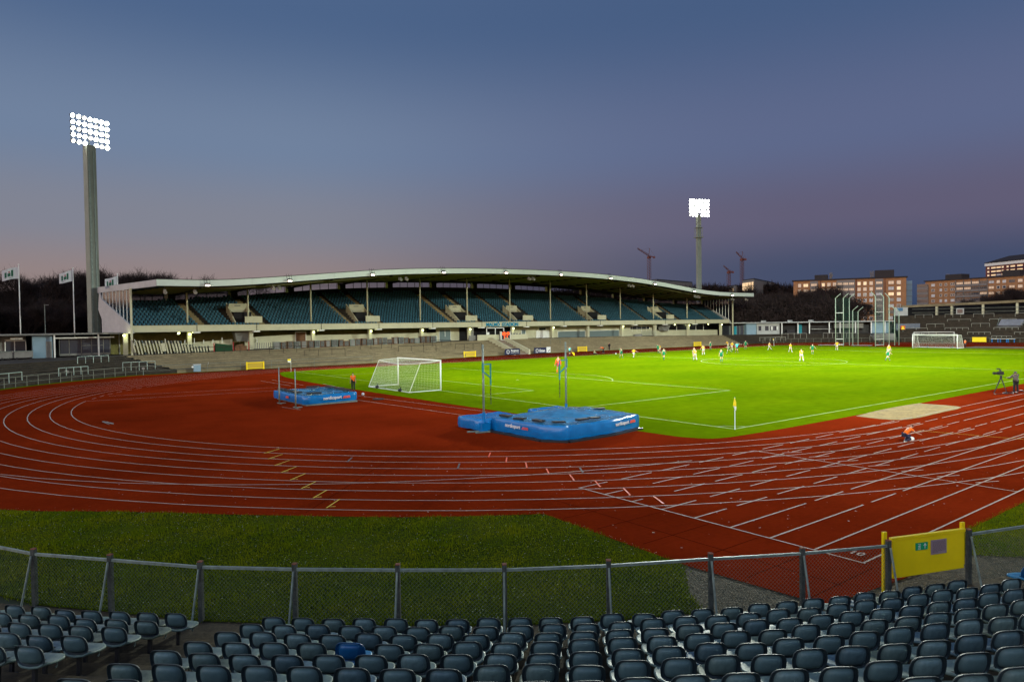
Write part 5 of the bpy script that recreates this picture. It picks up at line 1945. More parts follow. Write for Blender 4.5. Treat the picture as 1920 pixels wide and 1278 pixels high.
def goal(label, loc, rz, net=True, depth=2.0, width=7.32):
    o = thing('football_goal', label, 'goal', loc, rz, 'football goals')
    hw = width / 2 + .06
    mb = MB()
    for s_ in (-1, 1):
        m2 = MB(); m2.tube((0, s_ * hw, 0), (0, s_ * hw, 2.44), .06, 10); m2.build('post', m_white, o, smooth=True)
    mb = MB(); mb.tube((0, -hw - .06, 2.50), (0, hw + .06, 2.50), .06, 10); mb.build('crossbar', m_white, o, smooth=True)
    bt = -1.9; bb_ = -depth - .95
    zt_ = 2.38
    mb = MB()
    for s_ in (-1, 1):
        mb.tube((0, s_ * hw, .06), (bb_, s_ * hw, .06), .03, 6)
        mb.tube((0, s_ * hw, 2.48), (bt, s_ * hw, zt_), .022, 6)
        mb.tube((bt, s_ * hw, zt_), (bb_, s_ * hw, .06), .022, 6)
    mb.tube((bb_, -hw, .06), (bb_, hw, .06), .035, 6)
    mb.build('ground_frame', m_white if net else m_steel, o)
    for s_ in (-.62, .5):
        mb = MB()
        mb.tube((bb_ - .12, s_ * hw - .09, .17), (bb_ - .12, s_ * hw + .09, .17), .13, 12)
        mb.tube((bb_ + .1, s_ * hw, .06), (bb_ - .12, s_ * hw, .5), .03, 5)
        mb.build('wheel', m_blackp, o)
    if net:
        mb = MB()
        st = .145
        rr = .0042

        def sagtop(y):
            t = 1 - (y / hw) ** 2
            return zt_ - .22 * t
        ys = [-hw + k * (2 * hw) / 50 for k in range(51)]
        for y in ys:                                   # top and back strands
            a = (0, y, 2.46); b = (bt, y, sagtop(y)); c = (bb_, y, .06)
            mb.tube(a, (bt / 2, y, (2.46 + sagtop(y)) / 2 - .07), rr, 3); mb.tube((bt / 2, y, (2.46 + sagtop(y)) / 2 - .07), b, rr, 3)
            m_ = Vector(b).lerp(Vector(c), .5) + Vector((.10, 0, -.02))
            mb.tube(b, m_, rr, 3); mb.tube(m_, c, rr, 3)
        for k in range(1, 17):
            t = k / 17
            for ya, yb in zip(ys[::5], ys[5::5]):
                pa = Vector((bt, ya, sagtop(ya))).lerp(Vector((bb_, ya, .06)), t) + Vector((.10 * math.sin(PI * t), 0, 0))
                pb = Vector((bt, yb, sagtop(yb))).lerp(Vector((bb_, yb, .06)), t) + Vector((.10 * math.sin(PI * t), 0, 0))
                mb.tube(pa, pb, rr, 3)
        for k in range(1, 13):
            t = k / 13
            for ya, yb in zip(ys[::5], ys[5::5]):
                mb.tube((bt * t, ya, 2.46 + (sagtop(ya) - 2.46) * t - .07 * math.sin(PI * t)), (bt * t, yb, 2.46 + (sagtop(yb) - 2.46) * t - .07 * math.sin(PI * t)), rr, 3)
        for s_ in (-1, 1):
            for k in range(1, 21):
                x = bb_ * k / 21
                ztop = 2.46 + (zt_ - 2.46) * (x / bt) if x > bt else .06 + (zt_ - .06) * (x - bb_) / (bt - bb_)
                mb.tube((x, s_ * hw, .06), (x, s_ * hw, ztop), rr, 3)
            for k in range(1, 17):
                z = k * st
                xe = bb_ + (bt - bb_) * (z - .06) / (zt_ - .06)
                mb.tube((0, s_ * hw, z), (xe, s_ * hw, z), rr, 3)
        mb.build('net', m_net, o, kind='stuff')
        mb = MB()
        pts_ = [(bt, y, sagtop(y)) for y in ys[::2]]
        mb.path(pts_, .025, 5)
        mb.build('net_cord', m_white, o)
    return o


m_net = M('goal_net', (0.62, 0.66, 0.55), 0.8)
g1 = goal('white goal with net and black wheels, nearest on the left side of the pitch', (0, 31.95, 0), 0)
cm = child_map(g1)
copy_tree(g1, cm, (107.7, 31.95, 0), PI, 'white goal at the far end of the pitch, in front of the training goal', 'football goals')
goal('plain white training goal without a net standing behind the far goal', (133.2, 41.8, 0), R(206), net=False)

# corner flags
for (x, y, lab) in ((-0.1, -0.1, 'yellow and white corner flag at the near corner of the pitch'), (-0.6, 62.1, 'yellow corner flag at the left far corner in front of the concrete steps'), (104.3, 62.1, 'yellow corner flag at the distant far corner below the kiosks')):
    o = wthing('corner_flag', lab, 'corner flag', (x, y, 0), 'corner flags of the football pitch')
    mb = MB(); mb.tube((x, y, 0), (x, y, 1.62), .022, 6); mb.build('pole', m_white, o)
    near = y < 1
    mb = MB()
    if near:
        mb.add([(x - .01, y - .02, 1.6), (x - .07, y - .05, 1.42), (x - .13, y - .06, 1.2), (x + .08, y - .03, 1.35), (x + .09, y - .02, 1.15), (x - .01, y + .02, 1.6), (x - .13, y + .02, 1.2), (x + .09, y + .02, 1.15)], [(0, 1, 3), (1, 2, 4, 3), (5, 7, 6), (0, 5, 6, 2), (0, 3, 4, 7, 5), (2, 6, 7, 4)])
    else:
        mb.add([(x, y, 1.6), (x - .42, y - .05, 1.56), (x - .42, y - .05, 1.38), (x, y, 1.35), (x, y + .02, 1.6), (x - .42, y - .03, 1.56), (x - .42, y - .03, 1.38), (x, y + .02, 1.35)], [(0, 3, 2, 1), (4, 5, 6, 7), (0, 1, 5, 4), (3, 7, 6, 2), (1, 2, 6, 5)])
    mb.build('flag_cloth', m_yellow, o)
    mb = MB()
    if near:
        mb.add([(x - .13, y - .06, 1.2), (x + .09, y - .03, 1.15), (x + .03, y - .04, .95), (x - .06, y - .05, 1.02), (x - .13, y + .02, 1.2), (x + .09, y + .02, 1.15), (x + .03, y, .95)], [(0, 3, 2, 1), (4, 5, 6), (0, 4, 6, 3), (1, 2, 6, 5)])
    else:
        mb.add([(x, y, 1.35), (x - .40, y - .05, 1.38), (x - .38, y - .05, 1.2), (x, y, 1.17), (x, y + .02, 1.35), (x - .40, y - .03, 1.38), (x - .38, y - .03, 1.2), (x, y + .02, 1.17)], [(0, 3, 2, 1), (4, 5, 6, 7), (1, 2, 6, 5), (3, 7, 6, 2)])
    mb.build('white_hem', m_white, o)


# ================================================================== LANDING MATS


def wrinkle(x, y, s=0.0):
    return .5 * math.sin(3.1 * x + 1.7 * math.sin(1.9 * y + s)) + .3 * math.sin(7.3 * y + 2.2 * math.sin(3.3 * x)) + .2 * math.sin(12.1 * x + 5.7 * y)


def tarp_block(name, poly, h, parent, m_side, m_top, peak=None, sag=0.05):
    """draped block: puffy sides and an uneven top"""
    n = len(poly)
    cx = sum(p[0] for p in poly) / n; cy = sum(p[1] for p in poly) / n
    per = []
    for i in range(n):
        a, b = poly[i], poly[(i + 1) % n]
        ln = math.hypot(b[0] - a[0], b[1] - a[1])
        k = max(2, int(ln / .28))
        for j in range(k):
            t = j / k
            per.append((a[0] + (b[0] - a[0]) * t, a[1] + (b[1] - a[1]) * t))
    rows = []
    for q in range(9):
        t = q / 8
        z = 0.10 + (h - .10) * t
        row = []
        for (x, y) in per:
            bul = .045 * math.sin(PI * t) + .020 * wrinkle(x * 2.3 + z * 2.5, y * 2.3 - z * 3.1, 2.0) * math.sin(PI * min(1, t * 1.2))
            if q == 8:
                bul = -.03
            d = math.hypot(x - cx, y - cy)
            row.append((x + (x - cx) / d * bul, y + (y - cy) / d * bul, z - (.02 if q == 8 else 0) + .02 * wrinkle(x * 2, y * 2)))
        rows.append(row)
    mb = MB(); mb.loft(rows, close=True)
    s_ = mb.build(name + '_side', m_side, parent, smooth=True)
    rows = [rows[-1]]
    for q in range(1, 13):
        t = q / 12
        row = []
        for (x, y) in per:
            X = x + (cx - x) * t; Y = y + (cy - y) * t
            z = h - .02 + .045 * wrinkle(X * 1.3, Y * 1.3, 1.0) * (1 - .3 * t) - sag * min(1, t * 2)
            if peak:
                dd = math.hypot((X - peak[0]) / peak[3], (Y - peak[1]) / peak[4])
                z += peak[2] * math.exp(-dd * dd)
            row.append((X, Y, z + (.02 * wrinkle(x * 2, y * 2) if q < 2 else 0)))
        rows.append(row)
    mb = MB(); mb.loft(rows, close=True)
    mb.build(name + '_top', m_top, parent, smooth=True)
    return s_


vault = wthing('pole_vault_mat', 'large blue covered pole vault landing mat with two front wings', 'landing mat', (-6.5, 5.5, 0))
tarp_block('main_cover', [(-9.55, 7.6), (-9.5, 3.75), (-8.8, 2.75), (-5.9, 2.8), (-3.45, 3.3), (-3.1, 7.6)], .78, vault, m_blue, m_bluetop, (-5.8, 6.2, .26, 1.8, 1.6), .06)
tarp_block('wing_cover', [(-10.25, 9.7), (-10.2, 8.0), (-9.4, 7.75), (-7.6, 7.75), (-7.6, 9.7)], .68, vault, m_blue, m_blue)
tarp_block('wing_cover', [(-5.6, 9.6), (-5.6, 7.8), (-3.6, 7.8), (-3.4, 9.6)], .66, vault, m_blue, m_blue)
mb = MB()
for a, b in (((-9.62, 7.7), (-9.58, 3.7)), ((-9.58, 3.7), (-8.84, 2.66)), ((-8.84, 2.66), (-5.9, 2.70)), ((-5.9, 2.7), (-3.4, 3.2))):
    mb.bar((*a, .045), (*b, .045), .30, .08)
mb.build('pallet_frame', m_blackp, vault)
for (x, y, rz) in ((-9.1, 7.1, .2), (-9.2, 5.8, .25), (-9.0, 4.6, .15), (-8.6, 3.6, 1.1), (-7.2, 3.5, 1.4), (-4.4, 7.1, .4), (-3.7, 5.9, 1.3), (-6.4, 3.5, 1.5)):
    z = .78 + .05
    mb = MB(); mb.box((x, y, z), (.30, .62, .075), rz, R(random.uniform(-3, 3)), R(random.uniform(-3, 3))); mb.build('black_weight', m_blackp, vault)
text('mat_writing', 'nordicsport', .25, (-5.05, 2.88, .42), (R(82), 0, R(11)), m_bw, vault, off=.005)
text('mat_writing', '.com', .25, (-4.12, 3.07, .43), (R(82), 0, R(11)), m_rline, vault, off=.012, align='CENTER')
text('mat_writing', 'nordicsport', .25, (-9.66, 5.8, .42), (R(82), 0, R(-90)), m_bw, vault, off=.005)
text('mat_writing', '.com', .25, (-9.66, 4.85, .42), (R(82), 0, R(-90)), m_rline, vault, off=.005)
for (x, y, s_, lab) in ((-9.88, 7.9, 1, 'left pole vault upright with a teal bar carrier'), (-4.4, 7.75, -1, 'right pole vault upright with a teal bar carrier')):
    o = wthing('vault_upright', lab, 'upright', (x, y, 0), 'pole vault uprights')
    mb = MB(); mb.tube((x, y, .05), (x, y, 4.42), .052, 8); mb.build('pole', m_steel, o, smooth=True)
    mb = MB(); mb.tube((x, y, .05), (x, y, 1.0), .11, 8, .07); mb.box((x, y, .25), (.5, .4, .45)); mb.build('blue_sleeve', m_blue, o)
    xs_ = x + s_ * .46
    mb = MB()
    mb.bar((x, y, 3.42), (xs_, y, 3.42), .05, .05); mb.bar((xs_, y, 3.44), (xs_, y, 2.35), .05, .05, (1, 0, 0)); mb.bar((x, y, 3.05), (xs_, y, 2.72), .05, .05)
    mb.bar((x - s_ * .04, y - .03, 3.5), (x - s_ * .04, y - .03, 3.0), .07, .05, (1, 0, 0))
    mb.build('bar_carrier', m_teal, o)
    mb = MB(); mb.tube((xs_, y, 2.35), (xs_, y, 1.35), .018, 5)
    for z in (2.1, 1.85, 1.6):
        mb.tube((xs_, y, z), (xs_, y, z + .06), .03, 5)
    mb.build('hanging_rod', m_blackp, o)
    mb = MB(); mb.box((x - .2, y + .1, .04), (1.3, .12, .06), R(-20)); mb.box((x - .1, y - .3, .04), (1.1, .12, .06), R(-10)); mb.build('base_rail', m_steel, o)
hj = wthing('high_jump_mat', 'smaller blue covered high jump mat on a low frame, further left', 'landing mat', (-10.6, 28.5, 0))
tarp_block('cover', [(-12.7, 31.6), (-12.65, 25.6), (-12.3, 25.4), (-8.6, 25.9), (-8.5, 31.6)], .70, hj, m_blue, m_bluetop, None, .05)
mb = MB(); mb.bb(-12.5, -8.7, 25.5, 31.5, .0, .09); mb.build('pallet_frame', m_steel, hj)
for (x, y, rz) in ((-12.3, 30.9, .1), (-12.35, 29.3, .1), (-12.3, 27.8, .1), (-11.7, 26.1, 1.4), (-9.8, 31.2, 1.4), (-8.9, 30.0, .2), (-8.9, 28.3, .1), (-8.95, 27.0, .1)):
    mb = MB(); mb.box((x, y, .79), (.34, 1.0, .10), rz); mb.build('black_weight', m_blackp, hj)
text('mat_writing', 'nordicsport', .30, (-10.6, 25.44, .34), (R(86), 0, R(7)), m_bw, hj, off=.006)
text('mat_writing', '.com', .30, (-9.5, 25.58, .34), (R(86), 0, R(7)), m_rline, hj, off=.014)
text('mat_writing', '.com', .28, (-12.82, 28.4, .36), (R(86), 0, R(-90)), m_rline, hj, off=.014)
for (x, y, lab) in ((-13.4, 28.3, 'far high jump stand beside the smaller blue mat'), (-13.45, 24.9, 'near high jump stand at the corner of the smaller blue mat')):
    o = wthing('high_jump_stand', lab, 'high jump stand', (x, y, 0), 'high jump stands')
    mb = MB(); mb.tube((x, y, .04), (x, y, 2.62), .035, 8); mb.build('pole', m_steel, o, smooth=True)
    mb = MB(); mb.tube((x, y, .04), (x, y, 1.3), .052, 8); mb.build('lower_tube', m_steeld, o, smooth=True)
    mb = MB(); mb.box((x, y, .03), (.12, .7, .05)); mb.box((x + .2, y, .03), (.5, .1, .05)); mb.build('foot', m_steel, o)
o = wthing('drain_cover', 'round black disc lying on the red surface right of the smaller mat', 'disc', (-6.9, 25.8, 0))
mb = MB(); mb.tube((-6.9, 25.8, 0.0), (-6.9, 25.8, .05), .42, 16); mb.build('disc', m_blackp, o)
o = wthing('kerb_piece', 'short pale kerb piece lying inside the bend on the left', 'kerb', (-24.3, 25.4, 0))


def ball(x, y, z, lab):
    bm = bmesh.new(); bmesh.ops.create_icosphere(bm, subdivisions=2, radius=.11)
    me = bpy.data.meshes.new('football'); bm.to_mesh(me); bm.free()
    me.polygons.foreach_set('use_smooth', [True] * len(me.polygons))
    me.materials.append(m_white); me.materials.append(m_blackp)
    for i, f in enumerate(me.polygons):
        if i % 17 == 0:
            f.material_index = 1
    ob = bpy.data.objects.new('football', me); C.objects.link(ob); ob.location = (x, y, z)
    tag(ob, lab, 'football', 'footballs')


ball(-6.52, 29.25, .115, 'white football on the red surface behind the near goal')
ball(56.4, 62.6, .125, 'white match ball near the far touchline')
ball(2.55, -7.3, .13, 'white football in front of the sitting ball child')

# ================================================================== PEOPLE
cl = {}


def cloth(name, c, r=.8):
    if name not in cl:
        cl[name] = M(name, c, r)
    return cl[name]


c_yel = cloth('yellow_shirt', (0.52, 0.31, 0.0)); c_wht = cloth('white_cloth', (0.42, 0.43, 0.38)); c_grn = cloth('green_kit', (0.0, 0.15, 0.06)); c_grd = cloth('dark_green_kit', (0.0, 0.12, 0.065))
c_org = cloth('orange_red_shirt', (0.80, 0.10, 0.02)); c_vest = cloth('orange_vest', (0.85, 0.16, 0.01)); c_blk = cloth('black_cloth', (0.012, 0.012, 0.016)); c_cyn = cloth('cyan_shirt', (0.05, 0.50, 0.52))
c_pnk = cloth('purple_red_shorts', (0.45, 0.06, 0.14)); c_gry = cloth('grey_brown_jacket', (0.10, 0.085, 0.07)); c_lim = cloth('pale_green_jacket', (0.42, 0.45, 0.22)); c_hair = cloth('dark_hair', (0.02, 0.014, 0.01)); c_blond = cloth('fair_hair', (0.28, 0.17, 0.07)); c_navy = cloth('navy_cloth', (0.02, 0.025, 0.06))


def skin_mesh(name, V, E, Rr, mat, parent, root=0, sub=1):
    me = bpy.data.meshes.new(name)
    me.from_pydata([tuple(v) for v in V], E, [])
    ob = bpy.data.objects.new(name, me)
    C.objects.link(ob)
    ob.parent = parent
    sk = ob.modifiers.new('skin', 'SKIN')
    if not me.skin_vertices:
        bpy.context.view_layer.objects.active = ob
    for i, r in enumerate(Rr):
        rr_ = r if isinstance(r, tuple) else (r, r)
        me.skin_vertices[0].data[i].radius = rr_
    me.skin_vertices[0].data[root].use_root = True
    sk.use_smooth_shade = True
    ss = ob.modifiers.new('sub', 'SUBSURF'); ss.levels = sub; ss.render_levels = sub
    me.materials.append(mat)
    return ob


def person(label, x, y, face, pose, shirt, shorts, socks, h=1.78, hair=None, long_sleeve=False, trousers=False, z0=0.012, hood=False, group=None, bulk=1.0, extra=None):
    """face: direction the figure looks (degrees); pose: angles in degrees (forward positive)"""
    s = h / 1.78
    P = dict(lean=4, lt=0, ls=0, rt=0, rs=0, la=5, le=12, ra=-5, re=12, lab=8, rab=8, head=0)
    P.update(pose)
    g = lambda k: R(P[k])
    dirv = lambda a: Vector((math.sin(a), 0, -math.cos(a)))

    def leg(side, th, sh):
        hip = Vector((0, side * .095, 0))
        k = hip + dirv(g(th)) * .43
        an = k + dirv(g(th) - g(sh)) * .42
        return hip, k, an
    lh, lk, la_ = leg(1, 'lt', 'ls'); rh, rk, ra_ = leg(-1, 'rt', 'rs')
    low = min(la_.z, ra_.z, lk.z + .02, rk.z + .02)
    if P.get('sit'):
        low = -.12
    pz = -low + .07
    up_ = lambda v: (v + Vector((0, 0, pz))) * s
    sp = Vector((math.sin(g('lean')), 0, math.cos(g('lean'))))
    pel = Vector((0, 0, 0)); wa = pel + sp * .14; ch = pel + sp * .36; nk = pel + sp * .53
    hs = Vector((math.sin(g('lean') * .6 + g('head')), 0, math.cos(g('lean') * .6 + g('head'))))
    hd = nk + hs * .13; ht = nk + hs * .235

    def arm(side, a, e, ab):
        sh = nk - sp * .06 + Vector((0, side * .185, 0))
        d = dirv(g(a)); d = Vector((d.x, side * math.sin(g(ab)), d.z * math.cos(g(ab)))).normalized()
        el_ = sh + d * .29
        d2 = dirv(g(a) + g(e)); d2 = Vector((d2.x, side * math.sin(g(ab)) * .6, d2.z)).normalized()
        wr = el_ + d2 * .25
        return sh, el_, wr, wr + d2 * .09, d2
    ls_, le_, lw, lhd, ld = arm(1, 'la', 'le', 'lab'); rs_, re_, rw, rhd, rd = arm(-1, 'ra', 're', 'rab')
    lf = la_ + Vector((.17, 0, -.045)); rf_ = ra_ + Vector((.17, 0, -.045))
    o = thing('person', label, 'person', (x, y, z0), R(face), group)
    V = [pel, wa, ch, nk, hd, ht, ls_, le_, lw, lhd, rs_, re_, rw, rhd, lh, lk, la_, lf, rh, rk, ra_, rf_, hd + Vector((.085, 0, -.01))]
    E = [(0, 1), (1, 2), (2, 3), (3, 4), (4, 5), (2, 6), (6, 7), (7, 8), (8, 9), (2, 10), (10, 11), (11, 12), (12, 13), (0, 14), (14, 15), (15, 16), (16, 17), (0, 18), (18, 19), (19, 20), (20, 21), (4, 22)]
    Rr = [.11, .10, .125, .055, .088, .06, .06, .04, .028, .03, .06, .04, .028, .03, .085, .055, .036, .028, .085, .055, .036, .028, .014]
    n0 = len(V)
    for hv, wv, d2, sd in ((9, lw, ld, 1), (13, rw, rd, -1)):     # four fingers and a thumb on each hand
        for q, (off, lnn) in enumerate(((-.03, .055), (-.01, .065), (.01, .06), (.03, .045))):
            V.append(V[hv] + d2 * lnn + Vector((0, off, 0))); E.append((hv, len(V) - 1)); Rr.append(.009)
        V.append(wv + d2 * .05 + Vector((.05, 0, 0))); E.append((hv, len(V) - 1)); Rr.append(.010)
    skin_mesh('body', [up_(v) for v in V], E, [r * s for r in Rr], m_skin, o)
    b = bulk
    e2 = 1.0 if long_sleeve else .62
    sv = [pel + sp * -.02, wa, ch, nk - sp * .02, ls_, ls_.lerp(le_, e2), rs_, rs_.lerp(re_, e2)]
    se = [(0, 1), (1, 2), (2, 3), (2, 4), (4, 5), (2, 6), (6, 7)]
    sr = [.135 * b, .135 * b, .155 * b, .075 * b, .082 * b, .068 * b, .082 * b, .068 * b]
    if long_sleeve:
        sv += [lw, rw]; se += [(5, 8), (7, 9)]; sr += [.048 * b, .048 * b]
    skin_mesh('jacket' if long_sleeve else 'shirt', [up_(v) for v in sv], se, [r * s for r in sr], shirt, o, 1)
    f2 = .98 if trousers else .62
    tv = [pel, lh, lh.lerp(lk, f2), rh, rh.lerp(rk, f2)]
    te = [(0, 1), (1, 2), (0, 3), (3, 4)]
    tr = [.132, .105, .095, .105, .095]
    if trousers:
        tv += [la_, rk.lerp(ra_, .99)]; te += [(2, 5), (4, 6)]; tr[2] = tr[4] = .078; tr += [.058, .058]
    skin_mesh('trousers' if trousers else 'shorts', [up_(v) for v in tv], te, [r * s for r in tr], shorts, o)
    if not trousers:
        for k_, a_ in ((lk, la_), (rk, ra_)):
            skin_mesh('sock', [up_(k_.lerp(a_, .18)), up_(k_.lerp(a_, .55)), up_(a_)], [(0, 1), (1, 2)], [.058 * s, .056 * s, .044 * s], socks, o)
    for a_, f_ in ((la_, lf), (ra_, rf_)):
        skin_mesh('shoe', [up_(a_ + Vector((-.04, 0, -.045))), up_(a_.lerp(f_, .5) + Vector((0, 0, -.025))), up_(f_ + Vector((0, 0, -.005)))], [(0, 1), (1, 2)], [.045 * s, .043 * s, .034 * s], c_blk if not extra else extra, o)
    if hair is not None:
        if hood:
            skin_mesh('hood', [up_(nk + Vector((-.03, 0, .02))), up_(hd + Vector((-.02, 0, 0))), up_(ht + Vector((-.015, 0, .0)))], [(0, 1), (1, 2)], [.10 * s, .125 * s, .09 * s], hair, o)
        else:
            skin_mesh('hair', [up_(hd + Vector((-.035, 0, .01))), up_(ht + Vector((-.015, 0, .012)))], [(0, 1)], [.083 * s, .068 * s], hair, o)
    return o


STAND = dict(lt=4, rt=-4, ls=3, rs=3)
WALK = dict(lean=6, lt=24, ls=6, rt=-20, rs=14, la=-18, le=25, ra=22, re=30)
RUN = dict(lean=16, lt=48, ls=60, rt=-22, rs=38, la=-40, le=75, ra=42, re=80)
JOG = dict(lean=10, lt=30, ls=24, rt=-24, rs=42, la=-24, le=55, ra=26, re=60)
WIDE = dict(lean=8, lt=14, ls=10, rt=-14, rs=8, la=12, le=30, ra=4, re=25, lab=24, rab=22)
FY = 'footballers in yellow shirts'; FG = 'footballers in green kit'


def mate(lab, x, y, f, pose, team, h=1.78, hair=None):
    if team == 'y':
        person(lab, x, y, f, pose, c_yel, c_wht, c_wht, h, hair or c_hair, group=FY)
    else:
        person(lab, x, y, f, pose, c_grn, c_grn, c_grd, h, hair or c_hair, group=FG)


mate('green footballer closest to the match ball by the far touchline', 47.0, 52.4, 70, WALK, 'g')
mate('yellow footballer running with arms out, left of the pitch centre', 49.0, 51.7, 20, dict(RUN, lab=50, rab=50, la=0, ra=0), 'y', 1.7)
mate('green footballer, rear one of the pair left of centre', 63.2, 59.0, 200, JOG, 'g')
mate('yellow footballer half hidden behind the green pair left of centre', 63.9, 59.3, 220, dict(JOG, lean=35), 'y', 1.75)
mate('green footballer, front one of the pair left of centre, walking', 47.6, 44.6, 30, WALK, 'g', 1.85)
mate('green footballer hidden close behind a yellow shirt at the centre circle', 51.9, 42.6, 250, STAND, 'g', 1.8)
mate('yellow footballer standing on the near left edge of the centre circle', 49.05, 40.2, 60, WALK, 'y', 1.78, c_blond)
mate('yellow footballer with wide stance beyond the centre circle', 62.7, 49.1, 60, WIDE, 'y')
mate('green footballer farthest back, behind the wide standing yellow one', 81.4, 61.5, 210, STAND, 'g', 1.72)
mate('yellow footballer leaning forward near the yellow wall gate', 87.8, 62.0, 160, dict(JOG, lean=28), 'y')
mate('green footballer seen from behind at the far side of the centre circle', 48.4, 35.4, 58, STAND, 'g', 1.82)
mate('green footballer just left of the referee', 69.9, 49.3, 120, JOG, 'g', 1.75)
mate('yellow footballer standing left behind the referee', 80.3, 55.9, 240, WIDE, 'y', 1.72)
mate('green footballer standing right of the referee by the far touchline', 86.7, 57.3, 230, WIDE, 'g')
mate('yellow footballer kicking a leg forward beside the distant corner flag', 84.9, 51.1, 330, dict(WALK, lt=40, ls=5), 'y', 1.72)
mate('yellow footballer walking alone between the centre and the cages', 78.3, 43.0, 250, WALK, 'y', 1.75)
mate('yellow footballer closest to the camera on the right half, fair haired', 55.4, 27.95, 55, WALK, 'y', 1.82, c_blond)
mate('green footballer with hands on hips right of the fair haired yellow one', 74.9, 37.2, 230, dict(STAND, lab=35, rab=35, la=0, le=50, ra=0, re=50), 'g', 1.7)
mate('yellow footballer with elbows out in front of the left cage', 90.0, 41.0, 230, dict(WIDE, lab=45, rab=45, le=60, re=60), 'y', 1.72)
mate('green footballer striding in front of a yellow shirt below the right cage', 63.7, 20.7, 335, dict(WALK, lt=26, rt=-26), 'g', 1.78, c_blond)
mate('yellow footballer partly covered by the striding green one', 76.0, 26.0, 230, STAND, 'y', 1.8)
o = person('referee in cyan shirt pointing to the right', 72.9, 49.8, 250, dict(WIDE, la=85, lab=75, le=5), c_cyn, c_blk, c_blk, 1.85, c_hair)
o = person('goalkeeper in orange red kit walking away from the near goal', 19.6, 35.75, 75, dict(STAND, lt=8, rt=-8, lab=14, rab=14), c_org, c_pnk, c_org, 1.95, c_blond, long_sleeve=True)
text('shirt_number', '1', .34, (19.585, 35.52, 1.30), (R(90), 0, R(-15)), m_bw, o, ext=.004, off=.012)
o = person('linesman in cyan shirt on the far touchline', 46.4, 63.45, 20, STAND, c_cyn, c_blk, c_blk, 1.72, c_hair)
fl = wthing('linesman_flag', 'yellow flag held low by the linesman', 'flag', (46.75, 63.2, .3))
mb = MB(); mb.tube((46.6, 63.3, .85), (46.9, 63.1, .2), .015, 5); mb.build('stick', m_blackp, fl)
mb = MB(); mb.add([(46.65, 63.28, .72), (47.15, 63.1, .60), (47.2, 63.1, .12), (46.85, 63.14, .28), (46.65, 63.30, .72), (47.15, 63.12, .60), (47.2, 63.12, .12), (46.85, 63.16, .28)], [(0, 1, 2, 3), (7, 6, 5, 4), (0, 4, 5, 1), (1, 5, 6, 2)]); mb.build('cloth', m_yellow, fl)
SITF = dict(sit=1, lt=85, ls=20, rt=80, rs=25, lean=8, la=20, le=40, ra=20, re=40)
person('ball boy in pale green jacket sitting on the track edge behind the touchline', 53.5, 65.0, 330, SITF, c_lim, c_blk, c_blk, 1.6, c_hair, long_sleeve=True, trousers=True)
person('player in orange bib bending down on the far track', 57.4, 66.6, 170, dict(lean=62, lt=28, ls=20, rt=-10, rs=12, la=60, le=20, ra=55, re=20), c_vest, c_blk, c_blk, 1.78, c_hair, trousers=True)
person('person all in black standing behind the bending orange one', 67.0, 74.6, 200, STAND, c_blk, c_blk, c_blk, 1.7, c_hair, long_sleeve=True, trousers=True)
person('steward in orange vest and black trousers behind the near goal', -5.55, 33.2, 75, dict(STAND, la=-8, ra=-4, le=18, re=15, head=14), c_vest, c_blk, c_blk, 1.62, c_hair, trousers=True)
person('distant steward in orange vest right of the far goal', 111.0, 28.1, 150, STAND, c_vest, c_blk, c_blk, 1.62, c_hair, trousers=True)
person('person in black crouching in the right throwing cage', 117.0, 45.9, 230, dict(lean=25, lt=80, ls=110, rt=60, rs=110, la=40, le=30, ra=40, re=30), c_blk, c_blk, c_blk, 1.75, c_blond, long_sleeve=True, trousers=True)
person('ball child in orange vest kneeling on the near track', 2.35, -7.1, 320, dict(lean=38, lt=75, ls=140, rt=50, rs=130, la=50, le=20, ra=45, re=25, head=35), c_vest, c_navy, c_blk, 1.30, c_hair, trousers=True, extra=c_wht)
person('camera operator in grey hooded jacket with back to us at the near touchline', 28.7, -3.55, 60, dict(lean=6, lt=5, rt=-5, la=38, le=50, ra=25, re=45, lab=14, rab=14, head=6), c_gry, c_blk, c_blk, 1.66, c_gry, long_sleeve=True, trousers=True, hood=True, bulk=1.28)
tv = wthing('video_camera_tripod', 'black video camera on a tripod in front of the hooded operator', 'video camera', (28.35, -2.75, 0))
for dx, dy in ((-.62, .25), (.35, .5), (.05, -.35)):
    mb = MB(); mb.tube((28.35, -2.75, 1.12), (28.35 + dx, -2.75 + dy, .01), .028, 6); mb.tube((28.35 + dx * .0, -2.75, 1.12), (28.35 + dx * .5, -2.75 + dy * .5, .56), .042, 6); mb.build('leg', m_blackp, tv)
mb = MB(); mb.tube((28.35, -2.75, 1.08), (28.35, -2.75, 1.26), .07, 8); mb.tube((28.35, -2.75, 1.2), (28.75, -3.15, 1.02), .014, 5); mb.build('head', m_blackp, tv)
mb = MB(); mb.box((28.35, -2.72, 1.42), (.34, .20, .24), R(140)); mb.tube((28.25, -2.62, 1.42), (27.98, -2.38, 1.42), .075, 10, .095); mb.box((28.3, -2.72, 1.62), (.16, .1, .1)); mb.tube((28.3, -2.7, 1.54), (28.3, -2.7, 1.72), .02, 5); mb.box((28.22, -2.62, 1.74), (.22, .08, .07), R(140)); mb.build('camera_body', m_blackp, tv)
cb = wthing('camera_cable', 'dark cable coil lying around the tripod feet', 'cable', (28, -3, 0))
mb = MB()
pts_ = [(26.6 + .25 * k, -3.0 + .28 * math.sin(k * 1.1) - .02 * k, .03) for k in range(20)]
mb.path(pts_, .02, 4); mb.path([(28.0 + .45 * math.cos(k * .5), -3.3 + .3 * math.sin(k * .5), .04) for k in range(14)], .02, 4)
mb.build('cable', m_blackp, cb)

# long thin shadows need no object: they come from the floodlights

# ================================================================== APARTMENT BLOCKS


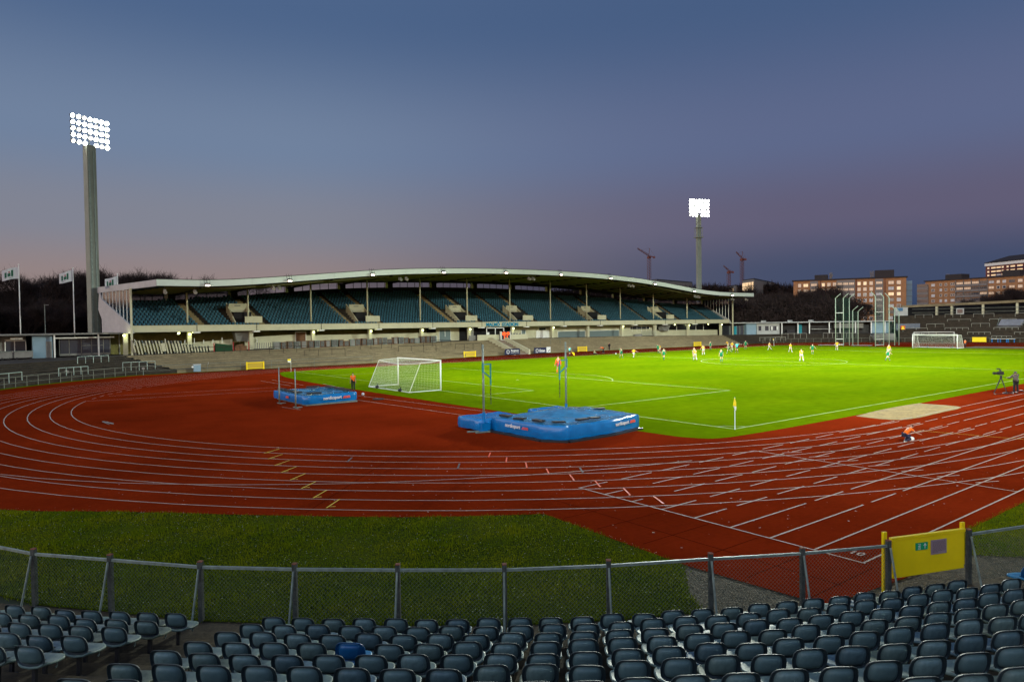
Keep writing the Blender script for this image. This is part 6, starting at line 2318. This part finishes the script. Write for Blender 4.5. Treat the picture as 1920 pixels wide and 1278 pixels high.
def frame_mesh(w_, h_, pane, mull=1, framem=None):
    mb = MB()
    t = .10
    mb.bb(-w_ / 2, w_ / 2, -.10, 0.02, -h_ / 2, -h_ / 2 + t); mb.bb(-w_ / 2, w_ / 2, -.10, 0.02, h_ / 2 - t, h_ / 2)
    mb.bb(-w_ / 2, -w_ / 2 + t, -.10, 0.02, -h_ / 2 + t, h_ / 2 - t); mb.bb(w_ / 2 - t, w_ / 2, -.10, 0.02, -h_ / 2 + t, h_ / 2 - t)
    for k in range(1, mull + 1):
        x = -w_ / 2 + w_ * k / (mull + 1)
        mb.bb(x - .04, x + .04, -.09, .02, -h_ / 2 + t, h_ / 2 - t)
    mb.cur = 1
    mb.bb(-w_ / 2 + t, w_ / 2 - t, -.03, 0.01, -h_ / 2 + t, h_ / 2 - t)
    return mb.mesh('window', [framem or m_palerail, pane])


WM = {}


def win(par, A, u, n, s_, z, w_, h_, state, mull=1, rail=None):
    key = (w_, h_, state, mull)
    if key not in WM:
        WM[key] = frame_mesh(w_, h_, {'a': m_glowA, 'b': m_glowB, 'c': m_litC, 'd': m_glass}[state], mull, m_white if w_ < 1.9 else m_palerail)
    o = bpy.data.objects.new('window', WM[key])
    C.objects.link(o)
    o.parent = par
    org = ORG[par]
    p = A + u * s_ + n * .03
    o.location = (p.x - org[0], p.y - org[1], z)
    o.rotation_euler = (0, 0, math.atan2(u.y, u.x))
    return o


def block(name, label, A, B, depth, ztop, mat, end_mat):
    A = Vector((*A, 0)); B = Vector((*B, 0))
    u = (B - A).normalized(); ln = (B - A).length
    n = Vector((u.y, -u.x, 0))
    if n.dot(CAM - A) < 0:
        n = -n
    o = wthing(name, label, 'apartment block', tuple(A))
    mb = MB()
    q = [A, B, B - n * depth, A - n * depth]
    vs = [(p.x, p.y, 0) for p in q] + [(p.x, p.y, ztop) for p in q]
    mb.add(vs, [(0, 1, 5, 4), (1, 2, 6, 5), (2, 3, 7, 6), (3, 0, 4, 7), (4, 5, 6, 7)])
    mb.build('wall', mat, o)
    mb = MB()
    c = (A + B) / 2 - n * depth / 2
    mb.box(c + Vector((0, 0, ztop + .25)), (ln + 1.2, depth + 1.2, .5), math.atan2(u.y, u.x))
    rf_ = mb.build('roof', m_roof, o)
    return o, A, u, n, ln, rf_


random.seed(21)
a1, A1, u1, n1, L1, r1 = block('apartment_block', 'long brown brick apartment block with many sunset-reflecting windows behind the throwing cages', (262.3, 149.6), (281.9, 109.5), 19.5, 23.2, m_brick, m_plast)
ang1 = math.atan2(u1.y, u1.x)


def ublock(par, A, u, n, s0, s1, z0, z1, d0, d1, name, m):
    """a box on a facade: s along it, d out of it"""
    mb = MB()
    c = A + u * (s0 + s1) / 2 + n * (d0 + d1) / 2 + Vector((0, 0, (z0 + z1) / 2))
    mb.box(c, (s1 - s0, abs(d1 - d0), z1 - z0), math.atan2(u.y, u.x))
    return mb.build(name, m, par)


rowsz = [21.2, 18.7, 16.3, 13.8, 11.2, 8.6, 6.0]
cols = [(2.6, 1.2, 'a'), (5.2, 2.1, 'a'), (12.4, 1.3, 'a'), (14.7, 1.3, 'a'), (17.0, 1.3, 'a'), (26.7, 1.3, 'a'), (29.0, 1.3, 'c'), (31.4, 1.3, 'b'), (39.0, 2.2, 'b'), (41.9, 1.5, 'a')]
for ri, z in enumerate(rowsz):
    for ci, (s_, w_, st) in enumerate(cols):
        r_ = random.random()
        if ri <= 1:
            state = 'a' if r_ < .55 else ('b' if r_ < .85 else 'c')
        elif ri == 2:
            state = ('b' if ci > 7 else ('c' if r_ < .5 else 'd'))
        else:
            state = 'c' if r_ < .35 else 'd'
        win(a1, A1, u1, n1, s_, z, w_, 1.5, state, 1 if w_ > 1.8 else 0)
for (s0, s1) in ((7.2, 10.0), (18.0, 24.9), (33.1, 35.8)):
    ublock(a1, A1, u1, n1, s0 - .2, s1 + .2, 2, 23.0, .0, .35, 'balcony_bay', m_palerail)
    for ri, z in enumerate(rowsz):
        nb_ = max(1, round((s1 - s0) / 2.3))
        for k in range(nb_):
            c_ = s0 + (s1 - s0) * (k + .5) / nb_
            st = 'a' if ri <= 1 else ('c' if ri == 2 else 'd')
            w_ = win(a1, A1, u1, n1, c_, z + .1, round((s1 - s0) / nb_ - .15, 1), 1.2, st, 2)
            w_.location = Vector(w_.location) + n1 * .35
        ublock(a1, A1, u1, n1, s0 - .25, s1 + .25, z - 1.5, z - .62, .36, .42, 'balcony_front', m_palerail)
ublock(a1, A1, u1, n1, 11.2, 11.5, 1, 23.1, .0, .25, 'downpipe', m_brickd)
ublock(a1, A1, u1, n1, 25.5, 25.75, 1, 23.1, .0, .25, 'downpipe', m_brickd)
ublock(a1, A1, u1, n1, 36.6, 36.85, 1, 23.1, .0, .25, 'downpipe', m_brickd)
# end wall of pinkish render with small windows
nE = u1; B1_ = A1 + u1 * L1
mb = MB()
c = B1_ - n1 * 9.75 + nE * .06
mb.box(c + Vector((0, 0, 11.6)), (19.3, .12, 23.1), math.atan2(-n1.y, -n1.x)); mb.build('end_wall', m_plast, a1)
for ri, z in enumerate(rowsz):
    for s_ in (6.4, 8.3, 12.0):
        p = B1_ - n1 * s_ + nE * .16
        key = (0.9, 1.3, 'e', 0)
        if key not in WM:
            WM[key] = frame_mesh(.9, 1.3, m_glass, 0, m_greyp)
        o = bpy.data.objects.new('window', WM[key]); C.objects.link(o); o.parent = a1
        o.location = (p.x - ORG[a1][0], p.y - ORG[a1][1], z); o.rotation_euler = (0, 0, math.atan2(-n1.y, -n1.x))
ublock(a1, B1_ - n1 * 19.5, -n1, nE, 0, 4.0, 1, 22.6, -.1, 3.5, 'glazed_stair_tower', m_bluegrey)
for ri in range(8):
    ublock(a1, B1_ - n1 * 19.5, -n1, nE, -.05, 4.05, 2.6 + ri * 2.6, 2.8 + ri * 2.6, -.05, 3.6, 'stair_floor_band', m_greyp)
for (s0, s1, z1_) in ((8.6, 14.0, 26.0), (33.0, 40.4, 27.0)):
    ublock(a1, A1, u1, n1, s0, s1, 23.6, z1_, -12, -5, 'penthouse', m_roof)
for s_ in (15.2, 32.0):
    mb = MB()
    for k in range(7):
        p = A1 + u1 * (s_ + random.uniform(-.6, .6)) - n1 * 6
        mb.tube((p.x, p.y, 23.6), (p.x + random.uniform(-.4, .4), p.y + random.uniform(-.4, .4), 26.9), .09, 5)
        mb.box((p.x, p.y, 24.4 + k * .3), (.9, .9, .16), random.random())
    mb.build('antenna_cluster', m_palerail, a1)

a2, A2, u2, n2, L2, r2 = block('apartment_block', 'second brick apartment block with long pale balconies at the right', (351.5, 129.3), (344.5, 84.3), 14, 24.3, m_brick, m_brick)
for ri, z in enumerate([22.3, 19.7, 17.0, 14.3, 11.7, 9.1]):
    for ci, (s_, w_) in enumerate(((3.9, 1.7), (7.7, 1.1), (10.2, 1.1), (13.4, 1.8), (30.9, 2.4), (33.9, 1.3), (36.4, 1.4), (39.6, 2.4), (43.0, 1.8))):
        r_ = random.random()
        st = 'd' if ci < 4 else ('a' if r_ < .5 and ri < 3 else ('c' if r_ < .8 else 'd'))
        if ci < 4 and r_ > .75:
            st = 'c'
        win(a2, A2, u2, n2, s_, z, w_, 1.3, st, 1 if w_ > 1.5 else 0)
    for k in range(4):
        s0 = 15.0 + k * 3.6
        ublock(a2, A2, u2, n2, s0, s0 + 3.4, z - 1.45, z - .5, .5, .62, 'balcony_front', m_palerail)
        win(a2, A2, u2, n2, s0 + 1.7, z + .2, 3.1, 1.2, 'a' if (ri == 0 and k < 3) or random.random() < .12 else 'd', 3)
for k in range(5):
    ublock(a2, A2, u2, n2, 14.9 + k * 3.6, 15.05 + k * 3.6, 1, 24.0, 0, .6, 'balcony_divider', m_palerail)
ublock(a2, A2, u2, n2, -4.0, 1.6, 1, 22.8, -6, 0.6, 'glazed_balcony_tower', m_palerail)
for ri in range(8):
    ublock(a2, A2, u2, n2, -3.9, 1.5, 3.2 + ri * 2.65, 4.6 + ri * 2.65, .61, .68, 'dark_balcony_opening', m_glass)
ublock(a2, A2, u2, n2, 7.6, 15.4, 24.7, 27.4, -11, -4, 'penthouse', m_roof)
ublock(a2, A2, u2, n2, 33.5, 41.0, 24.7, 27.6, -11, -4, 'penthouse', m_roof)
mb = MB()
for k in range(6):
    p = A2 + u2 * (7.0 + .3 * k) - n2 * 6
    mb.tube((p.x, p.y, 24.6), (p.x, p.y, 27.8), .09, 5); mb.box((p.x, p.y, 25.5 + k * .35), (.9, .9, .15), k)
mb.build('antenna_cluster', m_palerail, a2)

a3, A3, u3, n3, L3, r3 = block('apartment_tower', 'taller dark red block with rows of glowing windows at the top right', (527.1, 159.4), (509.0, 122.0), 18, 43.4, m_brickd, m_brickd)
ublock(a3, A3, u3, n3, -.4, L3 + .3, 41.5, 43.5, 0, .5, 'white_cornice', m_white)
mb = MB()
pA = A3; pB = A3 + u3 * L3
mb.add([tuple(pA + n3 * .8 + Vector((0, 0, 43.9))), tuple(pB + n3 * .8 + Vector((0, 0, 43.9))), tuple(pB - n3 * 9 + Vector((0, 0, 48))), tuple(pA + u3 * 10 - n3 * 9 + Vector((0, 0, 48))), tuple(pA - n3 * 18 + Vector((0, 0, 43.9)))], [(0, 1, 2, 3), (0, 3, 4)])
mb.build('pitched_roof', m_roof, r3)
for ri, z in enumerate([40.0, 37.5, 35.0, 32.5, 30.0]):
    for s_, w_ in ((2.2, 1.5), (6.2, 3.6), (10.2, 3.4), (13.3, 1.5), (17.0, 1.5), (20.8, 3.4), (26.0, 4.0), (31.5, 3.4), (35.5, 2.4), (39.5, 2.6)):
        win(a3, A3, u3, n3, s_, z, w_, 1.2, 'b' if random.random() < .9 else 'c', 1 if w_ < 2 else 3)
    ublock(a3, A3, u3, n3, 4.2, 12.2, z - 1.3, z - .7, .2, .6, 'balcony_rail', m_navy)
    ublock(a3, A3, u3, n3, 18.5, L3, z - 1.3, z - .7, .2, .6, 'balcony_rail', m_navy)
ublock(a3, A3, u3, n3, 0, L3, 1, 30, .61, .8, 'lower_wall', m_brickd)

# distant white blocks
def white_block(label, A, B, C_, ztop, lit):
    o = wthing('office_block', label, 'building', (A[0], A[1], 0))
    A = Vector((*A, 0)); B = Vector((*B, 0)); D = Vector((*C_, 0))
    mb = MB()
    q = [A, B, D, D + (A - B)]
    vs = [(p.x, p.y, 0) for p in q] + [(p.x, p.y, ztop) for p in q]
    mb.add(vs, [(0, 1, 5, 4), (1, 2, 6, 5), (2, 3, 7, 6), (3, 0, 4, 7), (4, 5, 6, 7)])
    mb.build('wall', m_greyp, o)
    mb = MB(); mb.prism([(p.x, p.y) for p in q], ztop + .02, ztop + .7); mb.build('roof', m_roof, o)
    n = Vector(((B - A).y, -(B - A).x, 0)).normalized()
    if n.dot(CAM - A) < 0: n = -n
    u = (B - A).normalized(); ln = (B - A).length
    if lit:
        k = 0
        for s0, s1 in lit:
            for zz in (ztop - 3.2, ztop - 6.4):
                mb = MB(); c = A + u * (s0 + s1) / 2 + n * .2 + Vector((0, 0, zz)); mb.box(c, ((s1 - s0), .3, 2.7), math.atan2(u.y, u.x)); mb.build('glowing_window', m_glowB, o)
    u2_ = (D - B).normalized(); l2 = (D - B).length; n2_ = Vector((u2_.y, -u2_.x, 0))
    if n2_.dot(CAM - B) < 0: n2_ = -n2_
    for k in range(int(l2 / 4)):
        mb = MB(); c = B + u2_ * (k * 4 + 2) + n2_ * .1 + Vector((0, 0, ztop - 4)); mb.box(c, (2.8, .2, 6.5), math.atan2(u2_.y, u2_.x)); mb.build('facade_panel', m_palerail, o)
    return o


white_block('distant glazed block with a brightly lit end below the tall thin crane', (426.3, 286.6), (415.5, 269.6), (482.4, 294.0), 36.0, [(0.5, 5.0), (6, 10.5), (11.5, 14.5), (16.5, 19)])
white_block('distant low lit block left of the glazed one', (443.9, 323.5), (424, 291), (450, 300), 32.5, [(1, 10), (12, 22), (24, 34)])
white_block('distant pale block just above the grandstand roof left of the far mast', (361.0, 319.0), (357.0, 311.0), (412.3, 322.5), 36.2, [(1, 6)])

# ================================================================== CRANES
def crane(label, x, y, h, jib, jd, luff, back=8, apex=7):
    o = wthing('tower_crane', label, 'crane', (x, y, 0), 'tower cranes over the construction site')
    mb = MB(); w_ = 1.1
    for sx in (-w_, w_):
        for sy in (-w_, w_):
            mb.tube((x + sx, y + sy, 0), (x + sx, y + sy, h), .22, 4)
    z = h - 30
    k = 0
    while z < h:
        mb.tube((x - w_, y - w_, z), (x + w_, y - w_, z + 2.4), .14, 3); mb.tube((x - w_, y - w_, z), (x - w_, y + w_, z + 2.4), .14, 3); mb.tube((x - w_, y - w_, z), (x + w_, y - w_, z), .14, 3)
        z += 2.4
    mb.build('mast', m_crane, o)
    d = Vector((math.cos(R(jd)) * math.cos(R(luff)), math.sin(R(jd)) * math.cos(R(luff)), math.sin(R(luff))))
    s_ = Vector((-math.sin(R(jd)), math.cos(R(jd)), 0))
    b = Vector((x, y, h))
    mb = MB()
    for off in (s_ * .9, s_ * -.9, Vector((0, 0, 1.5))):
        mb.tube(b + off, b + d * jib + off * .5, .2, 4)
    k = 0
    while k < jib - 2:
        mb.tube(b + d * k + s_ * .9, b + d * (k + 1.2) + Vector((0, 0, 1.4)), .12, 3); mb.tube(b + d * (k + 1.2) + Vector((0, 0, 1.4)), b + d * (k + 2.4) - s_ * .9, .12, 3)
        k += 2.4
    mb.build('jib', m_crane, o)
    mb = MB()
    bd = Vector((-math.cos(R(jd)), -math.sin(R(jd)), 0))
    mb.bar(b, b + bd * back + Vector((0, 0, -.8)), 1.4, .7); mb.box(b + bd * (back - .6) + Vector((0, 0, -1.1)), (1.8, 1.6, 1.4), R(jd)); mb.build('counterweight', m_brickd, o)
    mb = MB(); mb.tube(b, b + Vector((0, 0, apex)) + bd * .5, .25, 4); mb.tube(b + Vector((0, 0, apex)) + bd * .5, b + d * jib * .8, .06, 3); mb.tube(b + Vector((0, 0, apex)) + bd * .5, b + bd * back, .06, 3); mb.build('apex', m_crane, o)
    mb = MB(); mb.box(b + Vector((0, 0, -1.2)), (2.2, 2.2, 1.8)); mb.build('cab', m_brickd, o)


crane('left most tower crane with raised jib above the grandstand roof', 431.7, 383.8, 63.5, 12, 143, 33, 5, 7)
crane('short distant crane between the far mast and the tall crane', 487.5, 341.5, 49.5, 6.5, 143, 44, 4, 1)
crane('tall crane with short folded jib over the lit distant block', 496.5, 334.3, 60.5, 7.5, 143, 46, 3.5, 6)

# ================================================================== TREES


def tree_meshes(seed, H, spread, twigs):
    rnd = random.Random(seed)
    tr = MB()
    tips = []

    def grow(p, d, ln, r, lvl):
        q = p + d * ln
        tr.tube(p, q, r, 5 if lvl < 2 else 3, r * .68)
        if lvl >= 4:
            tips.append((q, d))
            return
        if lvl >= 2:
            tips.append((q, d))
        nch = 4 if lvl == 0 else 3
        for k in range(nch):
            a = rnd.uniform(0, 2 * PI)
            sp_ = rnd.uniform(.35, .75) * spread
            o = d.orthogonal().normalized()
            o = Matrix.Rotation(a, 3, d) @ o
            nd = (d + o * sp_ + Vector((0, 0, .10))).normalized()
            grow(q if k else p + d * ln * .75, nd, ln * rnd.uniform(.62, .8), r * .62, lvl + 1)
    grow(Vector((0, 0, 0)), Vector((rnd.uniform(-.05, .05), rnd.uniform(-.05, .05), 1)).normalized(), H * .30, H * .018, 0)
    T = np.array([t[0][:] for t in tips]); Dv = np.array([t[1][:] for t in tips])
    rg = np.random.default_rng(seed)
    idx = rg.integers(0, len(T), twigs)
    base = T[idx] + rg.normal(0, .35, (twigs, 3))
    dr = Dv[idx] + rg.normal(0, .65, (twigs, 3)); dr[:, 2] += .25
    dr /= np.linalg.norm(dr, axis=1)[:, None]
    ln = rg.uniform(.5, 1.5, twigs)[:, None]
    sd = np.cross(dr, rg.normal(0, 1, (twigs, 3))); sd /= np.linalg.norm(sd, axis=1)[:, None]
    V = np.empty((twigs, 3, 3))
    V[:, 0] = base - sd * .022; V[:, 1] = base + sd * .022; V[:, 2] = base + dr * ln
    zmx = V[..., 2].max()
    return tr.mesh('trunk', m_bark), V.reshape(-1, 3), zmx


TREES = []
for sd_, sp_ in ((1, .95), (2, 1.15), (3, .8), (4, 1.05), (5, .9)):
    tm, V, zmx = tree_meshes(sd_, 15, sp_, 9000)
    me = bpy.data.meshes.new('crown')
    me.vertices.add(len(V)); me.vertices.foreach_set('co', V.astype(np.float32).ravel())
    nf = len(V) // 3
    me.loops.add(nf * 3); me.loops.foreach_set('vertex_index', np.arange(nf * 3, dtype=np.int32)); me.polygons.add(nf); me.polygons.foreach_set('loop_start', np.arange(nf, dtype=np.int32) * 3)
    me.update(calc_edges=True); me.materials.append(m_twig)
    TREES.append((tm, me, zmx))
random.seed(5)


def tree(x, y, top, label, grp, var=None, wide=1.0):
    tm, me, zmx = TREES[(var if var is not None else random.randrange(5)) % 5]
    s_ = top / zmx
    o = thing('bare_tree', label, 'tree', (x, y, 0), random.uniform(0, 6.28), grp)
    o.scale = (s_ * wide, s_ * wide, s_)
    for nm, m_ in (('trunk', tm), ('crown', me)):
        c = bpy.data.objects.new(nm, m_); C.objects.link(c); c.parent = o
    return o


GL = 'bare trees behind the left end of the grandstand'
for i, (u_, x, y, top) in enumerate(((0, -31, 135, 13.8), (1, -28.5, 128, 14.2), (2, -25.0, 140, 15.2), (3, -22.8, 130, 17.6), (4, -20.2, 138, 16.5), (5, -17.0, 133, 18.2), (6, -14.5, 141, 18.0), (7, -11.0, 134, 18.4), (8, -8.0, 140, 19.2), (9, -4.0, 134, 18.5), (10, -1.0, 141, 19.0), (11, 3.0, 135, 17.4), (12, 7.0, 140, 17.6), (13, 11, 134, 17.2))):
    tree(x, y, top, 'bare dark tree, %s from the left along the skyline behind the left pavilion and stand' % ordinal(i + 1), GL, i, 1.25)
for i, (x, y, top) in enumerate(((-34, 118, 10), (-29, 119, 11), (-24, 117, 10.5), (-19, 118, 11.5), (-14, 119, 12), (-9, 118, 12))):
    tree(x, y, top, 'smaller bare tree in the dark wood behind the flagpoles, %s from the left' % ordinal(i + 1), GL, i + 2, 1.3)
GR = 'bare trees between the grandstand and the apartment blocks'
k = 0
for (x, y, top, wd) in ((132, 97, 14.0, 1.2), (137, 93, 13.2, 1.3), (142, 90, 13.6, 1.3), (146.5, 87, 14.8, 1.2), (151, 84, 15.2, 1.2), (155, 80, 13.6, 1.3), (159, 77, 12.6, 1.4), (162, 73, 11.5, 1.4), (150, 95, 14.8, 1.4), (164, 85, 14.4, 1.4), (178, 90, 17.5, 1.1), (186, 96, 18.5, 1.1)):
    k += 1
    tree(x, y, top, 'bare dark tree in the wood right of the grandstand, %s counted rightwards' % ordinal(k), GR, k, wd)
for i, (x, y, top) in enumerate(((232, 56, 15.5), (226, 58.5, 14.5), (240, 63, 15), (238, 54, 16.5), (222, 55, 16), (229, 66, 12.5), (236, 72, 12.5))):
    tree(x, y, top, 'bare tree in front of the second apartment block, %s from the left' % ordinal(i + 1), 'bare trees behind the far terrace', i, 1.2)
tree(300, 205, 27, 'bare tree silhouetted against the sky between the lit block and the brick block', GR, 1, 1.3)
tree(292, 196, 22, 'lower bare tree beside the silhouetted one left of the brick block', GR, 3, 1.3)


def wood_mass(name, label, box_fn, n, mat, seg=(.8, 2.4), wdt=.05):
    x, y, z = box_fn(n)
    dr = rng.normal(0, .5, (n, 3)); dr[:, 2] += rng.uniform(-.2, 1.0, n)
    dr /= np.linalg.norm(dr, axis=1)[:, None]
    ln = rng.uniform(*seg, n)[:, None]
    sd = np.cross(dr, rng.normal(0, 1, (n, 3))); sd /= np.linalg.norm(sd, axis=1)[:, None]
    b_ = np.stack([x, y, z], 1)
    V = np.empty((n, 3, 3)); V[:, 0] = b_ - sd * wdt; V[:, 1] = b_ + sd * wdt; V[:, 2] = b_ + dr * ln
    return rawmesh(name, V.reshape(-1, 3), np.arange(3 * n).reshape(-1, 3), mat, label, 'wood')


def fL(n):
    x = rng.uniform(-60, 60, n); y = rng.uniform(122, 165, n)
    top = 9.5 + 3.5 * np.exp(-((x + 2) / 16) ** 2) + 1.3 * np.sin(x * .9) * np.sin(x * .37 + 1) + .04 * (y - 122)
    z = top * rng.uniform(0, 1, n) ** .85
    return x, y, z


wood_mass('dark_wood', 'dark mass of bare woodland filling the background left of the stand', fL, 110000, m_twig, wdt=.10)


def fR(n):
    t = rng.uniform(0, 1, n)
    x = 118 + t * 42 + rng.normal(0, 2, n); y = 108 - t * 32 + rng.uniform(-8, 22, n)
    top = 10.8 - 1.0 * t + 1.0 * np.sin(x * .8)
    z = top * rng.uniform(0, 1, n) ** .85
    return x, y, z


wood_mass('dark_wood', 'dark mass of bare woodland right of the grandstand behind the curved pavilion', fR, 100000, m_twig, wdt=.10)


def fE(n):
    x = 175 + rng.normal(0, 5.0, n); y = 91 + rng.normal(0, 5.0, n)
    z = np.abs(rng.normal(5.5, 2.8, n)).clip(0, 12.5)
    return x, y, z


wood_mass('evergreen_thicket', 'dull green thicket left of the throwing cages in front of the brick block', fE, 36000, m_ever, seg=(.3, .8), wdt=.14)


def fF(n):
    t = rng.uniform(0, 1, n)
    x = 190 + t * 110; y = 78 - t * 62 + rng.uniform(-8, 14, n)
    top = 2.6 + 7.0 * t + 1.2 * np.sin(x * .33)
    z = top * rng.uniform(0, 1, n)
    return x, y, z


wood_mass('bare_hedge_wood', 'low bare scrub along the back of the far terrace below the apartment blocks', fF, 70000, m_twig, wdt=.07)


def fB(n):
    x = rng.uniform(330, 480, n); y = 395 - (x - 330) * .95 + rng.uniform(-10, 10, n)
    z = 31.5 * rng.uniform(.2, 1, n) + 1.2 * np.sin(x * .2)
    return x, y, z


wood_mass('distant_wood', 'distant dark tree belt below the cranes', fB, 60000, m_twig, seg=(2, 6), wdt=.35)
o = bpy.data.objects.get('kerb_piece')
mb = MB(); mb.bar((-24.55, 26.15, .03), (-24.2, 24.7, .03), .08, .04); mb.build('kerb_block', m_greyp, o)
# lettering becomes plain meshes
dg = bpy.context.evaluated_depsgraph_get()
for o in [o for o in bpy.data.objects if o.type == 'FONT']:
    me = bpy.data.meshes.new_from_object(o.evaluated_get(dg))
    nm = o.name
    n_ = bpy.data.objects.new(nm.split('.')[0], me)
    C.objects.link(n_)
    n_.parent = o.parent
    n_.location = o.location
    n_.rotation_euler = o.rotation_euler
    for k_ in ('kind', 'label', 'category'):
        if k_ in o:
            n_[k_] = o[k_]
    bpy.data.objects.remove(o)
for o in bpy.data.objects:
    if 'label' in o and len(o['label'].split()) > 16:
        print('LONG', o.name, o['label'])
